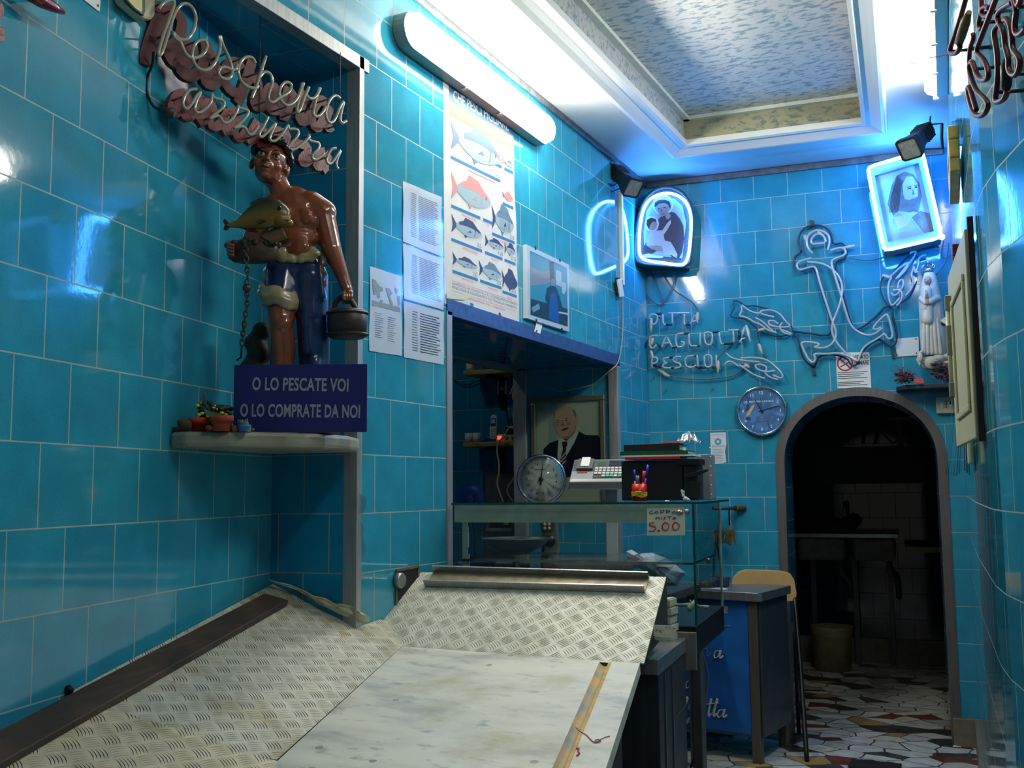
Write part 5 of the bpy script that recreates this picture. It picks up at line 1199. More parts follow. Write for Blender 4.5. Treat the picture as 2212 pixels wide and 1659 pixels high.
m.build('print', [mat('sp_sky', (112, 126, 138), 0.4), mat('sp_habit', (24, 28, 44), 0.4), mat('sp_skin', (118, 96, 90), 0.4), mat('sp_hair', (26, 22, 24), 0.4), mat('sp_halo', (160, 160, 158), 0.4), mat('sp_robe', (142, 136, 132), 0.4), mat('sp_shade', (66, 50, 48), 0.4)], t)
et(t, 'hanging_lead', mat('grey_lead', (70, 80, 96), 0.5), [c2([(1165, 615), (1230, 760), (1300, 900), (1305, 970), (1270, 985), (1200, 930), (1160, 850), (1140, 740), (1138, 640)]), c2([(1422, 640), (1405, 780), (1340, 920), (1290, 980), (1230, 960), (1170, 890)]), c2([(1285, 660), (1330, 760), (1400, 850), (1500, 910), (1570, 960), (1605, 1020)])], .02, .004)
# --- square portrait in neon
Fj = Fr(FC.Q(1960, 440), Vector((math.cos(aC), math.sin(aC), 0)), Vector((0.0, 0, 1))); Fj.O = Fj.O+Fj.ez*0.22
t = thing('neon_portrait', 'tilted framed print of a bearded long-haired person ringed by bright blue neon', 'picture', Fj.Q(1960, 540))
J = [(1874, 365), (1992, 330), (2034, 515), (1910, 544)]
jq = Fj.qs(J); e1 = Vector((jq[1][0]-jq[0][0], jq[1][1]-jq[0][1]))
cx_, cy_ = sum(x for x, y in jq)/4, sum(y for x, y in jq)/4
inn = lambda k: [(cx_+(x-cx_)*k, cy_+(y-cy_)*k) for x, y in jq]
m = M(); o, i_ = inn(1.0), inn(0.80)
for k in range(4):
    l = (k+1) % 4; m.prism(Fj, [o[k], o[l], i_[l], i_[k]], -0.15, 0.0)
m.build('frame', mat('grey_blue_frame', (96, 112, 126), 0.45, var=0.2), t)
m = M(); m.prism(Fj, inn(0.9), -0.18, -0.14); m.build('back_board', mat('dark_board', (40, 44, 52), 0.6), t)
m = M(); m.cur = 0; m.flat(Fj, inn(0.81), -0.03)
def jj(p, mi, k): m.cur = mi; m.flat(Fj, Fj.qs(cr(1680, 300, p, 2.765), -0.03), -0.03+0.0004*k)
jj([(655, 390), (680, 280), (710, 220), (760, 195), (810, 210), (845, 260), (860, 340), (845, 420), (790, 440), (720, 430), (690, 460)], 1, 1)
jj([(690, 460), (720, 440), (800, 480), (870, 560), (890, 585), (690, 625), (670, 560)], 3, 1); jj([(800, 470), (850, 430), (930, 450), (965, 570), (890, 585)], 1, 1)
jj([(745, 270), (770, 225), (805, 225), (835, 270), (838, 330), (830, 380), (800, 410), (765, 380), (750, 330)], 2, 2)
jj([(690, 470), (760, 452), (800, 476), (770, 520), (720, 540)], 2, 2)
jj([(752, 360), (790, 365), (832, 345), (850, 400), (838, 440), (800, 430), (770, 410)], 1, 3); jj([(800, 352), (826, 348), (824, 356), (804, 360)], 3, 4)
jj([(776, 296), (794, 290), (798, 298), (780, 302)], 4, 4); jj([(818, 286), (832, 282), (834, 292), (820, 296)], 4, 4); jj([(806, 296), (818, 332), (804, 336)], 1, 4)
for k in range(7): m.cur = 4; m.tube([Fj.Q(*cr(1680, 300, [(x, y)], 2.765)[0], -.03, .002) for x, y in ((715+k*5, 225+k*4), (690+k*7, 300), (672+k*9, 380), (668+k*8, 440))], .0012, 4, smoothpath=1)
jj([(772, 288), (796, 282), (796, 286), (774, 292)], 4, 4); jj([(814, 280), (834, 274), (834, 278), (816, 284)], 4, 4)
m.build('print', [mat('jp_ground', (140, 176, 192), 0.5, var=0.15, vs=12), mat('jp_hair', (96, 104, 108), 0.5, var=0.3, vs=40), mat('jp_skin', (160, 158, 152), 0.5), mat('jp_robe', (128, 148, 156), 0.5, var=0.2), mat('jp_dark', (50, 52, 56), 0.5)], t)
m = M(); jn = inn(1.0); ring_ = [jn[0], jn[1], jn[2], jn[3]]
pp = []
for k in range(4):
    a, b = Vector(ring_[k]), Vector(ring_[(k+1) % 4]); pp += [a.lerp(b, 0.04), a.lerp(b, 0.5), a.lerp(b, 0.96)]
m.tube([Fj(p.x, p.y, 0.03) for p in pp], 0.0095, 8, closed=True, smoothpath=1); m.ball(Fj(*jn[2], 0.035), 0.016)
m.build('neon_tube', LITBLUE, t)
et(t, 'lead', MATS['grey_lead'], [c6([(1360, 455), (1300, 480), (1250, 510), (1225, 540)]), c6([(1520, 420), (1500, 500), (1500, 560), (1540, 575), (1590, 540)]), c6([(1560, 440), (1555, 520), (1530, 620), (1480, 690), (1440, 720)]), c6([(700, 570), (850, 592), (950, 580), (1050, 545)])], .05, .0035)
# --- unlit neon letters (three rows), painted-out links, caps
def row(name, label, lit, dark, caps, extra=None):
    t = thing(name, label, 'neon sign', FC.Q(*lit[0][0], 0.05))
    et(t, 'glass_tube', GT, lit, .055, .0064, 7, 1); et(t, 'painted_link', PAINTK, dark, .05, .0064, 6, 0); et(t, 'electrode_cap', CAPM, caps, .05, CAPR, 8, 0)
    sup = [FC.Q(*q[len(q)//2], .055) for q in lit[::2]]; each(t, 'tube_support', PAINTK, [M().tube([a, a-FC.ez*.055], .003, 5) for a in sup])
    return t
row('letter_neon_row', 'short topmost row of white unlit neon capitals below the arched picture',
    [c2(p) for p in ([(1190, 1100), (1188, 1060), (1240, 1055), (1258, 1075), (1256, 1110), (1235, 1142), (1190, 1145)], [(1302, 1055), (1304, 1140), (1330, 1146)], [(1345, 1048), (1440, 1046), (1535, 1045)], [(1385, 1050), (1385, 1140)], [(1490, 1055), (1485, 1140), (1500, 1146)], [(1540, 1140), (1550, 1125), (1585, 1045), (1605, 1135)], [(1555, 1120), (1595, 1112)])],
    [c2(p) for p in ([(1240, 1053), (1300, 1050)], [(1330, 1147), (1382, 1146)], [(1500, 1146), (1540, 1144)], [(1600, 1060), (1605, 1110)])], [c2([(1205, 1090), (1203, 1120), (1202, 1160), (1198, 1215)]), c2([(1605, 1040), (1604, 1060), (1603, 1090), (1602, 1115)])])
row('letter_neon_row', 'longest middle row of white unlit neon capitals on the far tiles',
    [c2(p) for p in ([(1258, 1240), (1200, 1242), (1188, 1265), (1190, 1345), (1225, 1350), (1250, 1315)], [(1292, 1345), (1315, 1285), (1335, 1240), (1385, 1343)], [(1310, 1310), (1355, 1300)], [(1485, 1220), (1425, 1225), (1413, 1250), (1418, 1335), (1470, 1340), (1492, 1300), (1460, 1292)], [(1528, 1225), (1530, 1330), (1600, 1330)], [(1625, 1325), (1625, 1215)], [(1662, 1220), (1665, 1300), (1695, 1325), (1728, 1310), (1732, 1225), (1700, 1208), (1662, 1220)], [(1790, 1210), (1800, 1310), (1830, 1312)], [(1915, 1300), (1912, 1200)], [(1870, 1195), (1960, 1192)], [(1968, 1300), (1980, 1270), (2015, 1262)], [(1985, 1250), (2015, 1140), (2060, 1298)])],
    [c2(p) for p in ([(1250, 1310), (1290, 1345)], [(1385, 1345), (1420, 1342)], [(1440, 1222), (1530, 1224)], [(1590, 1330), (1622, 1330)], [(1735, 1212), (1795, 1208)], [(1830, 1314), (1910, 1306)], [(1960, 1195), (1970, 1280)], [(1150, 1350), (1155, 1310), (1195, 1255)])], [c2([(1215, 1258), (1213, 1275), (1208, 1300), (1200, 1325)]), c2([(2020, 1150), (2030, 1180), (2045, 1220), (2050, 1250)])])
row('letter_neon_row', 'lowest row of white unlit neon capitals on the far tiles above the folders',
    [c2(p) for p in ([(1208, 1520), (1208, 1430), (1245, 1425), (1262, 1450), (1245, 1478), (1210, 1482)], [(1358, 1430), (1300, 1440), (1320, 1472), (1345, 1478), (1305, 1485), (1300, 1518), (1375, 1522)], [(1460, 1422), (1400, 1425), (1390, 1455), (1415, 1474), (1455, 1482), (1458, 1512), (1400, 1525)], [(1572, 1415), (1500, 1420), (1495, 1500), (1550, 1520), (1590, 1495)], [(1600, 1410), (1606, 1515)], [(1662, 1418), (1664, 1500), (1692, 1516), (1725, 1500), (1725, 1418), (1695, 1403), (1662, 1418)], [(1765, 1408), (1766, 1515)])],
    [c2(p) for p in ([(1208, 1480), (1290, 1520)], [(1360, 1432), (1400, 1425)], [(1375, 1522), (1460, 1518)], [(1520, 1418), (1600, 1415)], [(1560, 1490), (1610, 1520)], [(1610, 1518), (1690, 1516)], [(1725, 1515), (1765, 1516)])], [c2([(1200, 1370), (1205, 1390), (1212, 1420), (1216, 1440)]), c2([(1780, 1455), (1781, 1475), (1780, 1520), (1778, 1570)])])
m = M(); tubes(m, FC, [c2([(1190, 1440), (1210, 1480), (1260, 1530)]), c2([(1350, 1580), (1440, 1605), (1600, 1618), (1750, 1610), (1880, 1595), (1960, 1560), (2030, 1495)]), c2([(1960, 1280), (1850, 1350), (1790, 1420), (1772, 1450)])], 0.03, 0.0045)
t = thing('neon_supply_cable', 'grey cable with a cream connector sagging under the lowest row of neon capitals', 'cable', FC.Q(1500, 820, 0.03)); m.build('wire', mat('grey_lead2', (96, 100, 100), 0.5), t)
m = M(); tubes(m, FC, [c2([(1260, 1530), (1290, 1550), (1330, 1580), (1362, 1592)])], 0.03, [0.008, 0.011, 0.012, 0.008], 8, 0); m.build('connector', CAPM, t)
def nail(px, py, lb): tag(M().tube([FC.Q(px, py, 0), FC.Q(px-3, py+3, 0.03)], 0.004, 6).build('wall_hook', mat('rust_hook', (110, 84, 60), 0.6)), lb, 'hook')
for px, py, lb in ((1413, 815, 'rusty hook on the tiles below the first letter of the lowest neon row'), (1440, 842, 'rusty hook low on the tiles above the green folder'), (1541, 839, 'rusty hook on the tiles beside the wall clock')): nail(px, py, lb)
# --- anchor
t = thing('anchor_neon', 'big anchor of bent white unlit neon tube on a dark rod outline', 'neon sign', FC.Q(1800, 790, 0.05))
et(t, 'rod_outline', ROD, [c6(p) for p in ([(290, 520), (260, 440), (272, 360), (320, 305), (395, 285), (470, 290), (530, 330), (558, 390), (560, 455), (660, 435), (692, 565), (575, 605), (600, 700), (650, 880), (700, 1080), (740, 1180), (790, 1185), (870, 1130), (960, 1050), (1010, 990), (1055, 985), (1078, 1020), (1078, 1080), (1110, 1190), (1115, 1270), (1090, 1330), (1045, 1335), (1000, 1290), (960, 1270), (880, 1310), (820, 1370), (790, 1440), (760, 1500), (720, 1500), (680, 1430), (560, 1400), (440, 1415), (420, 1470), (395, 1510), (340, 1480), (290, 1410), (270, 1290), (225, 1215)],
    [(290, 520), (220, 565), (250, 680), (380, 630), (430, 740), (480, 920), (550, 1130), (545, 1230), (470, 1240), (400, 1225), (230, 1205)])], 0.03, 0.0062, 6, 1)
et(t, 'glass_tube', GT, [c6(p) for p in ([(385, 528), (345, 490), (330, 420), (345, 370), (400, 330), (460, 330), (520, 365), (535, 420), (515, 503)], [(500, 432), (490, 390), (450, 360), (410, 365), (375, 400), (370, 450), (440, 445), (495, 440)],
    [(375, 570), (290, 592), (242, 622), (265, 680), (350, 650), (412, 640), (440, 760), (500, 950), (560, 1130), (585, 1190), (588, 1260), (540, 1330), (470, 1352), (385, 1340), (440, 1330), (440, 1305), (280, 1290), (300, 1350), (350, 1450), (390, 1480), (412, 1440), (390, 1395), (500, 1400), (600, 1390), (680, 1410), (760, 1450)],
    [(345, 605), (450, 610), (540, 650), (610, 720), (645, 810), (635, 920), (600, 1030), (555, 1130), (550, 1210), (590, 1300), (670, 1390), (740, 1450), (782, 1462), (790, 1420), (830, 1330), (960, 1260), (1010, 1215), (1030, 1270), (1070, 1265), (1080, 1220), (1035, 1055), (1010, 1060), (910, 1160), (915, 1195), (980, 1170)],
    [(540, 505), (620, 478), (665, 490), (677, 540), (560, 580), (545, 610), (570, 700), (640, 920), (700, 1130), (760, 1200), (850, 1240), (920, 1230), (985, 1178)])], 0.055, 0.0072, 7, 2)
for p in ([(360, 240), (400, 245), (405, 330), (385, 330)], [(375, 1500), (400, 1500), (412, 1580), (390, 1582)], [(1060, 1345), (1085, 1345), (1098, 1430), (1075, 1436)]): M().prism(FC, FC.qs(c6(p), 0.02), 0.002, 0.02).build('mounting_plate', ROD, t)
et(t, 'electrode_cap', CAPM, [c6([(650, 480), (690, 475), (720, 468), (750, 460)]), c6([(315, 370), (320, 385), (326, 410), (330, 430)]), c6([(430, 330), (440, 350), (470, 375), (490, 395)])], .05, CAPR, 8, 0)
# --- three neon fish
def nfish(label, tub, rods, caps):
    t = thing('fish_neon', label, 'neon sign', FC.Q(*tub[0][0], 0.05))
    et(t, 'glass_tube', GT, tub, .055, .0062)
    if rods: et(t, 'rod_outline', ROD, rods, .03, .0042, 6)
    if caps: et(t, 'electrode_cap', CAPM, caps, .05, CAPR, 8, 0)
nfish('unlit neon fish with its rod outline swimming into the anchor arm, above the lettering end',
      [cz(p) for p in ([(1030, 1018), (1080, 1060), (1150, 1080), (1160, 1056), (1230, 1050), (1290, 1075), (1330, 1130), (1370, 1165), (1310, 1172), (1215, 1160), (1210, 1125), (1250, 1125), (1280, 1148)], [(1025, 1025), (1030, 1060), (1005, 1095), (1060, 1100), (1120, 1140), (1160, 1150), (1200, 1190), (1270, 1210)], [(1120, 1105), (1170, 1130), (1215, 1175), (1245, 1200)], [(1155, 1062), (1160, 1080), (1250, 1100)], [(1310, 1138), (1285, 1165), (1310, 1210), (1370, 1222)], [(1308, 1190), (1375, 1215)])],
      [cz(p) for p in ([(970, 990), (1000, 985), (1060, 1030), (1100, 1018), (1200, 1040), (1280, 1070), (1350, 1140), (1388, 1192), (1340, 1230), (1250, 1235), (1150, 1200), (1060, 1110), (960, 1105), (950, 1085), (980, 1040), (970, 990)], [(1385, 1195), (1420, 1260), (1430, 1300)])], [cz([(1140, 1195), (1155, 1190), (1175, 1185), (1195, 1182)]), cz([(1145, 1285), (1152, 1305), (1160, 1330), (1168, 1358)])])
nfish('unlit neon fish at the end of the lowest lettering row above the clock',
      [cz(p) for p in ([(920, 1350), (960, 1385), (1030, 1400), (1150, 1410)], [(912, 1425), (935, 1405), (970, 1410), (1000, 1440), (1060, 1440)], [(1020, 1385), (1100, 1378), (1190, 1390), (1230, 1415), (1290, 1470), (1315, 1508), (1300, 1525), (1240, 1500)], [(1120, 1432), (1160, 1424), (1205, 1445), (1185, 1490), (1230, 1520), (1280, 1532)], [(1010, 1430), (1060, 1462), (1110, 1500), (1190, 1525)], [(1120, 1432), (1130, 1462), (1200, 1480), (1260, 1470)])], None, [cz([(1045, 1425), (1062, 1432), (1070, 1440), (1080, 1450)])])
nfish('unlit neon fish pointing down at the anchor tip beside the white statue',
      [c6(p) for p in ([(1105, 752), (1190, 650), (1265, 560), (1280, 500), (1225, 530)], [(1045, 740), (1090, 700), (1140, 650), (1210, 612), (1205, 660), (1120, 745)], [(1070, 735), (1042, 780), (1038, 870), (1048, 940), (1068, 985), (1100, 960), (1140, 912)], [(1122, 835), (1128, 770), (1165, 750), (1176, 800), (1130, 870), (1090, 900), (1060, 870)], [(1080, 850), (1140, 840), (1165, 885), (1145, 950), (1110, 982)], [(1262, 640), (1235, 720), (1262, 770), (1240, 840), (1188, 895)], [(1300, 690), (1272, 695), (1262, 645)], [(1275, 700), (1305, 620), (1298, 570), (1340, 545), (1368, 545)])],
      [c6(p) for p in ([(1040, 985), (1000, 930), (965, 830), (985, 735), (1060, 730)], [(1075, 985), (1150, 960), (1230, 900), (1285, 770)], [(1060, 725), (1150, 610), (1220, 545)], [(1300, 570), (1250, 520)])], [c6([(985, 718), (1010, 724), (1040, 735), (1066, 745)])])
m = M(); tubes(m, FC, [cz([(1140, 1200), (1148, 1260), (1152, 1290)]), cz([(1170, 1355), (1200, 1390)])], 0.03, 0.004); tag(m.build('link_wire', ROD), 'thin dark wire joining the two unlit neon fish beside the lettering', 'wire')
# --- clock
uc_, vc_ = FC.q(1645, 887, 0.03); Rk = 0.148
t = thing('wall_clock', 'round blue wall clock with a silver rim and a leaping swordfish on its dial', 'clock', FC(uc_, vc_-Rk))
TC = lambda x, y, z: FC(uc_+x, vc_+y, z)
M().lathe(TC, [(0.0, 0.002), (Rk-0.008, 0.002), (Rk, 0.012), (Rk, 0.035), (Rk-0.008, 0.042), (Rk-0.016, 0.036), (Rk-0.016, 0.028)], 48).build('rim', CHROME, t)
M().lathe(TC, [(0.0, 0.0285), (Rk-0.016, 0.0285)], 48).build('dial', mat('clock_blue', (96, 160, 222), 0.4, var=0.3, vs=26), t)
m = M()
for h_ in range(1, 13):
    a = math.radians(90-30*h_); m.text(str(h_), 0.026, lambda x, y, z: TC(0.108*math.cos(a)+x, 0.108*math.sin(a)-0.010+y, 0.0292), align='CENTER', bold=0.0003)
m.text('PESCHERIA AZZURRA', 0.0145, lambda x, y, z: TC(x, 0.05+y, 0.0292), align='CENTER', bold=0.0002); m.build('numerals', mat('clock_white', (224, 230, 236), 0.4), t)
m = M()
for k in range(2): m.text(['Pesce che vai', 'freschezza che trovi'][k], 0.0125, lambda x, y, z: TC(x+0.01, -0.05-0.018*k+y, 0.0292), align='CENTER', shear=0.3)
m.build('red_lettering', mat('clock_red', (150, 60, 60), 0.4), t)
m = M(); m.cur = 0
m.flat(TC, [(-0.095, -0.035), (-0.078, 0.0), (-0.055, 0.03), (-0.034, 0.04), (-0.05, 0.012), (-0.068, -0.02)], 0.0293); m.cur = 1; m.flat(TC, [(-0.098, -0.005), (-0.08, 0.045), (-0.07, 0.035), (-0.072, 0.01)], 0.0294); m.flat(TC, [(-0.09, -0.035), (-0.098, -0.055), (-0.07, -0.05), (-0.06, -0.062), (-0.07, -0.035)], 0.0294); m.flat(TC, [(-0.036, 0.038), (-0.012, 0.05), (-0.04, 0.034)], 0.0295)
m.build('fish_print', [mat('clock_fish', (206, 168, 110), 0.4), mat('clock_fish_dark', (30, 50, 110), 0.4)], t)
def hand(nm, ang, L_, w_, z):
    a = math.radians(90-ang); d = Vector((math.cos(a), math.sin(a))); nn = Vector((-d.y, d.x))*w_
    M().prism(TC, [tuple(-d*0.018+nn), tuple(-d*0.018-nn), tuple(d*L_-nn*0.5), tuple(d*L_+nn*0.5)], z, z+0.001).build(nm, BLACK, t)
hand('hour_hand', 331, 0.075, 0.004, 0.031); hand('minute_hand', 75, 0.105, 0.003, 0.0325); hand('second_hand', 357, 0.10, 0.0008, 0.034)
M().lathe(TC, [(0, 0.0355), (0.007, 0.035), (0.007, 0.0295)], 14).build('hub', BLACK, t)
# --- small notices
def poly_thing(name, label, cat, F, pts, w0, w1, mt):
    t = thing(name, label, cat, F.Q(*pts[-1], w0)); M().prism(F, F.qs(pts, w1), w0, w1).build('card', mt, t); return t
t = poly_thing('hygiene_notice', 'narrow torn white notice with a blue hexagon beside the wall clock', 'notice', FC, [(1534, 935), (1568, 934), (1569, 960), (1566, 975), (1569, 998), (1560, 1001), (1537, 1003), (1535, 970)], 0.001, 0.003, PAPER)
m = M(); hexc = FC.q(1551, 954, 0.003); m.flat(FC, [(hexc[0]+0.022*math.cos(k*math.pi/3+.52), hexc[1]+0.022*math.sin(k*math.pi/3+.52)) for k in range(6)], 0.0035); m.build('emblem', mat('hex_blue', (60, 160, 196), 0.5), t)
m = M(); m.flat(FC, [(hexc[0]+0.009*math.cos(k*math.pi/3), hexc[1]+0.009*math.sin(k*math.pi/3)) for k in range(6)], 0.0038)
m.build('emblem_centre', PAPER, t); m = M(); rr = random.Random(1)
fit_text(m, FC, 'IL SISTEMA H.A.C.C.P.', (1537, 941), (1566, 940), 938, 0.0036); fit_text(m, FC, 'Bio Program', (1538, 966), (1566, 965), 962, 0.0036, bold=.02)
for k in range(9): a, b = FC.q(1539, 971+k*3.4), FC.q(1558+rr.random()*7, 971+k*3.4); m.box(FC, a[0], b[0], a[1]-0.0015, a[1]+0.0015, 0.0031, 0.0035)
m.build('print', TXT, t)
t = poly_thing('no_smoking_sign', 'white no-smoking notice with a red barred circle above the arch', 'sign', FC, c6([(583, 1385), (875, 1383), (893, 1690), (600, 1695)]), 0.001, 0.004, PAPER)
cxs, cys = FC.q(*c6([(666, 1480)])[0], 0.004); Rr = FC.q(*c6([(738, 1480)])[0], 0.004)[0]-cxs; TS = lambda x, y, z: FC(cxs+x, cys+y, z)
m = M(); m.lathe(TS, [(Rr*0.80, 0.0046), (Rr, 0.0046)], 30, caps=False); m.prism(lambda x, y, z: TS((x+y)*0.7071, (y-x)*0.7071, z), [(-Rr*.85, -Rr*.09), (Rr*.85, -Rr*.09), (Rr*.85, Rr*.09), (-Rr*.85, Rr*.09)], 0.0047, 0.0051); m.build('red_circle', mat('sign_red', (186, 24, 34), 0.5), t)
m = M(); m.prism(TS, [(-Rr*.62, -Rr*.36), (-Rr*.55, -Rr*.5), (Rr*.45, Rr*.05), (Rr*.38, Rr*.18)], 0.0042, 0.0045)
for k in range(4): m.tube([TS(-Rr*(.5-.12*k), Rr*(.05+.1*k), .0043), TS(-Rr*(.35-.12*k), Rr*(.3+.08*k), .0043), TS(-Rr*(.15-.12*k), Rr*(.42+.06*k), .0043)], 0.0012, 4)
fit_text(m, FC, 'VIETATO', c6([(740, 1445)])[0], c6([(870, 1440)])[0], c6([(0, 1408)])[0][1], 0.0046, bold=.03); fit_text(m, FC, 'FUMARE', c6([(745, 1492)])[0], c6([(872, 1488)])[0], c6([(0, 1456)])[0][1], 0.0046, bold=.03)
for k in range(7):
    y = 1562+k*17 if k < 4 else 1590+k*14; a, b = FC.q(*c6([(602, y)])[0]), FC.q(*c6([(860-(k % 3)*30, y)])[0]); m.box(FC, a[0], b[0], a[1]-0.002, a[1]+0.002, 0.0041, 0.0045)
m.build('print', INK, t)
t = poly_thing('blank_plaque', 'small blank white plaque with corner screws beside the white statue', 'plaque', FC, c6([(1095, 1268), (1300, 1250), (1305, 1410), (1115, 1422)]), 0.001, 0.008, mat('white_plaque', (206, 210, 214), 0.4))
each(t, 'screw', mat('rust_hook', (110, 84, 60), 0.6), [M().ball(FC.Q(*c6([p])[0], .008), .005, n=8) for p in ((1280, 1268), (1282, 1392), (1115, 1405), (1112, 1285))])
# --- wall socket
u0, v1 = FC.q(*cr(1659, 830, [(1448, 112)])[0]); u1, v0 = FC.q(*cr(1659, 830, [(1632, 252)])[0])
t = thing('wall_socket', 'cream wall socket plate in the corner under the flower shelf', 'socket', FC(u0, v0)); M().box(FC, u0, u1, v0, v1, 0, 0.03).build('plate', CREAM, t, bevel=0.006)
m = M(); du = (u1-u0)/10; m.box(FC, u0+2*du, u0+3.6*du, v0+.03, v1-.03, .03, .034); m.box(FC, u0+6*du, u0+8*du, v0+.03, v1-.03, .03, .034); m.build('insert', WHITE, t, bevel=0.002)
m = M()
for k in range(3): m.lathe(lambda x, y, z, k=k: FC(u0+5*du+x, v0+.035+k*.016+y, z), [(0, .0305), (.0035, .0305), (.0035, .031)], 8)
m.box(FC, u0+6.6*du, u0+7.3*du, v0+.05, v0+.065, .034, .0345); m.build('holes', DARK, t)
# --- corner shelf with statue, dried flowers
SH = FC.q(2000, 832, 0.11)[1]
us0, us1 = FC.q(1936, 836, 0.18)[0], uR-0.005
ps = [(us0, 0.0), (us0, 0.10), (us0+0.04, 0.16), (us0+0.12, 0.19), (us1-0.02, 0.19), (us1-0.015, 0.0)]
tag(M().prism(lambda x, y, z: FC(x, z, y), ps, SH-0.025, SH).build('corner_shelf', mat('dark_shelf', (40, 40, 42), 0.5), bevel=0.004), 'small dark corner shelf under the crowned white statue and dried flowers', 'shelf')
Fv = Fr(FC.Q(2020, 820, 0.09), Vector((math.cos(aC+0.25), math.sin(aC+0.25), 0))); Fv.O.z = 0
VS = lambda px, py, w=0: Fv.Q(px, py, w)
t = thing('madonna_statue', 'white robed praying statue with a silver crown on the dark corner shelf', 'statue', Vector((Fv.O.x, Fv.O.y, SH)))
ROBE = mat('white_robe', (206, 200, 186), 0.4, var=0.15, vs=18)
zt = VS(2005, 590).z; zb = VS(2015, 775).z; cxm = lambda z: VS(2008+(0 if z > zt-.2 else 0), 600)
def vlev(py, xl, xr, dep):
    a, b = VS(xl, py), VS(xr, py); return ((a+b)/2, (b-a).length/2, dep)
m = M(); lv = [vlev(590, 1996, 2020, .03), vlev(605, 1992, 2024, .036), vlev(622, 1988, 2028, .045), vlev(650, 1984, 2034, .06), vlev(690, 1986, 2040, .065), vlev(730, 1987, 2046, .07), vlev(768, 1990, 2054, .075)]
pv = None; nn_ = 28
for c, rx, dp in lv:
    bi = len(m.v)
    for k in range(nn_):
        a = 2*math.pi*k/nn_; f_ = 1+0.05*math.sin(7*a)*(1 if dp > .05 else .2); m.v.append(c+Fv.ex*rx*math.cos(a)*f_+Fv.ez*dp*math.sin(a)*f_*.8)
    if pv is not None:
        for k in range(nn_): l = (k+1) % nn_; m.face([pv+k, pv+l, bi+l, bi+k], True)
    pv = bi
m.face([pv+k for k in range(nn_)]); m.ball(VS(2007, 592, -.005), .026, .026, .024)
m.build('robe', ROBE, t)
m = M(); m.ball(VS(2004, 606, .03), .020, .018, .026, 14); m.ball(VS(2004, 618, .026), .014, .014, .014, 10); m.ball(VS(2001.5, 608, .05), .004, .006, .007, 8); m.build('face', mat('painted_face', (178, 140, 116), 0.4), t)
m = M()
for x in (1999.5, 2006): m.ball(VS(x, 604, .047), .0028, .002, .0018, 8)
m.ball(VS(2002, 614, .046), .005, .002, .0014, 8); m.build('face_features', mat('painted_brown', (66, 48, 28), 0.35), t)
m = M(); m.cap(VS(2001, 628, .035), VS(2003, 690, .055), .03, .035); m.cap(VS(2024, 645, .03), VS(2008, 652, .075), .022, .018); m.cap(VS(1991, 645, .03), VS(2000, 655, .075), .018, .014); m.cap(VS(2001, 655, .07), VS(1999, 668, .06), .012, .02)
for k in range(5): m.cap(VS(1996+k*7, 690, .055+.006*(k % 2)), VS(1995+k*9, 762, .058), .009, .014)
m.build('sleeves_and_folds', ROBE, t)
m = M()
for sx in (0, 3): m.cap(VS(2001+sx, 655, .088), VS(2000+sx, 634, .078), .008, .005)
for k in range(4): m.tube([VS(2000+k*1.1, 645, .09), VS(1999.5+k*1.1, 633, .086), VS(1999+k*1.1, 627, .08)], [.0035, .003, .0025], 6)
m.build('praying_hands', mat('painted_face', (178, 140, 116), 0.4), t)
m = M(); CRN = mat('silver_crown', (190, 196, 206), 0.2, 0.9); cc = VS(2006, 588, .0)
TCr = lambda x, y, z: cc+Vector((x, y, z)); m.lathe(TCr, [(.022, 0), (.026, .004), (.024, .010), (.028, .022)], 20)
for k in range(8):
    a = 2*math.pi*k/8; m.tube([TCr(.027*math.cos(a), .027*math.sin(a), .02), TCr(.034*math.cos(a), .034*math.sin(a), .034), TCr(.022*math.cos(a), .022*math.sin(a), .046), TCr(0, 0, .052)], .0028, 5, smoothpath=1)
m.ball(TCr(0, 0, .058), .007); m.box(TCr, -.0015, .0015, -.0015, .0015, .062, .084); m.box(TCr, -.008, .008, -.0015, .0015, .072, .075); m.build('crown', CRN, t)
m = M(); cl = VS(2020, 785, .03)
for x, y, w_, r in ((2005, 778, .05, .035), (2025, 775, .04, .045), (2040, 772, .03, .045), (2020, 790, .06, .04), (2045, 790, .04, .05), (2008, 790, .03, .04), (2030, 795, .02, .05)): m.ball(VS(x, y, w_), r, r*.8, r*.6, 12)
for k in range(4): m.lathe(lambda x, y, z, k=k: VS(2012, 783, .085)+Fv.ex*x+Vector((0, 0, y))+Fv.ez*z, [(.004+.008*k, .012-.003*k), (.010+.008*k, .014-.004*k), (.012+.008*k, .006-.004*k)], 20)
lo = min(v.z for v in m.v); m.v = [v if v.z > SH+.0008 else Vector((v.x, v.y, SH+.0008)) for v in m.v]
m.build('cloud_base', mat('cream_cloud', (196, 184, 160), 0.5, var=0.25, vs=26), t)
m = M(); m.ball(VS(1988, 770, .07), .014, .012, .03, 10); m.ball(VS(1991, 760, .075), .010); m.prism(Fv, Fv.qs([(1984, 764), (1979, 778), (1986, 790), (1992, 775)], .06), .055, .065); lo = VS(1988, 785, 0).z
m.tube([VS(1990, 780, .06), VS(2000, 785, .05)], .006, 6)
m.build('white_dove', ROBE, t)
FLOW = [mat('dried_pink', (150, 92, 96), 0.8, var=0.4, vs=60), mat('dried_grey', (140, 132, 140), 0.8, var=0.3, vs=60), mat('dried_red', (120, 48, 52), 0.8, var=0.3, vs=60), mat('dried_straw', (92, 82, 76), 0.8)]
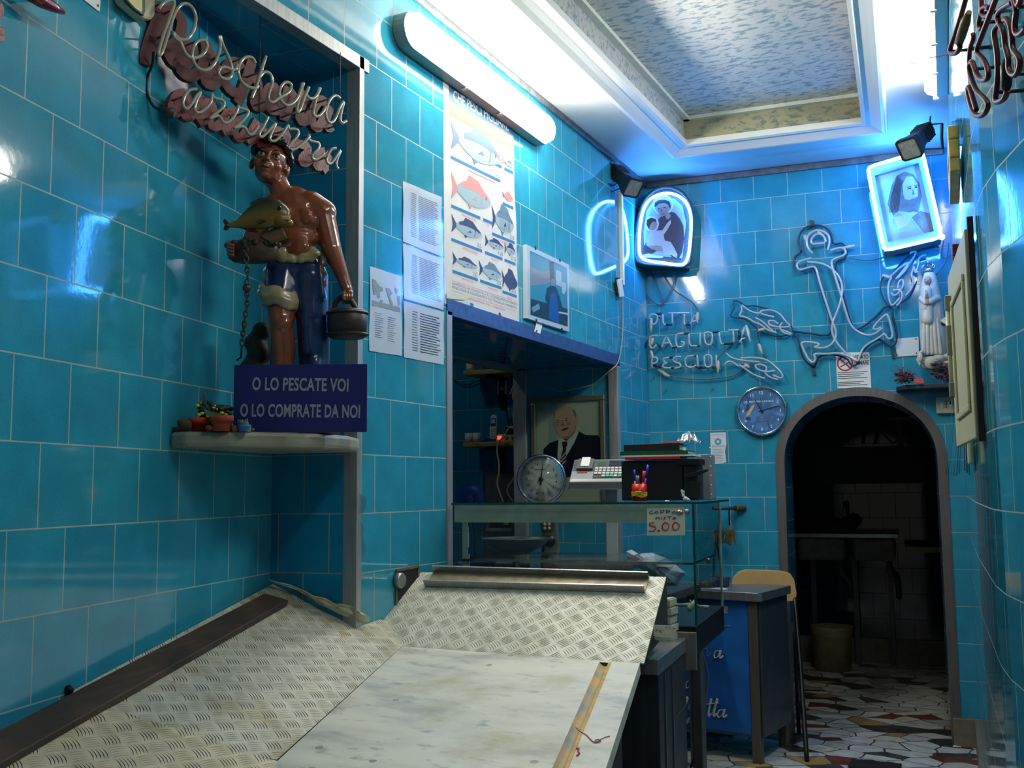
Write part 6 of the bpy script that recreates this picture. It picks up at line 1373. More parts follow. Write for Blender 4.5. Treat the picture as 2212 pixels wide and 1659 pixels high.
def bouquet(label, x0, x1, y0, y1, w0, w1, n, cols, nm='dried_flowers', straw=0):
    t = thing(nm, label, 'flowers', VS((x0+x1)/2, y1, (w0+w1)/2)); rr = random.Random(n)
    ms = {c: M() for c in cols}
    for i in range(n):
        c = cols[rr.randrange(len(cols))]; p = VS(rr.uniform(x0, x1), rr.uniform(y0, y1), rr.uniform(w0, w1)); p.z = max(p.z, SH+.02)
        m = ms[c]
        for k in range(5):
            a = k*1.257+rr.random(); d = Vector((math.cos(a), math.sin(a), rr.uniform(-.2, .6)))*.016; e = Vector((-math.sin(a), math.cos(a), 0.3))*.008
            m.quad([p, p+d*.6+e, p+d, p+d*.6-e])
    for c, m in ms.items(): m.build('petals', FLOW[c], t, thick=0.001)
    m = M()
    for i in range(straw):
        p = VS(rr.uniform(x0, x1), rr.uniform(y0, y1+4), rr.uniform(w0, w1)); q_ = p+Vector((rr.uniform(-.05, .05), rr.uniform(-.03, .03), rr.uniform(-.01, .05))); p.z = max(p.z, SH+.004); q_.z = max(q_.z, SH+.004); m.tube([p, (p+q_)/2+Vector((rr.uniform(-.02, .02), 0, .012)), q_], .0012, 4, smoothpath=1)
    if straw: m.build('stalks', FLOW[3], t)
    return t
bouquet('bunch of grey and red dried flowers at the foot of the white statue', 2012, 2068, 785, 820, .05, .12, 75, [0, 1, 2], straw=20)
t = bouquet('tangle of dry stalks with faded pink blooms on the free end of the dark shelf', 1936, 1975, 805, 826, .02, .10, 46, [0, 2], nm='dry_tangle', straw=90)
m = M(); m.quad([VS(1972, 826, .10), VS(1996, 828, .10), VS(1994, 818, .08), VS(1976, 816, .08)]); tag(m.build('orange_paper', mat('orange_paper', (190, 66, 44), 0.7), thick=.002), 'scrap of orange paper among the dry flowers on the dark shelf', 'paper')
# --- hanging keys on an old pipe
t = thing('valve_pipe', 'short old pipe with a rusty valve end sticking out below the wall clock', 'pipe', FC.Q(1600, 1100, .03))
pA, pB = FC.Q(1609, 1098, 0.0), FC.Q(1540, 1098, .16)
M().tube([pA+FC.ez*.002, pA.lerp(pB, .25), pA.lerp(pB, .3)], [.016, .018, .018], 10).build('brass_end', mat('rusty_brass', (104, 84, 50), 0.5, .4, var=.4), t)
M().tube([pA.lerp(pB, .3), pB], .011, 10).build('pipe', DSTEEL, t)
KEYM = [mat('key_brass', (150, 128, 70), .3, .8), mat('key_steel', (110, 112, 112), .3, .8), mat('key_red', (150, 30, 40), .4)]
kp = [pA.lerp(pB, .5), pA.lerp(pB, .8)]
for bi_, (kk, lb) in enumerate(zip(kp, ('bunch of keys with a red tag hanging from the old pipe', 'bunch of keys on a dark cord hanging beside the glass case'))):
    t = thing('key_bunch', lb, 'keys', kk-Vector((0, 0, .24))); rr = random.Random(bi_)
    M().tube([kk+Vector((0, 0, .012)), kk-Vector((0, 0, .01)), kk-Vector((0, .0, .10))], .005, 6).build('cord', BLACK, t)
    M().tube([kk-Vector((0, 0, .115))+FC.ex*.018*math.cos(a*.6)+Vector((0, 0, .018*math.sin(a*.6))) for a in range(11)], .002, 5, closed=True).build('ring', KEYM[1], t)
    for k in range(9):
        base = kk-Vector((0, 0, .13))+FC.ex*rr.uniform(-.022, .022)+FC.ez*rr.uniform(-.01, .015); Lk = rr.uniform(.05, .09); tl = rr.uniform(-.25, .25)
        TKk = lambda x, y, z: base+FC.ex*(x+tl*(-y))+Vector((0, 0, y))+FC.ez*z
        m = M(); m.prism(TKk, [(.016*math.cos(a*.52), -.010+.016*math.sin(a*.52)) for a in range(12)], 0, .003); m.prism(TKk, [(-.006, -.02), (.006, -.02), (.006, -Lk+.01), (.011, -Lk+.006), (.006, -Lk), (-.006, -Lk)], 0, .003)
        m.build('key', KEYM[2] if (bi_ == 0 and k == 2) else KEYM[k % 2], t)
# --- things in the dim room behind the arch
def bq(px, py, w=0): return FBK.q(px, py, w)
t = thing('lobster_sign', 'white board with two lines of dark capitals on the dim back room wall', 'sign', FBK.Q(1875, 1050))
a, b = bq(1764, 1046), bq(1988, 962); M().box(FBK, a[0], b[0], a[1], b[1], .002, .015).build('board', mat('dimmed_white_board', (62, 64, 62), .6), t)  # white board toned down in colour for the dim room
m = M(); fit_text(m, FBK, 'QUI VENDITA', (1790, 998), (1963, 997), 973, .0158, bold=.03); fit_text(m, FBK, 'ARAGOSTE VIVE', (1775, 1039), (1987, 1037), 1013, .0158, bold=.03); m.build('lettering', mat('sign_black', (16, 16, 20), .5), t)
t = thing('double_sink', 'long double stone sink with a metal ledge in the dim back room', 'sink', FBK.Q(1830, 1300, .3))
a, b = bq(1722, 1155, .5), bq(1950, 1210, .5); zt_, zb_ = a[1], bq(1830, 1212, .5)[1]; mid = (a[0]+b[0])/2
SNK = mat('grey_stone_sink', (112, 108, 98), .6, var=.3)
M().box(FBK, a[0]-.05, b[0]-.02, zt_-.02, zt_+.012, .02, .52).build('ledge', STEEL, t, bevel=.004)
for k, (x0, x1) in enumerate(((a[0], mid-.03), (mid+.03, b[0]-.05))): M().box(FBK, x0, x1, zb_, zt_-.021, .06, .48).build('basin', SNK, t, bevel=.02)
m = M(); p0 = FBK(a[0]+.36, zt_+.012, .12); m.tube([p0, p0+Vector((0, 0, .2)), p0+Vector((0, 0, .24))-Vector((0, .12, 0)), p0+Vector((0, -.14, .2))], .012, 8, smoothpath=2); m.build('tap', DSTEEL, t)
for x in (a[0]+.06, mid, b[0]-.12): M().box(FBK, x, x+.04, .0, zb_-.001, .08, .14).build('leg', DSTEEL, t)
for k, x in enumerate((a[0]+.3, mid+.28)):
    m = M(); m.tube([FBK(x, zb_, .25), FBK(x, zb_-.12, .25), FBK(x+.06, zb_-.16, .25), FBK(x+.06, zb_-.3, .12), FBK(x+.06, zb_-.3, .03)], .022, 8, smoothpath=1); m.build('drain_pipe', mat('drain_grey', (86, 84, 80), .5), t)
c = at_z(1800, 1446, 0.0); t = thing('pail', 'pale dirty plastic pail on the floor under the sink in the back room', 'bucket', c)
hb_ = .33; TB = lambda x, y, z: c+Vector((x, y, z)); PLB = mat('dirty_pail', (150, 142, 104), .6, var=.3, vs=14)
M().lathe(TB, [(0, .001), (.135, .001), (.15, hb_*.8), (.158, hb_*.82), (.152, hb_*.86), (.160, hb_*.9), (.154, hb_*.94), (.165, hb_), (.150, hb_), (.135, .03), (0, .03)], 32).build('tub', PLB, t)
m = M(); m.tube([TB(.16*math.cos(k*.33), .16*math.sin(k*.33)-.02, hb_*.93-.08*math.sin(k*.33)) for k in range(10)], .004, 6); m.build('handle', DSTEEL, t)
u_, v_ = bq(1900, 1180, .45); m = M(); m.box(FBK, u_+.18, u_+.62, v_-.04, v_+.005, .02, .5); tag(m.build('stone_worktop', mat('pale_stone', (150, 140, 100), .6), bevel=.006), 'pale stone worktop end beside the sink in the dim back room', 'worktop')
u_, v_ = bq(1918, 905); t = thing('high_shelf', 'pale shelf board on brackets high on the dim back room wall', 'shelf', FBK(u_, v_)); M().box(FBK, u_, u_+.5, v_-.03, v_, .002, .25).build('board', mat('dim_wood', (110, 96, 72), .6), t)
for x in (.06, .3): M().box(FBK, u_+x, u_+x+.05, v_-.22, v_-.0305, .002, .03).build('bracket', mat('dim_wood', (110, 96, 72), .6), t)
for k, x in enumerate((1868, 1895)):
    a = bq(x, 958); tag(M().tube([FBK.Q(x, 920, .03), FBK.Q(x-4, 958, .03)], .02, 8, flat=.4).build('hanging_tool', BLACK), ('dark tool hanging above the first word of the back room sign', 'dark tool with a loop cord above the middle of the back room sign')[k], 'tool')
tag(M().tube([FBK.Q(x, y, .03) for x, y in cr(1659, 830, [(985, 380), (1020, 330), (1070, 300), (1100, 400), (1130, 450), (1100, 510), (1050, 490), (1000, 430)])], .005, 6, smoothpath=2).build('loop_cable', DARK), 'dark cord hanging in a loop above the back room sign', 'cord')
m = M(); rr = random.Random(8); cc = FBK.Q(1775, 1135, .3)
for k in range(8): m.ball(cc+Vector((rr.uniform(-.2, .22), rr.uniform(-.05, .05), rr.uniform(-.04, .06))), .07, .06, .06, 10)
lo = zt_+.0125; m.v = [Vector((v.x, v.y, max(v.z, lo))) for v in m.v]; tag(m.build('dark_bundle', mat('dim_cloth', (36, 34, 32), .8)), 'dark bundle lying on the sink ledge in the back room', 'bundle')

# ================================================================ FISH STALL IN FRONT
PD = Vector((0.2216, -0.975, -0.1492)).normalized()     # down the slab, towards the street
FM = Fr(Vector((-1.829, 2.907, 0.894)), (1, 0, 0), (PD*-1)-(Vector((1, 0, 0))*((PD*-1).x))*0)
FM.ex = Vector((1, 0, 0)); FM.ey = PD*-1; FM.ez = FM.ex.cross(FM.ey).normalized()
def mq(px, py, w=0):
    """oblique plane coordinates of a sight line on the slab"""
    d = ray(px, py); t = (FM.O+FM.ez*w-CAM).dot(FM.ez)/d.dot(FM.ez); r = CAM+d*t-FM.O-FM.ez*w
    b = r.y/FM.ey.y; return (r.x-FM.ey.x*b, b)
FMp = lambda x, y, w=0: FM.O+FM.ex*x+FM.ey*y+FM.ez*w
W_S = mq(1382, 1433)[0]
t = thing('marble_counter_slab', 'white veined marble slab with a yellowed drain groove sloping towards the street', 'counter', FMp(W_S/2, -0.8, -0.03))
g0, g1 = mq(1313, 1450)[0], mq(1333, 1450)[0]; g0 = W_S-0.125; g1 = W_S-0.09
yg = -0.018
outl = [(0, 0), (0, -1.75), (W_S, -1.75), (W_S, 0)]
m = M()
# top as panels around the groove
for q in (((0, 0), (0, -1.75), (g0, -1.75), (g0, yg), ), ((g1, 0), (g1, -1.75), (W_S, -1.75), (W_S, 0)), ((0, 0), (g0, yg), (g0, 0))): m.quad([FMp(x, y, 0) for x, y in q])
m.quad([FMp(g0, 0, 0), FMp(g0, yg, 0), FMp(g1, yg, 0), FMp(g1, 0, 0)])
for a, b in zip(outl, outl[1:]+outl[:1]): m.quad([FMp(*a, 0), FMp(*b, 0), FMp(*b, -0.032), FMp(*a, -0.032)])
m.quad([FMp(x, y, -0.032) for x, y in outl]); m.build('slab', MARBLE, t)
GRV = N('groove_stain'); f = GRV.noise(14, 4, GRV.pos()); GRV.l(GRV.ramp(f, [(.35, S(150, 148, 130)), (.6, S(206, 168, 84))]), GRV.b.inputs['Base Color']); GRV.set(Roughness=.5)
m = M(); n = 8
for i in range(n):
    a0, a1 = i/n, (i+1)/n; h0, h1 = -.011*math.sin(math.pi*a0), -.011*math.sin(math.pi*a1); x0, x1 = g0+(g1-g0)*a0, g0+(g1-g0)*a1
    m.quad([FMp(x0, yg, h0), FMp(x0, -1.75, h0), FMp(x1, -1.75, h1), FMp(x1, yg, h1)])
m.build('drain_groove', GRV.m, t)
m = M()
e = 0.004; m.box(FMp, g1-.006, g1+.003, -1.75, yg, 0.0002, 0.0012); m.build('yellow_sealant', mat('sealant', (206, 160, 60), .5, var=.3, vs=30), t)
# red thread on the slab
p = [FMp(*mq(x, y), .002) for x, y in cr(1106, 1244, [(553, 1318), (590, 1355), (640, 1375), (670, 1410), (710, 1450), (770, 1440), (760, 1420), (715, 1425), (720, 1450), (790, 1405), (845, 1390)])]
tag(M().tube(p, .0011, 5, smoothpath=2).build('red_thread', mat('red_thread', (150, 36, 40), .6)), 'loose red thread curled across the drain groove of the marble slab', 'thread')
p = [FMp(*mq(x, y), .001) for x, y in cr(1106, 1244, [(560, 1500), (580, 1490), (570, 1520), (585, 1540), (560, 1560)])]
tag(M().tube(p, .0025, 5, smoothpath=2).build('red_fibre', mat('red_fibre', (150, 60, 66), .7)), 'small tangle of red fibre lying in the drain groove', 'fibre')
# --- tread plates
A1 = FA.Q(150, 1492); A2 = FA.Q(585, 1258); B1 = FB.Q(825, 1337)
nP = (A2-A1).cross(B1-A1).normalized(); nP = nP if nP.z > 0 else -nP
exP = FA.ex - nP*FA.ex.dot(nP); F1 = Fr(B1, exP, nP.cross(exP)*1.0)
if F1.ez.z < 0: F1 = Fr(B1, exP, -nP.cross(exP))
def plate(name, label, F, pts, mt, th=.004, w=0.0):
    q = F.qs(pts, w); m = M(); m.prism(F, q, w-th, w); n = len(q)
    m.uvs[1] = [(x, y) for x, y in q]
    return tag(m.build(name, mt), label, 'metal plate')
_a, _b = F1.q(440, 1450), F1.q(560, 1450); PHI = math.atan2(_b[1]-_a[1], _b[0]-_a[0])
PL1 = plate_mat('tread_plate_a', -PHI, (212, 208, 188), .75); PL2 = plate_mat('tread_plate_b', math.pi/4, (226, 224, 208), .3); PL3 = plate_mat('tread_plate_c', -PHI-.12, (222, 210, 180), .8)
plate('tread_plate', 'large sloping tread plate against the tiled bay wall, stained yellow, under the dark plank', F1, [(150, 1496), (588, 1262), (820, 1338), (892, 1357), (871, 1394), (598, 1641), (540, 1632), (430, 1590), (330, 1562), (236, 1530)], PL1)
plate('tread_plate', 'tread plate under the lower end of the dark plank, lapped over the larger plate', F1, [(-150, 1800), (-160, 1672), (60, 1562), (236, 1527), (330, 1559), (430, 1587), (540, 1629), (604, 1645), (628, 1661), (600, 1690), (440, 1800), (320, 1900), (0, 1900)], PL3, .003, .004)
b1, b2 = FMp(0, 0, .001), FMp(W_S+.012, 0, .001); B2 = Vector((-1.976, 3.268, H-.308))
n2 = (b2-b1).cross(B2-b1).normalized(); F2 = Fr(b1, b2-b1, n2.cross(b2-b1)); F2.ez = F2.ex.cross(F2.ey)
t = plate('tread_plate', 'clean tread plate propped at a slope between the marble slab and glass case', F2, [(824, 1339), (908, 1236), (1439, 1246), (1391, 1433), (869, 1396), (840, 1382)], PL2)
m = M(); c1_, c2_ = F2.Q(1439, 1246, -.004), F2.Q(1391, 1433, -.004)
m.quad([c1_, c2_, Vector((c1_.x-.012, c1_.y-.03, c2_.z+.03)), c1_-Vector((.0, -.004, 0.12))]) if False else m.quad([c1_, c2_+Vector((-.01, .02, 0)), Vector((c1_.x, c1_.y, H-.472))])
fl = m.build('folded_flank', mat('plate_flank', (70, 66, 60), .5, .4), t, thick=.003)
# dark plank on the plate
q = F1.qs([(-10, 1655), (-10, 1575), (150, 1492), (590, 1279), (626, 1297), (622, 1303)], .004)
PT = [(-40, 1590), (575, 1280), (625, 1297), (-40, 1685)]
qp = F1.qs([(-40, 1597), (572, 1281)], .026)+F1.qs([(624, 1296), (-40, 1672)], .026)
m = M(); m.prism(F1, qp, .0045, .026); tag(m.build('wooden_plank', PLANK, bevel=.003), 'long dark weathered plank lying along the tiled wall on the tread plates', 'plank')
m = M(); m.ball(F1.Q(149, 1490, .008), .014, .010, .012, 10); tag(m.build('rubber_plug', DARK), 'small black rubber lump at the tile wall beside the plank', 'plug')
# crumpled cream wrapping on the plate
pth = [(580, 1258), (610, 1268), (640, 1278), (664, 1292), (690, 1306), (712, 1318), (735, 1328), (758, 1336), (782, 1343)]; wd = [.008, .012, .016, .020, .036, .046, .052, .056, .04]
m = M(); ctr = [F1.Q(x, y, .018) for x, y in pth]
def wrap(i, j):
    k = i*(len(ctr)-1); a = min(int(k), len(ctr)-2); f_ = k-a; c = ctr[a].lerp(ctr[a+1], f_); w_ = wd[a]*(1-f_)+wd[a+1]*f_
    an = (j-.15)*5.2; return c+F1.ey*math.cos(an)*w_*.62+F1.ez*(w_*.40*(math.sin(an)+.55)*(.8+.3*noise.noise(Vector((i*8, j*3, 2))))+.008)+F1.ex*(.012*noise.noise(Vector((i*7, j*5, 8))))
m.grid(wrap, 46, 18); wr = m.build('wrapping_paper', mat('cream_wrap', (196, 192, 160), .6, var=.18, vs=20), None, thick=.0012); tag(wr, 'twisted roll of crumpled cream wrapping lying on the tread plate by the post', 'wrapping')
m = M(); cc = F1.Q(775, 1300, .02)
m.grid(lambda i, j: cc+Vector(((i-.5)*.10, (j-.5)*.07, .02+.03*noise.noise(Vector((i*5, j*5, 3))))), 10, 8); tag(m.build('paper_wad', mat('cream_wad', (190, 184, 146), .6, var=.2), None, thick=.001), 'wad of cream paper tucked against the foot of the metal post', 'paper')
# steel channel on the propped plate
t = thing('steel_channel', 'long steel channel rail lying across the top of the propped tread plate', 'channel', F2.Q(1160, 1262, .002))
P1, P2_, P3, P4 = (937, 1234), (1402, 1249), (1393, 1279), (918, 1266)
ca, cb_, cc_, cd = [Vector(F2.q(x, y, .003)) for x, y in (P1, P2_, P3, P4)]
def chan(nm, u0, u1, z0, z1, mt):
    m = M(); A_ = [ca.lerp(cd, u0), cb_.lerp(cc_, u0), cb_.lerp(cc_, u1), ca.lerp(cd, u1)]; m.prism(F2, [tuple(p) for p in A_], z0, z1); return m.build(nm, mt, t)
chan('web', 0, 1, .0005, .0035, mat('rusty_steel', (150, 138, 112), .5, .4, var=.4, vs=25)); chan('upper_flange', -.03, .04, .0035, .028, STEEL); chan('lower_flange', .95, 1.02, .0035, .028, STEEL)
# --- counter body below, of dull steel
t = thing('stall_base', 'dull dark steel counter base under the marble slab and glass case', 'counter', (-1.2, 2.9, 0))
ca6 = math.radians(6); FK = Fr((-1.95, 3.47, 0), (math.cos(ca6), math.sin(ca6), 0))       # front line of the glass case
ZB = H-.515
m = M(); kk = lambda x, y, z: FK(x, z, -y)
m.box(kk, .015, .90, -.50, -.055, 0.0, ZB-.06); m.build('rear_cabinet', steel_mat('blue_grey_steel', (66, 76, 84), .4, .6), t, bevel=.003)
m = M(); m.box(kk, .0, .905, -.52, -.05, ZB-.06, ZB-.012); m.build('cabinet_top', STEEL, t, bevel=.003)
m = M()
z1 = lambda b: FMp(0, b, -.036).z
def wedge(x0, x1, b0, b1):
    a = [FMp(x0, b0, -.036), FMp(x1, b0, -.036), FMp(x1, b1, -.036), FMp(x0, b1, -.036)]; bt = [Vector((p.x, p.y, 0.0)) for p in a]
    i = len(m.v); m.v += a+bt
    for q in ((0, 1, 2, 3), (7, 6, 5, 4), (0, 4, 5, 1), (1, 5, 6, 2), (2, 6, 7, 3), (3, 7, 4, 0)): m.face([i+k for k in q])
wedge(.02, W_S-.06, -1.7, -.02); m.build('slab_support', DSTEEL, t)
m = M()
for b0, b1 in ((-.30, -.10), (-.62, -.34), (-.95, -.66)):
    a = [FMp(W_S-.0585, b0, -.05), FMp(W_S-.0585, b1, -.05)]; m.quad([a[0], a[1], Vector((a[1].x, a[1].y, .08)), Vector((a[0].x, a[0].y, .08))])
m.build('side_panel', mat('dark_panel', (58, 54, 52), .45, .4), t, thick=.004)
m = M(); m.box(kk, .9005, .904, -.30, -.29, .05, ZB-.07); m.box(kk, .9005, .904, -.42, -.41, .05, ZB-.07); m.box(kk, .9005, .903, -.27, -.06, ZB-.24, ZB-.236); m.build('panel_seam', mat('seam_steel', (120, 122, 120), .3, .8), t)
# --- glass display case
t = thing('glass_display_case', 'glass display case with a glass shelf on a dark steel base beside the recess', 'display case', FK(.47, 0, -.3))
GL = glassy('green_case_glass', (234, 243, 239), .05); GE = mat('green_glass_edge', (26, 84, 74), .15, trans=.2)
cw, cdp, zg0, zg1 = .935, .62, H-.488, H-.062
FKd = lambda x, y, z: FK(x, z, -y)
def pane(nm, x0, x1, y0, y1, z0, z1): return M().box(FKd, x0, x1, y0, y1, z0, z1).build(nm, GL, t)
M().quad([FKd(0, 0, zg0), FKd(cw, 0, zg0), FKd(cw, 0, zg1), FKd(0, 0, zg1)]).build('front_pane', GL, t)
M().quad([FKd(cw, 0, zg0), FKd(cw, cdp, zg0), FKd(cw, cdp, zg1), FKd(cw, 0, zg1)]).build('side_pane', GL, t)
zsf = H-.274
M().quad([FKd(0, .01, zsf), FKd(cw-.01, .01, zsf), FKd(cw-.01, cdp-.1, zsf), FKd(0, cdp-.1, zsf)]).build('shelf_pane', GL, t)
M().quad([FKd(0, -.02, zg1+.004), FKd(cw+.03, -.02, zg1+.004), FKd(cw+.03, cdp+.02, zg1+.004), FKd(0, cdp+.02, zg1+.004)]).build('top_pane', GL, t)
m = M()
m.box(FKd, 0, cw+.03, -.024, -.02, zg1, zg1+.008); m.box(FKd, cw+.03, cw+.034, -.024, cdp+.02, zg1, zg1+.008); m.box(FKd, 0, cw-.01, .002, .01, zsf-.004, zsf+.004); m.box(FKd, cw-.014, cw-.008, .01, cdp-.1, zsf-.004, zsf+.004)
m.box(FKd, cw-.006, cw+.001, -.004, .004, zg0, zg1); m.build('glass_edges', GE, t)
BANDM = mat('painted_reflection', (206, 208, 192), .4, .2, var=.15); BANDM.node_tree.nodes['Principled BSDF'].inputs['Alpha'].default_value = .72  # see-through band standing in for the reflection under the glass top
M().box(FKd, 0, cw-.035, .004, .010, zg1-.068, zg1-.002).build('reflection_band', BANDM, t)
m = M(); m.box(FKd, .66, cw+.002, -.03, cdp+.01, zg0-.10, zg0-.001); m.build('base_block', mat('dark_base', (34, 36, 38), .35, .5), t, bevel=.003)
m = M(); m.box(FKd, cw-.035, cw+.0, .045, .13, .0, zg0-.101); m.build('leg', DSTEEL, t, bevel=.003)
m = M(); m.box(FKd, .01, .06, cdp-.06, cdp-.015, .0, zg0-.101); m.build('leg', DSTEEL, t, bevel=.003)
m = M(); m.box(FKd, 0, .66, -.01, cdp+.01, zg0-.03, zg0-.001); m.build('case_floor', DSTEEL, t)
m = M(); m.box(FKd, cw-.075, cw+.004, -.045, -.031, zg0-.15, zg0-.02); m.build('corner_bracket', STEEL, t, bevel=.003)
rr = random.Random(4); m = M()
for k in range(16): z = zg0+(zg1-zg0)*k/16; m.box(FKd, cw-.004, cw+.003, cdp-.022-rr.uniform(0, .012), cdp-.002, z, z+(zg1-zg0)/16)
m.build('sealing_tape', mat('dull_tape', (128, 148, 138), .4, var=.25), t)
m = M()
for k in range(14): z = zg0+(zg1-zg0)*.86*k/14; m.box(FKd, .03, .05+rr.uniform(0, .01), .012, .016, z, z+(zg1-zg0)/16)
m.build('white_tape', mat('whitish_tape', (176, 186, 186), .4, var=.2), t)
m = M(); m.ball(FKd(cw-.05, -.006, zg1-.03), .014, .008, .010, 8); m.ball(FKd(cw-.025, .0, zg1-.028), .011, n=8); m.ball(FKd(cw-.008, .33, zsf-.01), .010, n=8); m.lathe(lambda x, y, z: FKd(cw-.1+x, .02+y, zg1+.006+z), [(0, 0), (.012, 0), (.010, .006), (0, .008)], 12)
m.build('glass_clamp', STEEL, t)
# price card on the glass
Fg = Fr(FK.P(0, 0, .002), FK.ex)
q = Fg.qs([(1398, 1098), (1480, 1096), (1480, 1156), (1398, 1157)]); t = thing('price_card', 'hand-lettered cream price card in blue and red taped on the case glass', 'price card', Fg(*q[3])); M().prism(Fg, q, .0, .0015).build('card', mat('cream_card', (236, 230, 206), .6), t)
def strokes(m, F, paths, w, r, sm=1):
    for p in paths: m.tube([F.Q(x, y, w) for x, y in p], r, 5, smoothpath=sm, flat=.3)
hc = lambda p: cr(1106, 830, p)
m = M(); strokes(m, Fg, [hc(p) for p in ([(1215, 1090), (1188, 1105), (1190, 1122), (1222, 1115)], [(1232, 1108), (1250, 1098), (1268, 1108), (1250, 1120), (1232, 1108)], [(1285, 1122), (1283, 1090)], [(1280, 1092), (1318, 1090), (1310, 1105), (1285, 1108)], [(1335, 1120), (1333, 1092)], [(1330, 1090), (1362, 1092), (1368, 1102), (1335, 1106)], [(1380, 1112), (1400, 1098), (1416, 1108), (1396, 1122), (1380, 1112)],
   [(1242, 1170), (1244, 1145), (1258, 1160), (1272, 1145), (1275, 1168)], [(1292, 1150), (1292, 1168)], [(1292, 1138), (1294, 1140)], [(1330, 1148), (1312, 1150), (1328, 1162), (1308, 1170)], [(1340, 1146), (1380, 1142)], [(1360, 1146), (1362, 1166)], [(1390, 1156), (1405, 1148), (1420, 1156), (1405, 1168), (1390, 1158)])], .0022, .0030); m.build('blue_lettering', mat('pen_navy', (28, 44, 84), .6), t)
m = M(); strokes(m, Fg, [hc(p) for p in ([(1232, 1196), (1190, 1198), (1186, 1222), (1225, 1222), (1250, 1245), (1225, 1270), (1182, 1268)], [(1268, 1258), (1264, 1272)], [(1320, 1195), (1295, 1225), (1310, 1262), (1345, 1258), (1360, 1222), (1340, 1196), (1320, 1195)], [(1410, 1192), (1385, 1222), (1398, 1262), (1435, 1256), (1450, 1222), (1430, 1196), (1408, 1192)])], .0022, .0044); m.build('red_lettering', mat('pen_red', (176, 26, 28), .6), t)
# things in and behind the case
ZC_ = zg0+.002
BAGM = N('thin_white_bag'); BAGM.set(Base_Color=S(208, 206, 226), Roughness=.4); BAGM.b.inputs['Alpha'].default_value = .95
Fbg = VF(1430, 1230, 3.92); m = M()
bo = [(1355, 1192), (1366, 1188), (1376, 1203), (1390, 1196), (1412, 1195), (1440, 1206), (1462, 1222), (1482, 1238), (1470, 1252), (1462, 1265), (1435, 1266), (1420, 1252), (1395, 1236), (1372, 1222), (1356, 1203)]
bq_ = Fbg.qs(bo); bc = Vector((sum(x for x, y in bq_)/len(bq_), sum(y for x, y in bq_)/len(bq_)))
layers = []
for s_, w_ in ((.98, -.05), (1.0, 0.0), (.80, .035), (.45, .05), (.05, .045)):
    bi = len(m.v); m.v += [Fbg(bc.x+(x-bc.x)*s_, bc.y+(y-bc.y)*s_, w_+.012*noise.noise(Vector((x*22, y*22, s_*4)))) for x, y in bq_]; layers.append(bi)
nb = len(bq_)
for a, b in zip(layers, layers[1:]):
    for k in range(nb): l = (k+1) % nb; m.face([a+k, a+l, b+l, b+k])
t = thing('white_plastic_bag', 'thin white plastic bag with pen writing inside the glass case', 'bag', Vector((Fbg.O.x, Fbg.O.y, ZC_))); m.build('bag', BAGM.m, t)
m = M(); strokes(m, Fbg, [cr(1106, 830, p) for p in ([(1190, 1625), (1195, 1605), (1205, 1620)], [(1225, 1612), (1235, 1578), (1248, 1592), (1235, 1600)], [(1250, 1605), (1262, 1585), (1270, 1610)], [(1278, 1640), (1285, 1615), (1302, 1630), (1310, 1645), (1325, 1625)])], .052, .0016); m.build('pen_writing', mat('pen_violet', (60, 50, 90), .6), t)
# scale beam items: dial scale
BC = H-.50
tb = thing('scale_ledge', 'steel ledge behind the glass case carrying the scales', 'counter', (-1.75, 4.65, 0)); m = M(); m.box(IDT, -2.55, -1.46, 4.32, 5.20, BC-.04, BC); m.build('ledge_top', DSTEEL, tb, bevel=.003)
for x, y in ((-2.5, 4.36), (-1.5, 4.36), (-2.5, 5.16), (-1.5, 5.16)): M().box(IDT, x-.02, x+.02, y-.02, y+.02, 0, BC-.04).build('leg', DSTEEL, tb)
Fd = VF(1170, 1035, 5.05); FDl = Fr(Fd.O, (math.cos(.30), math.sin(.30), 0)); Rd = .122
t = thing('dial_scale', 'round white dial weighing scale with a chrome rim and a shallow steel pan', 'scale', Vector((Fd.O.x, Fd.O.y, BC)))
TD = lambda x, y, z: FDl(x, y, z)
M().lathe(TD, [(0, -.10), (Rd*.92, -.10), (Rd, -.07), (Rd, .0), (Rd*1.02, .012), (Rd*.96, .02), (Rd*.93, .012)], 44).build('housing', CHROME, t)
dl = M().lathe(TD, [(0, .0125), (Rd*.935, .0125)], 44).build('dial', mat('dial_white', (244, 246, 242), .4), t)
m = M()
for k in range(40):
    a = 2*math.pi*k/40; d = Vector((math.cos(a), math.sin(a))); nn = Vector((-d.y, d.x))*.0006*(1.6 if k % 4 == 0 else 1); r0 = Rd*.80
    m.flat(TD, [tuple(d*r0+nn), tuple(d*r0-nn), tuple(d*(r0+.010)-nn), tuple(d*(r0+.010)+nn)], .0129)
for k in range(15):
    a = math.radians(84-24*k)
    if abs(k) == 0: continue
    m.text(str(k) if k < 10 else '1%d' % (k-10), .019, lambda x, y, z: TD(Rd*.62*math.cos(a)+x, Rd*.62*math.sin(a)-.005+y, .0129), align='CENTER', bold=.0003)
m.build('scale_marks', INK, dl); m = M(); m.box(TD, -.035, .018, .045, .050, .0128, .0131); m.build('red_mark', mat('dial_red', (170, 60, 60), .5), dl)
m = M(); d = Vector((math.cos(1.45), math.sin(1.45))); nn = Vector((-d.y, d.x)); m.prism(TD, [tuple(d*-.03+nn*.004), tuple(d*-.03-nn*.004), tuple(d*.10-nn*.0008), tuple(d*.10+nn*.0008)], .016, .017); m.lathe(TD, [(.012, .013), (.012, .019), (0, .021)], 16); m.build('needle', BLACK, t)
M().lathe(TD, [(0, .024), (Rd*.95, .020)], 32).build('dial_glass', glassy('dial_glass', (245, 248, 246), .03), t)
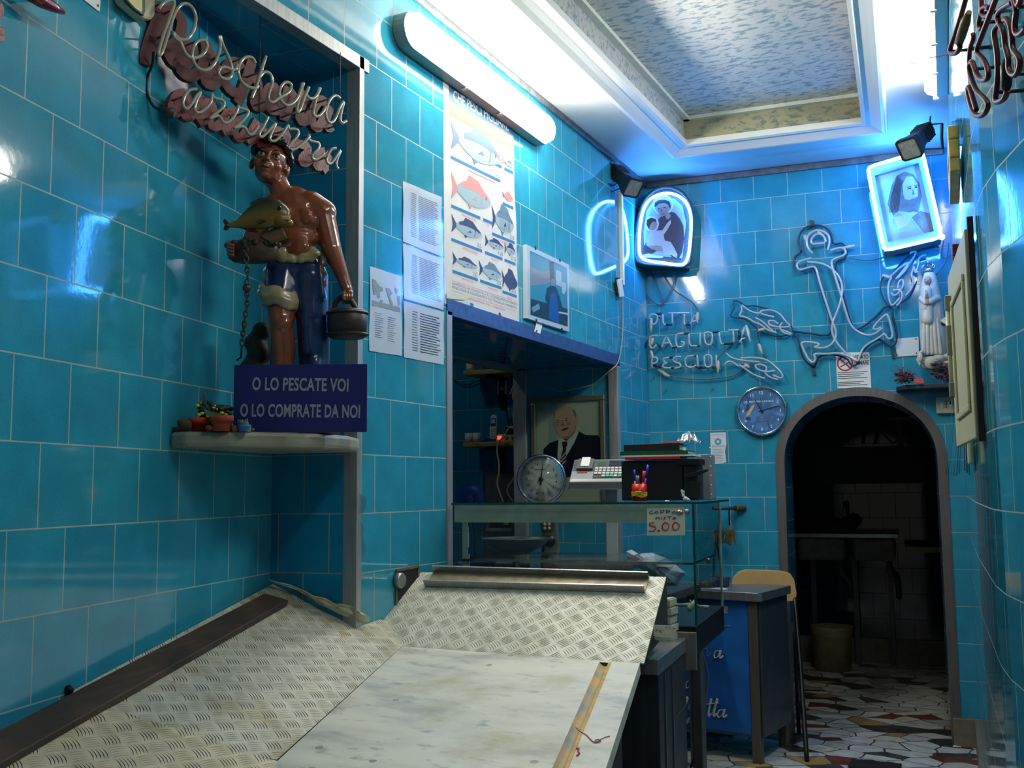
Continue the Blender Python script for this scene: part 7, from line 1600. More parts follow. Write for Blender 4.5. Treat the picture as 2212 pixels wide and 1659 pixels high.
cS = Vector((Fd.O.x+.03, Fd.O.y+.03, 0)); TS_ = lambda x, y, z: cS+Vector((x*cyw-y*syw, x*syw+y*cyw, z))
m = M(); m.prism(lambda x, y, z: TS_(x, z, y), [(-.10, BC+.001), (.07, BC+.001), (.05, BC+.08), (.035, BC+.36), (-.035, BC+.36), (-.05, BC+.08)], -.05, .05); m.build('column', mat('scale_grey', (120, 110, 98), .4, .3, var=.2), t, bevel=.012)
m = M(); m.lathe(lambda x, y, z: TS_(x-.005, -.052-z, BC+.24+y), [(0, 0.001), (.028, 0.001), (.028, .004), (0, .004)], 18); m.build('round_badge', BLACK, t)
ZPn = Fd.q(1115, 1160)[1]+Fd.O.z; pc = VF(1115, 1170, 4.85).O; pc = Vector((pc.x, pc.y, 0)); Tq = lambda x, y, z: pc+Vector((x, y, z))
zp = H-.238
M().lathe(Tq, [(0, zp-.075), (.06, zp-.072), (.13, zp-.035), (.165, zp), (.170, zp+.002), (.160, zp-.004), (.12, zp-.04), (0, zp-.066)], 36).build('pan', STEEL, t)
m = M(); m.tube([Tq(0, 0, zp-.076), Tq(0, 0, BC+.05), Tq(.1, .1, BC+.04)], .02, 8); m.build('pan_arm', DSTEEL, t)
# rotary key pad beside the column
kc = VF(1182, 1125, 4.95).O; t = thing('calculator_handset', 'brown keypad handset with pale round keys hanging by the scale column', 'keypad', kc-Vector((0, 0, .06)))
FKy = Fr(kc, (math.cos(.4), math.sin(.4), 0)); M().prism(FKy, [(-.03, -.055), (.03, -.055), (.035, 0), (.03, .055), (-.03, .055), (-.035, 0)], -.02, .01).build('case', mat('brown_case', (56, 48, 40), .4), t, bevel=.006)
for i in range(2):
    for j in range(5): M().lathe(lambda x, y, z: FKy(-.012+.022*i+x, -.036+.019*j+y, .0105+z), [(0.003, .001), (.0075, 0), (.0075, .003), (.003, .0035)], 12).build('key', mat('pale_key', (196, 186, 140), .4), t)
# electronic scale with printer head
Fe2 = VF(1300, 1060, 4.75); FEl = Fr(Fe2.O, (math.cos(.36), math.sin(.36), 0)); t = thing('electronic_scale', 'grey electronic scale with keypad head and paper printer on a white post', 'scale', Vector((Fe2.O.x, Fe2.O.y, BC)))
GRY = mat('scale_silver', (150, 152, 154), .35, .3); DGR = mat('scale_dark_grey', (74, 78, 80), .4)
hq = [Vector(FEl.q(x, y, 0)) for x, y in ((1228, 1058), (1244, 996), (1370, 991), (1352, 1054))]
tilt = .55
HF = lambda x, y, z: FEl(x, y, -y*tilt*0)+FEl.ez*(z)
wid, hei = (hq[1]-hq[2]).length, (hq[1]-hq[0]).length; o0 = (hq[0]+hq[3])/2; x0, x1 = hq[0].x, hq[3].x+.012; y0, y1 = min(hq[0].y, hq[3].y), max(hq[1].y, hq[2].y)
pr_ = [(y0, .10), (y0+.035, .115), (y0+.05, .105), (y1-.004, -.01), (y1, -.03), (y1-.01, -.05), (y0, .02)]   # side profile (height, out)
sl = .030
def HP(x, k, out=0):  # point on the sloped face: k from 0 bottom to 1 top
    ya, oa, yb, ob = pr_[2][0], pr_[2][1], pr_[3][0], pr_[3][1]; nn = Vector((ob-oa, -(yb-ya))).normalized()
    y, o = ya+(yb-ya)*k, oa+(ob-oa)*k; return FEl(x+sl*((y-y0)/(y1-y0)), y-nn.x*out*-1*-1, o-nn.y*out)
m = M(); a = [FEl(x0+sl*((y-y0)/(y1-y0)), y, o) for y, o in pr_]; b = [FEl(x1+sl*((y-y0)/(y1-y0)), y, o) for y, o in pr_]
i = len(m.v); m.v += a+b; n = len(a); m.face([i+k for k in range(n)][::-1]); m.face([i+n+k for k in range(n)])
for k in range(n): l = (k+1) % n; m.face([i+k, i+l, i+n+l, i+n+k])
m.build('head', GRY, t, bevel=.004)
def hbx(nm, xa, xb, ka, kb, h_, mt, par=None):
    m = M(); X = lambda f_: x0+(x1-x0)*f_; c = [HP(X(xa), ka), HP(X(xb), ka), HP(X(xb), kb), HP(X(xa), kb)]; d = [HP(X(xa), ka, h_), HP(X(xb), ka, h_), HP(X(xb), kb, h_), HP(X(xa), kb, h_)]
    i = len(m.v); m.v += c+d
    for q in ((0, 1, 2, 3), (4, 5, 6, 7), (0, 1, 5, 4), (1, 2, 6, 5), (2, 3, 7, 6), (3, 0, 4, 7)): m.face([i+k for k in q])
    return m.build(nm, mt, par or t)
hbx('top_panel', .01, .99, .42, .97, .002, DGR); hbx('display', .41, .55, .64, .86, .003, mat('lcd_green', (70, 88, 50), .2)); hbx('display_window', .60, .97, .62, .93, .003, mat('lcd_window', (50, 54, 54), .15))
hbx('printer', .08, .34, .42, .94, .016, mat('printer_grey', (90, 88, 84), .4)); hbx('receipt', .14, .28, .50, .98, .020, PAPER); hbx('red_strip', .10, .26, .30, .36, .003, mat('print_red', (150, 40, 36), .5))
kb_ = hbx('keypad', .37, .92, .02, .60, .003, mat('keypad_brown', (66, 58, 50), .4))
KC = [mat('key_white', (206, 204, 196), .4), mat('key_green', (70, 186, 160), .4)]
for i in range(8):
    for j in range(4):
        if j == 0 and i in (0, 1): continue
        f0 = .385+.066*i; g = .06+.135*j; hbx('key', f0, f0+.05, g, g+.09, .007, KC[1] if (j == 0 and i in (3, 4, 6, 7)) else KC[0], kb_)
Xp = (x0+x1)/2+.06; pb = FEl(Xp, 0, 0); PO = lambda x, y, z: Vector((pb.x, pb.y, 0))+FEl.ex*x+FEl.ez*y+Vector((0, 0, z))
M().box(PO, -.028, .028, -.06, -.01, BC+.05, FEl.O.z+y0+.02).build('post', mat('white_post', (176, 184, 186), .4), t, bevel=.003)
pcx = VF(1255, 1180, 4.62).O; PF = Fr(Vector((pcx.x, pcx.y, 0)), FEl.ex)
M().box(lambda x, y, z: PF(x, z, -y), -.125, .20, -.08, .18, BC+.03, BC+.125).build('platform_body', mat('platform_grey', (138, 142, 140), .4, .3), t, bevel=.008)
M().prism(lambda x, y, z: PF(x, y, -z), [(-.15, BC+.185), (.33, BC+.19), (.33, BC+.183), (.22, BC+.135), (-.09, BC+.135)], -.11, .2).build('weighing_tray', STEEL, t, bevel=.004)
m = M()
for x in (-.09, .16): m.box(lambda x, y, z: PF(x, z, -y), x-.015, x+.015, -.05, .15, BC+.001, BC+.03)
m.build('feet', BLACK, t)
# blue crate and grey tub glimpsed low in the case
def tub_(nm, lb, cat, px0, px1, py0, py1, d, mt, dep=.18):
    F = VF(px0, py1, d); a, b = F.q(px0, py1), F.q(px1, py0); m = M(); m.box(lambda x, y, z: F(x, y, -z), a[0], b[0], BC+.001-F.O.z, b[1], 0, dep); return tag(m.build(nm, mt, bevel=.012), lb, cat)
tub_('blue_crate', 'low blue plastic crate behind the case next to the recess post', 'crate', 985, 1068, 1212, 1240, 5.02, mat('crate_blue', (24, 66, 150), .5)); tub_('grey_tub', 'low pale grey tub beside the blue crate behind the case', 'tub', 1070, 1145, 1215, 1240, 5.02, mat('tub_grey', (130, 136, 138), .5))
# --- on the case top: pen cup, black machine, folders
ZT = zg1+.0085
def onT(px, py=1084, dz=0.0): # where a sight line meets the top, pushed to a sane depth
    return None
def topF(px, dpt): F = VF(px, 1060, dpt); return Fr(Vector((F.O.x, F.O.y, ZT)), (math.cos(ca6), math.sin(ca6), 0))
FT1 = topF(1381, 3.92); t = thing('pen_cup', 'red pen cup wound with yellow rubber bands on the glass case top', 'cup', FT1(0, 0))
TP = lambda x, y, z: FT1(x, z, y); RED = mat('red_plastic', (196, 20, 24), .35)
M().lathe(TP, [(0, .0005), (.028, .0005), (.0285, .066), (.0255, .066), (.025, .004), (0, .004)], 24).build('tub', RED, t)
m = M()
for z, r in ((.030, .0295), (.034, .0297), (.018, .0296), (.022, .0295), (.026, .0297)): m.tube([TP(r*math.cos(k*.35), r*math.sin(k*.35), z+.003*math.sin(k*1.1+z*90)) for k in range(18)], .0016, 5, closed=True)
m.build('rubber_bands', mat('band_yellow', (214, 196, 30), .5), t)
def pen(lb, x, z, tx, L_, col, r=.004, nm='pen', cap=None):
    t = thing(nm, lb, 'pen', TP(x, z, .006)); d = Vector((tx, .0, 1)).normalized(); f_ = lambda s_: TP(x+d.x*s_, z, .006+d.z*s_)
    M().tube([f_(0), f_(L_*.62)], r, 8).build('barrel', col, t); M().tube([f_(L_*.62), f_(L_)], r*1.12, 8).build('cap', cap or col, t)
PB_ = mat('pen_blue', (30, 40, 190), .3)
pen('blue ballpoint leaning out of the red cup', .012, .002, .19, .135, PB_); pen('thick red marker leaning in the red cup', .010, -.012, .08, .11, RED, .007, 'marker'); pen('short yellow highlighter with a grey cap in the red cup', -.006, -.008, -.02, .092, mat('hi_yellow', (206, 210, 20), .4), .007, 'highlighter', mat('cap_grey', (110, 120, 130), .4)); pen('slim grey pen with a blue tip standing in the red cup', -.014, .006, -.02, .115, mat('pen_grey', (120, 124, 132), .3), .0035, 'pen', PB_)
FT2 = topF(1340, 4.02); u0 = FT2.q(1342, 1030)[0]; u1 = FT2.q(1474, 1030)[0]; v1 = FT2.q(1400, 995)[1]
t = thing('black_machine', 'black boxy office machine standing on the glass case under the folders', 'printer', FT2((u0+u1)/2, 0))
BKD = lambda x, y, z: FT2(x, z, -y)
M().box(BKD, u0, u1, 0, .16, .001, v1).build('case', mat('matte_black', (12, 12, 15), .45), t, bevel=.005)
u2 = FT2.q(1506, 1030)[0]; M().box(BKD, u1, u2, .01, .14, .001, v1-.02).build('side_unit', mat('blue_black', (24, 30, 38), .35), t, bevel=.004)
m = M(); m.box(BKD, FT2.q(1458, 1000)[0], FT2.q(1511, 1000)[0], -.012, .13, v1-.02, v1+.004); m.prism(lambda x, y, z: BKD(x, z, y), [(u1+.012, v1-.055), (u1+.012, v1-.07), (u1+.05, v1-.066), (u1+.10, v1-.045), (u1+.10, v1-.036)], -.01, .01); m.box(BKD, u2-.03, u2+.008, -.006, .02, v1-.15, v1-.085); m.build('tray_and_latches', BLACK, t, bevel=.002)
zz = v1+.0045
def folder(nm, lb, px0, px1, th, mt, cat='folder', d0=-.02, d1=.15, page=None, sk=0.0):
    global zz
    a, b = FT2.q(px0, 980)[0], FT2.q(px1, 980)[0]; t = thing(nm, lb, cat, FT2((a+b)/2, zz))
    P_ = lambda x, y, z: BKD(x+y*sk, y, z)
    M().box(P_, a, b, d0, d1, zz, zz+.003).build('lower_cover', mt, t); M().box(P_, a, b, d0, d1, zz+th-.003, zz+th).build('upper_cover', mt, t); M().box(P_, a, b, d0, d0+.003, zz+.003, zz+th-.003).build('spine', mt, t)
    if th > .008: M().box(P_, a+.006, b-.004, d0+.004, d1-.004, zz+.003, zz+th-.0032).build('pages', page or PAPER, t)
    zz += th+.0006
folder('red_folder', 'thin bright red folder at the bottom of the folder stack', 1352, 1470, .0095, mat('folder_red', (206, 22, 30), .4)); folder('loose_papers', 'white papers between the red and green folders', 1345, 1500, .0065, PAPER, 'papers')
folder('green_folder', 'dark green folder in the stack above the black machine', 1342, 1488, .0150, mat('folder_green', (14, 92, 44), .35)); folder('black_folder', 'thick black binder on top of the green folder', 1350, 1470, .026, mat('folder_black', (30, 28, 34), .4))
m = M(); F_ = BKD; zz += .0006
m.prism(lambda x, y, z: F_(x, y, zz+z), [(FT2.q(1386, 960)[0], -.01), (FT2.q(1430, 960)[0], -.012), (FT2.q(1474, 960)[0], .0), (FT2.q(1470, 960)[0], .07), (FT2.q(1400, 960)[0], .05)], 0, .0025); m.prism(lambda x, y, z: F_(x, y, zz+z), [(FT2.q(1432, 960)[0], -.012), (FT2.q(1470, 960)[0], -.008), (FT2.q(1468, 960)[0], .04), (FT2.q(1438, 960)[0], .04)], .0025, .010)
tag(m.build('pink_slip', mat('pink_paper', (222, 116, 118), .6)), 'folded pink paper slips on top of the black binder', 'paper')
m = M(); c = F_(FT2.q(1482, 955)[0], .05, zz-.01); gn = lambda i, j: c+Vector(((i-.5)*.085, (j-.5)*.06, .018+.034*math.sin(i*3.1)*math.sin(j*3.1)+.020*noise.noise(Vector((i*9, j*9, 5)))))
m.grid(gn, 14, 12); tag(m.build('clear_bag_clump', glassy('white_film', (214, 224, 232), .25, .3), None, thick=.001), 'clump of clear plastic film at the end of the folder stack', 'plastic film')
m = M(); F5 = topF(1522, 4.10); a, b = F5.q(1508, 1030)[0], F5.q(1534, 1030)[0]; zt5 = F5.q(1520, 981)[1]
m.box(lambda x, y, z: F5(x, z, -y), a, b, 0, .14, .0005, zt5); t = thing('clear_file_box', 'translucent grey upright file box at the end of the glass case top', 'box', F5((a+b)/2, 0)); m.build('box', mat('milky_plastic', (150, 154, 160), .35, trans=.3), t, bevel=.004)
m = M()
for k in range(6): m.ball(F5(b+.001, .02+k*.038, -.012), .004, n=8)
m.build('rivet', CHROME, t)
FT3 = topF(1478, 3.72); t = thing('white_figurine', 'tiny white rabbit-like figurine on the front corner of the case top', 'figurine', FT3(0, 0)); m = M(); W3 = lambda x, y, z=0: FT3(x, y, z)
m.ball(W3(0.004, .009), .010, .008, .009, 10); m.ball(W3(.012, .006), .007, n=8); m.ball(W3(-.004, .020), .006, n=8); m.cap(W3(-.007, .022), W3(-.009, .040), .003, .0035); m.cap(W3(-.002, .022), W3(-.002, .036), .003, .003); m.ball(W3(.018, .004), .004, n=8)
m.v = [Vector((v.x, v.y, max(v.z, ZT+.0004))) for v in m.v]; m.build('body', mat('figurine_white', (214, 214, 208), .4), t)
# papers and cables at the case foot
Fpc = VF(1430, 1365, 3.15); t = thing('price_slips', 'bundle of cream price slips with red writing poking out behind the propped plate', 'price cards', Fpc.Q(1430, 1385))
m = M(); q3 = [(1402, 1349), (1462, 1352), (1458, 1378), (1404, 1374)]
m.prism(Fpc, Fpc.qs(q3), .0, .0015); m.prism(Fpc, Fpc.qs([(1404, 1366), (1455, 1372), (1446, 1384), (1402, 1376)]), -.006, -.004); m.prism(Fpc, Fpc.qs([(1404, 1370), (1448, 1378), (1436, 1388), (1402, 1379)]), -.012, -.010); m.build('slips', mat('cream_card', (236, 230, 206), .6), t)
m = M(); strokes(m, Fpc, [cr(1106, 1244, p) for p in ([(1205, 480), (1218, 465), (1210, 455), (1200, 470)], [(1240, 485), (1245, 462), (1262, 468), (1245, 476)], [(1298, 466), (1275, 470), (1280, 488), (1300, 490)], [(1270, 478), (1290, 478)], [(1325, 445), (1340, 440), (1335, 455)], [(1350, 448), (1365, 440), (1370, 455)], [(1385, 450), (1415, 455)])], .002, .0012); m.build('red_lettering', mat('pen_red', (176, 26, 28), .6), t)
FCb = VF(1470, 1300, 3.75); m = M()
for k, p in enumerate(([(1345, 225), (1400, 245), (1470, 255), (1540, 240), (1600, 245)], [(1350, 230), (1410, 252), (1480, 250), (1560, 255), (1700, 270)])): m.tube([FCb.Q(x, y, .01*k) for x, y in cr(1106, 1244, p)], .0055, 7, smoothpath=2)
t = thing('white_cable_coil', 'pale cables and a white plug lying inside the foot of the glass case', 'cable', FCb.Q(1470, 1315)); m.build('wire', mat('pale_wire', (150, 152, 140), .5), t)
m = M(); m.cap(FCb.Q(1492, 1313, .02), FCb.Q(1498, 1304, .02), .014, .010); m.tube([FCb.Q(1492, 1303, .02), FCb.Q(1491, 1296, .02)], .003); m.tube([FCb.Q(1499, 1303, .02), FCb.Q(1498, 1296, .02)], .003); m.build('plug', mat('plug_white', (186, 190, 180), .4), t)
rr = random.Random(6)
m = M(); Fst = VF(1446, 1320, 3.45)
pb_ = VF(1446, 1340, 3.52).O
for k in range(5): m.box(lambda x, yy, z: Vector((pb_.x+x+.004*(k % 2), pb_.y+yy, z)), -.012, .016, -.04, .04, ZB-.0115+.029*k, ZB-.0115+.029*k+.022)
m.box(lambda x, yy, z: Vector((pb_.x+x, pb_.y+yy, z)), -.008, .012, -.035, .035, ZB-.0115, ZB+.13)
tag(m.build('folded_bags', mat('cream_bags', (188, 184, 164), .6)), 'stack of folded pale paper bags at the edge of the propped plate', 'paper bags')
tag(M().tube([FKd(cw-.006, .10, zg0-.10), FKd(cw+.01, .16, zg0-.2), FKd(cw-.02, .12, zg0-.42), FKd(cw-.09, .1, zg0-.62), FKd(cw-.12, .1, zg0-.90)], .004, 6, smoothpath=2).build('case_cable', mat('dim_cord', (90, 92, 84), .5)), 'thin dull cord drooping from the case base in front of the blue desk', 'cord')
m = M(); p0 = at_z(1485, 1650, 0.02); pts = []
for k in range(120): a = k*.9; pts.append(Vector((p0.x-.02+.018*math.cos(a), p0.y-.55+.018*math.sin(a), .02+.0042*k)))
tag(m.tube(pts, .006, 6).build('coiled_hose', mat('pale_hose', (120, 118, 100), .6)), 'ribbed pale hose standing beside the case leg near the floor', 'hose')

# ================================================================ BLUE DESK, CHAIR, TERMINAL
FDk = Fr((-1.205, 5.33, 0), (math.cos(-.13), math.sin(-.13), 0)); ZD = .862
DK = lambda x, y, z: FDk(x, z, -y)
t = thing('blue_desk', 'steel-topped desk with a blue panel of white script lettering', 'desk', FDk(-.45, 0, -.2))
M().prism(lambda x, y, z: DK(x, y, z), [(-.70, -.02), (.015, -.02), (.03, .0), (.03, .46), (-.70, .46)], ZD-.045, ZD).build('desk_top', STEEL, t, bevel=.003)
M().box(DK, -.70, -.055, .012, .03, .14, ZD-.046).build('front_panel', mat('blue_panel', (22, 92, 168), .45, var=.25, vs=9), t)
M().box(DK, -.0, .012, .02, .44, .13, ZD-.046).build('side_panel', steel_mat('blue_grey_steel2', (70, 84, 92), .35, .5), t)
for x, y in ((-.05, .0), (-.05, .40), (-.70, .0), (-.70, .40)): M().box(DK, x, x+.048, y, y+.045, 0, ZD-.046).build('leg', steel_mat('brown_steel', (100, 92, 84), .4, .5) if 'brown_steel' not in MATS else MATS['brown_steel'], t, bevel=.003)
M().box(DK, -.70, 0, .012, .03, .125, .139).build('lower_rail', DSTEEL, t)
Fdp = Fr(FDk(0, 0, -.011), FDk.ex)
def script(paths, r): strokes(m, Fdp, [cr(1106, 1244, p) for p in paths], .0, r, 2)
m = M()
script([[(1740, 390), (1760, 420), (1720, 440)], [(1830, 440), (1860, 432), (1885, 436)], [(1600, 690), (1625, 660), (1650, 640), (1680, 620), (1690, 650), (1680, 690), (1700, 690), (1720, 660)]], .0032)
def sa(x, y, s=1.0): script([[(x+45*s, y-60*s), (x+15*s, y-62*s), (x, y-25*s), (x+8*s, y), (x+30*s, y-12*s), (x+52*s, y-55*s)], [(x+58*s, y-66*s), (x+42*s, y-20*s), (x+50*s, y), (x+75*s, y-22*s)]], .0075)
sa(1745, 712, 1.05); sa(1500, 972, 1.0); sa(1775, 1225, 1.1)
script([[(1480, 1160), (1505, 1090), (1520, 1050), (1505, 1045), (1485, 1110), (1478, 1150)], [(1545, 1100), (1530, 1150), (1545, 1150), (1560, 1130)], [(1720, 1060), (1690, 1200), (1700, 1215), (1720, 1190)], [(1775, 1060), (1735, 1200), (1745, 1215), (1770, 1190)], [(1680, 1110), (1790, 1098)], [(1510, 1275), (1535, 1225), (1560, 1240), (1530, 1262)]], .0075)
script([[(1490, 690), (1520, 665), (1545, 690)]], .004)
m.build('script_lettering', mat('script_white', (206, 206, 200), .5), t)
m = M(); m.flat(Fdp, Fdp.qs(cr(1106, 1244, [(1800, 280), (1835, 258), (1870, 265), (1862, 300), (1870, 320), (1830, 325), (1805, 318)])), .0008); m.build('worn_patch', mat('worn_paint', (140, 136, 128), .7, var=.3, vs=80), t)
pc = at_z(1565, 1262, ZD); pc = FDk(-.30, ZD, -.16); t = thing('card_terminal', 'dark grey card payment terminal lying on the blue desk', 'card terminal', pc)
FTm = Fr(pc, (math.cos(-.55), math.sin(-.55), 0)); TMn = lambda x, y, z: FTm(x, z, -y)
m = M(); m.prism(lambda x, y, z: TMn(z, x, y), [(-.09, .002), (.08, .002), (.09, .055), (.02, .05), (-.075, .028), (-.09, .014)], -.04, .04); m.build('body', mat('terminal_dark', (52, 58, 66), .35), t, bevel=.006)
m = M()
for i in range(3):
    for j in range(4): m.box(lambda x, y, z: TMn(x, y, z), -.026+.019*i, -.013+.019*i, -.06+.018*j, -.048+.018*j, .0305+.0042*j, .0355+.0042*j)
m.build('keypad', mat('terminal_key', (120, 124, 130), .4), t)
m = M(); m.box(TMn, -.03, .03, .025, .07, .049, .055); m.build('screen', mat('terminal_screen', (84, 96, 100), .2), t)
for i, cl_ in enumerate(((190, 30, 30), (206, 190, 40), (40, 150, 60))): M().box(TMn, -.026+.019*i, -.013+.019*i, -.078, -.066, .026, .031).build('colour_key', mat('ck%d' % i, cl_, .4), t)
m = M(); m.prism(lambda x, y, z: DK(x, y, ZD+.0006+z), [(-.36, .06), (-.20, .05), (-.19, .09), (-.26, .16), (-.38, .14)], 0, .0012); tag(m.build('receipt_paper', PAPER), 'white receipt paper under the card terminal on the blue desk', 'paper')
t2 = FDk(-.34, ZD+.04, -.26); tag(M().tube([t2, t2+Vector((-.02, .1, .1)), t2+Vector((-.03, .2, .2)), t2+Vector((-.03, .26, .08))], .006, 7, smoothpath=2).build('terminal_lead', BLACK), 'thick black lead rising behind the card terminal', 'cable')
# folding chair behind the desk
PLY = mat('pale_plywood', (206, 166, 108), .45, var=.12, vs=12)
Fch = VF(1648, 1245, 5.72); t = thing('folding_chair', 'folded chair with a pale plywood back and thin black legs behind the blue desk', 'chair', Vector((Fch.O.x+.2, Fch.O.y-.3, 0)))
bp = Fch.qs(cr(1106, 1244, [(1895, 60), (1920, 0), (1960, -30), (2000, -52)]), 0)+Fch.qs([(1606, 1230), (1640, 1231), (1690, 1233), (1706, 1238), (1716, 1256), (1720, 1285), (1716, 1297), (1708, 1300), (1590, 1300), (1580, 1262)], 0)
bp = Fch.qs([(1578, 1268), (1584, 1246), (1596, 1234), (1612, 1230), (1650, 1231), (1690, 1233), (1706, 1238), (1715, 1252), (1720, 1280), (1719, 1292), (1712, 1298), (1650, 1302), (1585, 1300)])
M().prism(Fch, bp, -.008, .008).build('backrest', PLY, t, bevel=.003)
ra_ = Fch.Q(1716, 1296, -.012); lb_ = at_z(1743, 1643, .006); la = Vector((ra_.x, ra_.y, ra_.z))
lft = Fch.ex*-.40
for nm_, o_ in (('leg', Vector((0, 0, 0))),):
    m = M(); m.tube([la+o_+Vector((0, 0, .03)), la.lerp(lb_, .5)+o_+Vector((.004, 0, 0)), lb_+o_], .0125, 8, smoothpath=1); m.build(nm_, mat('black_tube', (30, 28, 30), .4, .4), t)
rb_ = at_z(1726, 1585, .006); rc = la.lerp(lb_, .38)+Vector((-.02, -.25, .05)); rc = la.lerp(rb_, .35)
for o_ in (Vector((0, 0, 0)),): M().tube([la.lerp(lb_, .22)+o_+Fch.ex*-.012, rb_+o_], .011, 8).build('leg', mat('black_tube', (30, 28, 30), .4, .4), t)
M().tube([la+lft, Vector((la.x+lft.x, la.y+lft.y+.06, .006))], .0125, 8).build('leg', mat('black_tube', (30, 28, 30), .4, .4), t)
M().tube([la.lerp(lb_, .74), rb_.lerp(la.lerp(lb_, .22), .3)], .009, 8).build('crossbar', mat('black_tube', (30, 28, 30), .4, .4), t)
m = M(); c = at_z(1890, 1655, 0.004); m.grid(lambda i, j: c+Vector(((i-.5)*.24, (j-.5)*.16, .004+.010*abs(noise.noise(Vector((i*9, j*9, 3)))))), 10, 8); tag(m.build('black_floor_rag', mat('black_rag', (18, 18, 20), .9), None, thick=.003), 'crumpled black rag on the broken marble floor', 'rag')
c = at_z(2071, 1628, 0); c = at_z(2068, 1612, 0.0); m = M(); m.grid(lambda i, j: c+Vector(((i-.5)*.04, -.03+(j-.5)*.03, .004+.008*abs(noise.noise(Vector((i*7, j*7, 1)))))), 5, 5); tag(m.build('paper_crumb', PAPER, None, thick=.001), 'tiny white paper scrap on the floor by the skirting', 'paper')

# ================================================================ RIGHT WALL
RN = lambda p: cr(1659, 0, p)
DKR = mat('dark_red_neon', (104, 8, 20), .34)
def rneon(label, paths, r, w, nm='red_neon_letter', caps=None, capm=None):
    t = thing(nm, label, 'neon sign', FRN.Q(*paths[0][-1], w)); each(t, 'glass_tube', DKR, [M().tube([FRN.Q(x, y, w) for x, y in q], r, 9, smoothpath=2) for q in paths])
    sup = [FRN.Q(*q[len(q)//2], w) for q in paths]; each(t, 'tube_support', PAINTK, [M().tube([a, a-FRN.ez*w], .004, 6) for a in sup])
    if caps: m = M(); m.tube([FRN.Q(x, y, w) for x, y in caps], [.006, .011, .012, .012, .006], 9); m.build('electrode_cap', capm or CAPM, t)
rneon('dark red neon tube with a khaki sleeve next to the wall lamp', [RN([(1720, -60), (1680, 90), (1620, 290), (1562, 445), (1590, 468), (1640, 455), (1662, 400)])], .0065, .06, caps=RN([(1655, 400), (1650, 370), (1680, 270), (1705, 190), (1738, 105)]), capm=mat('khaki_sleeve', (112, 96, 60), .5))
rneon('looping dark red neon tube with hooked ends beside the khaki sleeve', [RN([(1980, -40), (1900, 170), (1830, 350), (1795, 450), (1840, 490), (1880, 540), (1910, 640), (1895, 685), (1850, 695), (1810, 660), (1785, 590), (1765, 530), (1745, 545), (1735, 600), (1760, 690), (1800, 790), (1860, 840), (1905, 895), (1890, 960), (1850, 1000), (1800, 1003), (1765, 960), (1730, 830), (1722, 765), (1740, 740), (1770, 850), (1800, 950)])], .0062, .06)
rneon('curled dark red neon tube tangled above the hooked one', [RN([(1840, -40), (1845, 60), (1835, 130), (1815, 200), (1830, 260), (1850, 230)]), RN([(1770, 290), (1775, 340), (1740, 420), (1735, 600)]), [RN([(1880+38*math.cos(k*.7), 100+45*math.sin(k*.7))])[0] for k in range(9)]], .0056, .045)
rneon('zigzag red neon tube with a rounded bottom loop, hung past the hooked tubes', [RN([(2110, 20), (2060, 45), (2010, 80), (1975, 140), (2000, 200), (2040, 280), (2045, 400), (2080, 500), (2075, 590), (2100, 645), (2145, 650), (2175, 590), (2178, 500), (2110, 430), (2108, 300), (2090, 200), (2060, 160), (2040, 170)])], .0060, .06)
rneon('bent red neon tube ending in a black sleeve below the zigzag one', [RN([(2010, 190), (1960, 240), (1950, 300), (1975, 420), (1990, 620), (1970, 800), (1960, 885), (2010, 875), (2050, 845), (2068, 780)])], .0062, .06, caps=RN([(2062, 780), (2060, 740), (2060, 640), (2058, 560), (2052, 520)]), capm=BLACK)
rneon('red neon tube cut off by the picture edge above the zigzag one', [RN([(2110, -40), (2150, 90), (2130, 190), (2135, 295), (2180, 300), (2230, 240)]), RN([(2135, -20), (2160, 60), (2190, -20)])], .0060, .06)
tag(M().tube([FRN.Q(*p, .03) for p in RN([(1560, 462), (1500, 480), (1440, 492), (1390, 500)])], .002, 5, smoothpath=1).build('dark_lead', DARK), 'thin dark lead from the first red neon tube towards the lamp', 'wire')
# picture frames seen edge-on, hung on the straight stretch
def edgeframe(name, label, px, py0, py1, mt, dpt=.03, ulen=.42, back=None):
    u, v1 = FRF.q(px, py0, 0.0); v0 = FRF.q(px, py1, 0.0)[1]
    t = thing(name, label, 'picture', FRF(u, v0)); T = FRF
    m = M(); fw = .045
    for a, b, c_, d in ((u-ulen, u, v0, v0+fw), (u-ulen, u, v1-fw, v1), (u-ulen, u-ulen+fw, v0+fw, v1-fw), (u-fw, u, v0+fw, v1-fw)): m.box(T, a, b, c_, d, .002, dpt)
    m.build('frame', mt, t, bevel=.005); m = M(); m.box(T, u-ulen+fw, u-fw, v0+fw, v1-fw, .003, .012); m.build('picture_sheet', mat('faded_print', (110, 120, 124), .5, var=.4, vs=14), t)
    return t
edgeframe('gilt_picture', 'gilt picture frame seen edge-on high on the wall near the square neon portrait', 2072, 268, 498, mat('gilt_frame', (222, 178, 96), .4, .3, var=.3), .035)
edgeframe('red_picture', 'dark red picture frame seen edge-on below the gilt frame', 2079, 524, 716, mat('dark_red_frame', (92, 26, 30), .35), .035)
t = thing('paper_pennant', 'white triangular paper flag sticking out beside the white statue', 'paper', FRF.Q(2055, 700, .06)); Fpn = VF(2045, 690, 5.25); m = M(); m.prism(Fpn, Fpn.qs(c6([(1487, 1108), (1610, 1030), (1610, 1198)])), -.001, .001); m.build('flag', PAPER, t); m = M(); m.prism(Fpn, Fpn.qs(c6([(1492, 1122), (1500, 1150), (1530, 1162), (1535, 1140)])), -.004, -.002); m.build('dark_back', PAINTK, t)
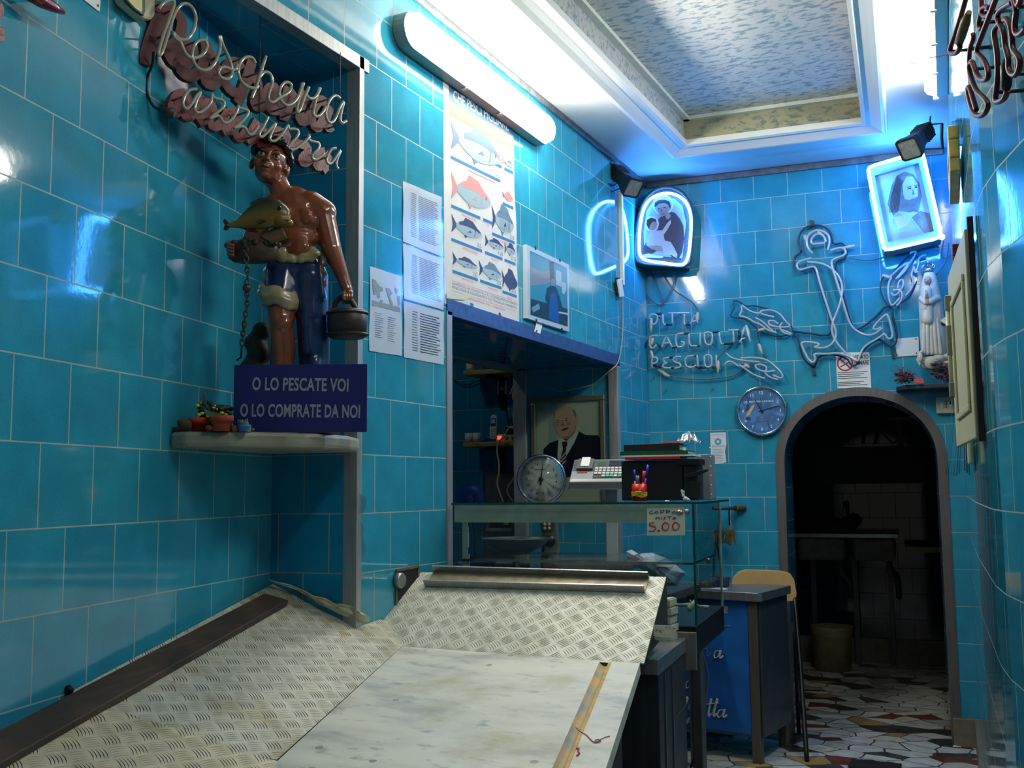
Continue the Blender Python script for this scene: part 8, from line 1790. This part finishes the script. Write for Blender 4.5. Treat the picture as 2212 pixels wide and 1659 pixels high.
# sheaf of old papers
t = thing('hanging_paper_sheaf', 'thick sheaf of dark curling papers hanging on the wall by the cream shutter', 'papers', (-.13, 4.3, 1.45)); rr = random.Random(12)
cols_ = [mat('sheaf_blue', (96, 128, 160), .6), mat('sheaf_dark', (50, 56, 66), .6), mat('sheaf_grey', (120, 122, 120), .6)]
cols_ = [mat('sheaf_blue', (96, 128, 160), .6), mat('sheaf_dark', (50, 56, 66), .6), mat('sheaf_grey', (120, 122, 120), .6)]
def WR(y, z, off=0.0): return Vector((-.215+(6.12-y)*.0495-off, y, z))
def zof(px, py, y): d = ray(px, py); return H+d.z/d.y*y
for k in range(9):
    z1_, z0_ = zof(2075, 795, 4.3)-.01*rr.random(), zof(2085, 1024+rr.randint(-8, 6), 4.3); dx = .006+.006*k
    m = M(); m.grid(lambda i, j: WR(4.28+.17*j, z1_+(z0_-z1_)*i, dx+(.010+.004*k)*i*i*(1 if k > 2 else .4)), 8, 3); m.build('sheet', cols_[k % 3], t, thick=.0012)
# cream shutter panel with a black edge, fuse door and latch
FSH = FRN; Q_ = lambda p, w: FRN.qs(p, w)
t = thing('shutter_panel', 'tall cream moulded panel with latches and a black edge strip on the near wall', 'panel', (-.05, 3.0, 1.5))
PANE = mat('cream_panel', (176, 176, 140), .45, var=.12, vs=10)
zs0, zs1_ = zof(2151, 945, 3.02), zof(2116, 468, 3.02)
m = M(); m.box(lambda x, y, z: WR(y, z, x), -.010, .006, 3.0, 3.018, zs0-.01, zs1_); m.build('edge_strip', BLACK, t, bevel=.002)
TL = lambda x, y, z: WR(y, z, x+.004+(y-3.02)*.06)
M().box(TL, -.004, .010, 3.02, 3.72, zs0, zs1_-.03).build('board', PANE, t, bevel=.003)
m = M()
for a, b, c_, d in ((3.09, 3.56, zs0+.08, zs0+.10), (3.09, 3.56, zs1_-.16, zs1_-.14), (3.09, 3.11, zs0+.10, zs1_-.16), (3.54, 3.56, zs0+.10, zs1_-.16)): m.box(TL, .0102, .018, a, b, c_, d)
m.build('raised_moulding', PANE, t, bevel=.003)
M().tube([TL(.022, 3.62, zs0+.16), TL(.022, 3.62, zs1_-.12)], .007, 8).build('bolt_rod', mat('cream_rod', (186, 186, 156), .4), t)
m = M()
for v_ in (zs0+.16, zs0+.30, zs1_-.26, zs1_-.16): m.box(TL, .0105, .030, 3.605, 3.635, v_, v_+.05)
m.build('bolt_guide', mat('guide_metal', (132, 130, 112), .4, .4), t, bevel=.003)
t = thing('cream_batten', 'narrow cream batten with a clasp hanging beside the shutter panel', 'batten', WR(3.85, zof(2108, 1004, 3.85)))
z0_, z1_ = zof(2108, 1004, 3.85), zof(2085, 655, 3.85)
M().box(lambda x, y, z: WR(y, z, x), .002, .022, 3.80, 3.90, z0_, z1_).build('batten', PANE, t, bevel=.008)
m = M(); vv = zof(2088, 742, 3.8); m.box(lambda x, y, z: WR(y, z, x), .006, .024, 3.775, 3.7995, vv-.02, vv+.02); m.box(lambda x, y, z: WR(y, z, x), .014, .034, 3.77, 3.775, vv-.035, vv+.03); m.build('clasp', mat('brass_clasp', (160, 142, 80), .4, .4), t, bevel=.003)
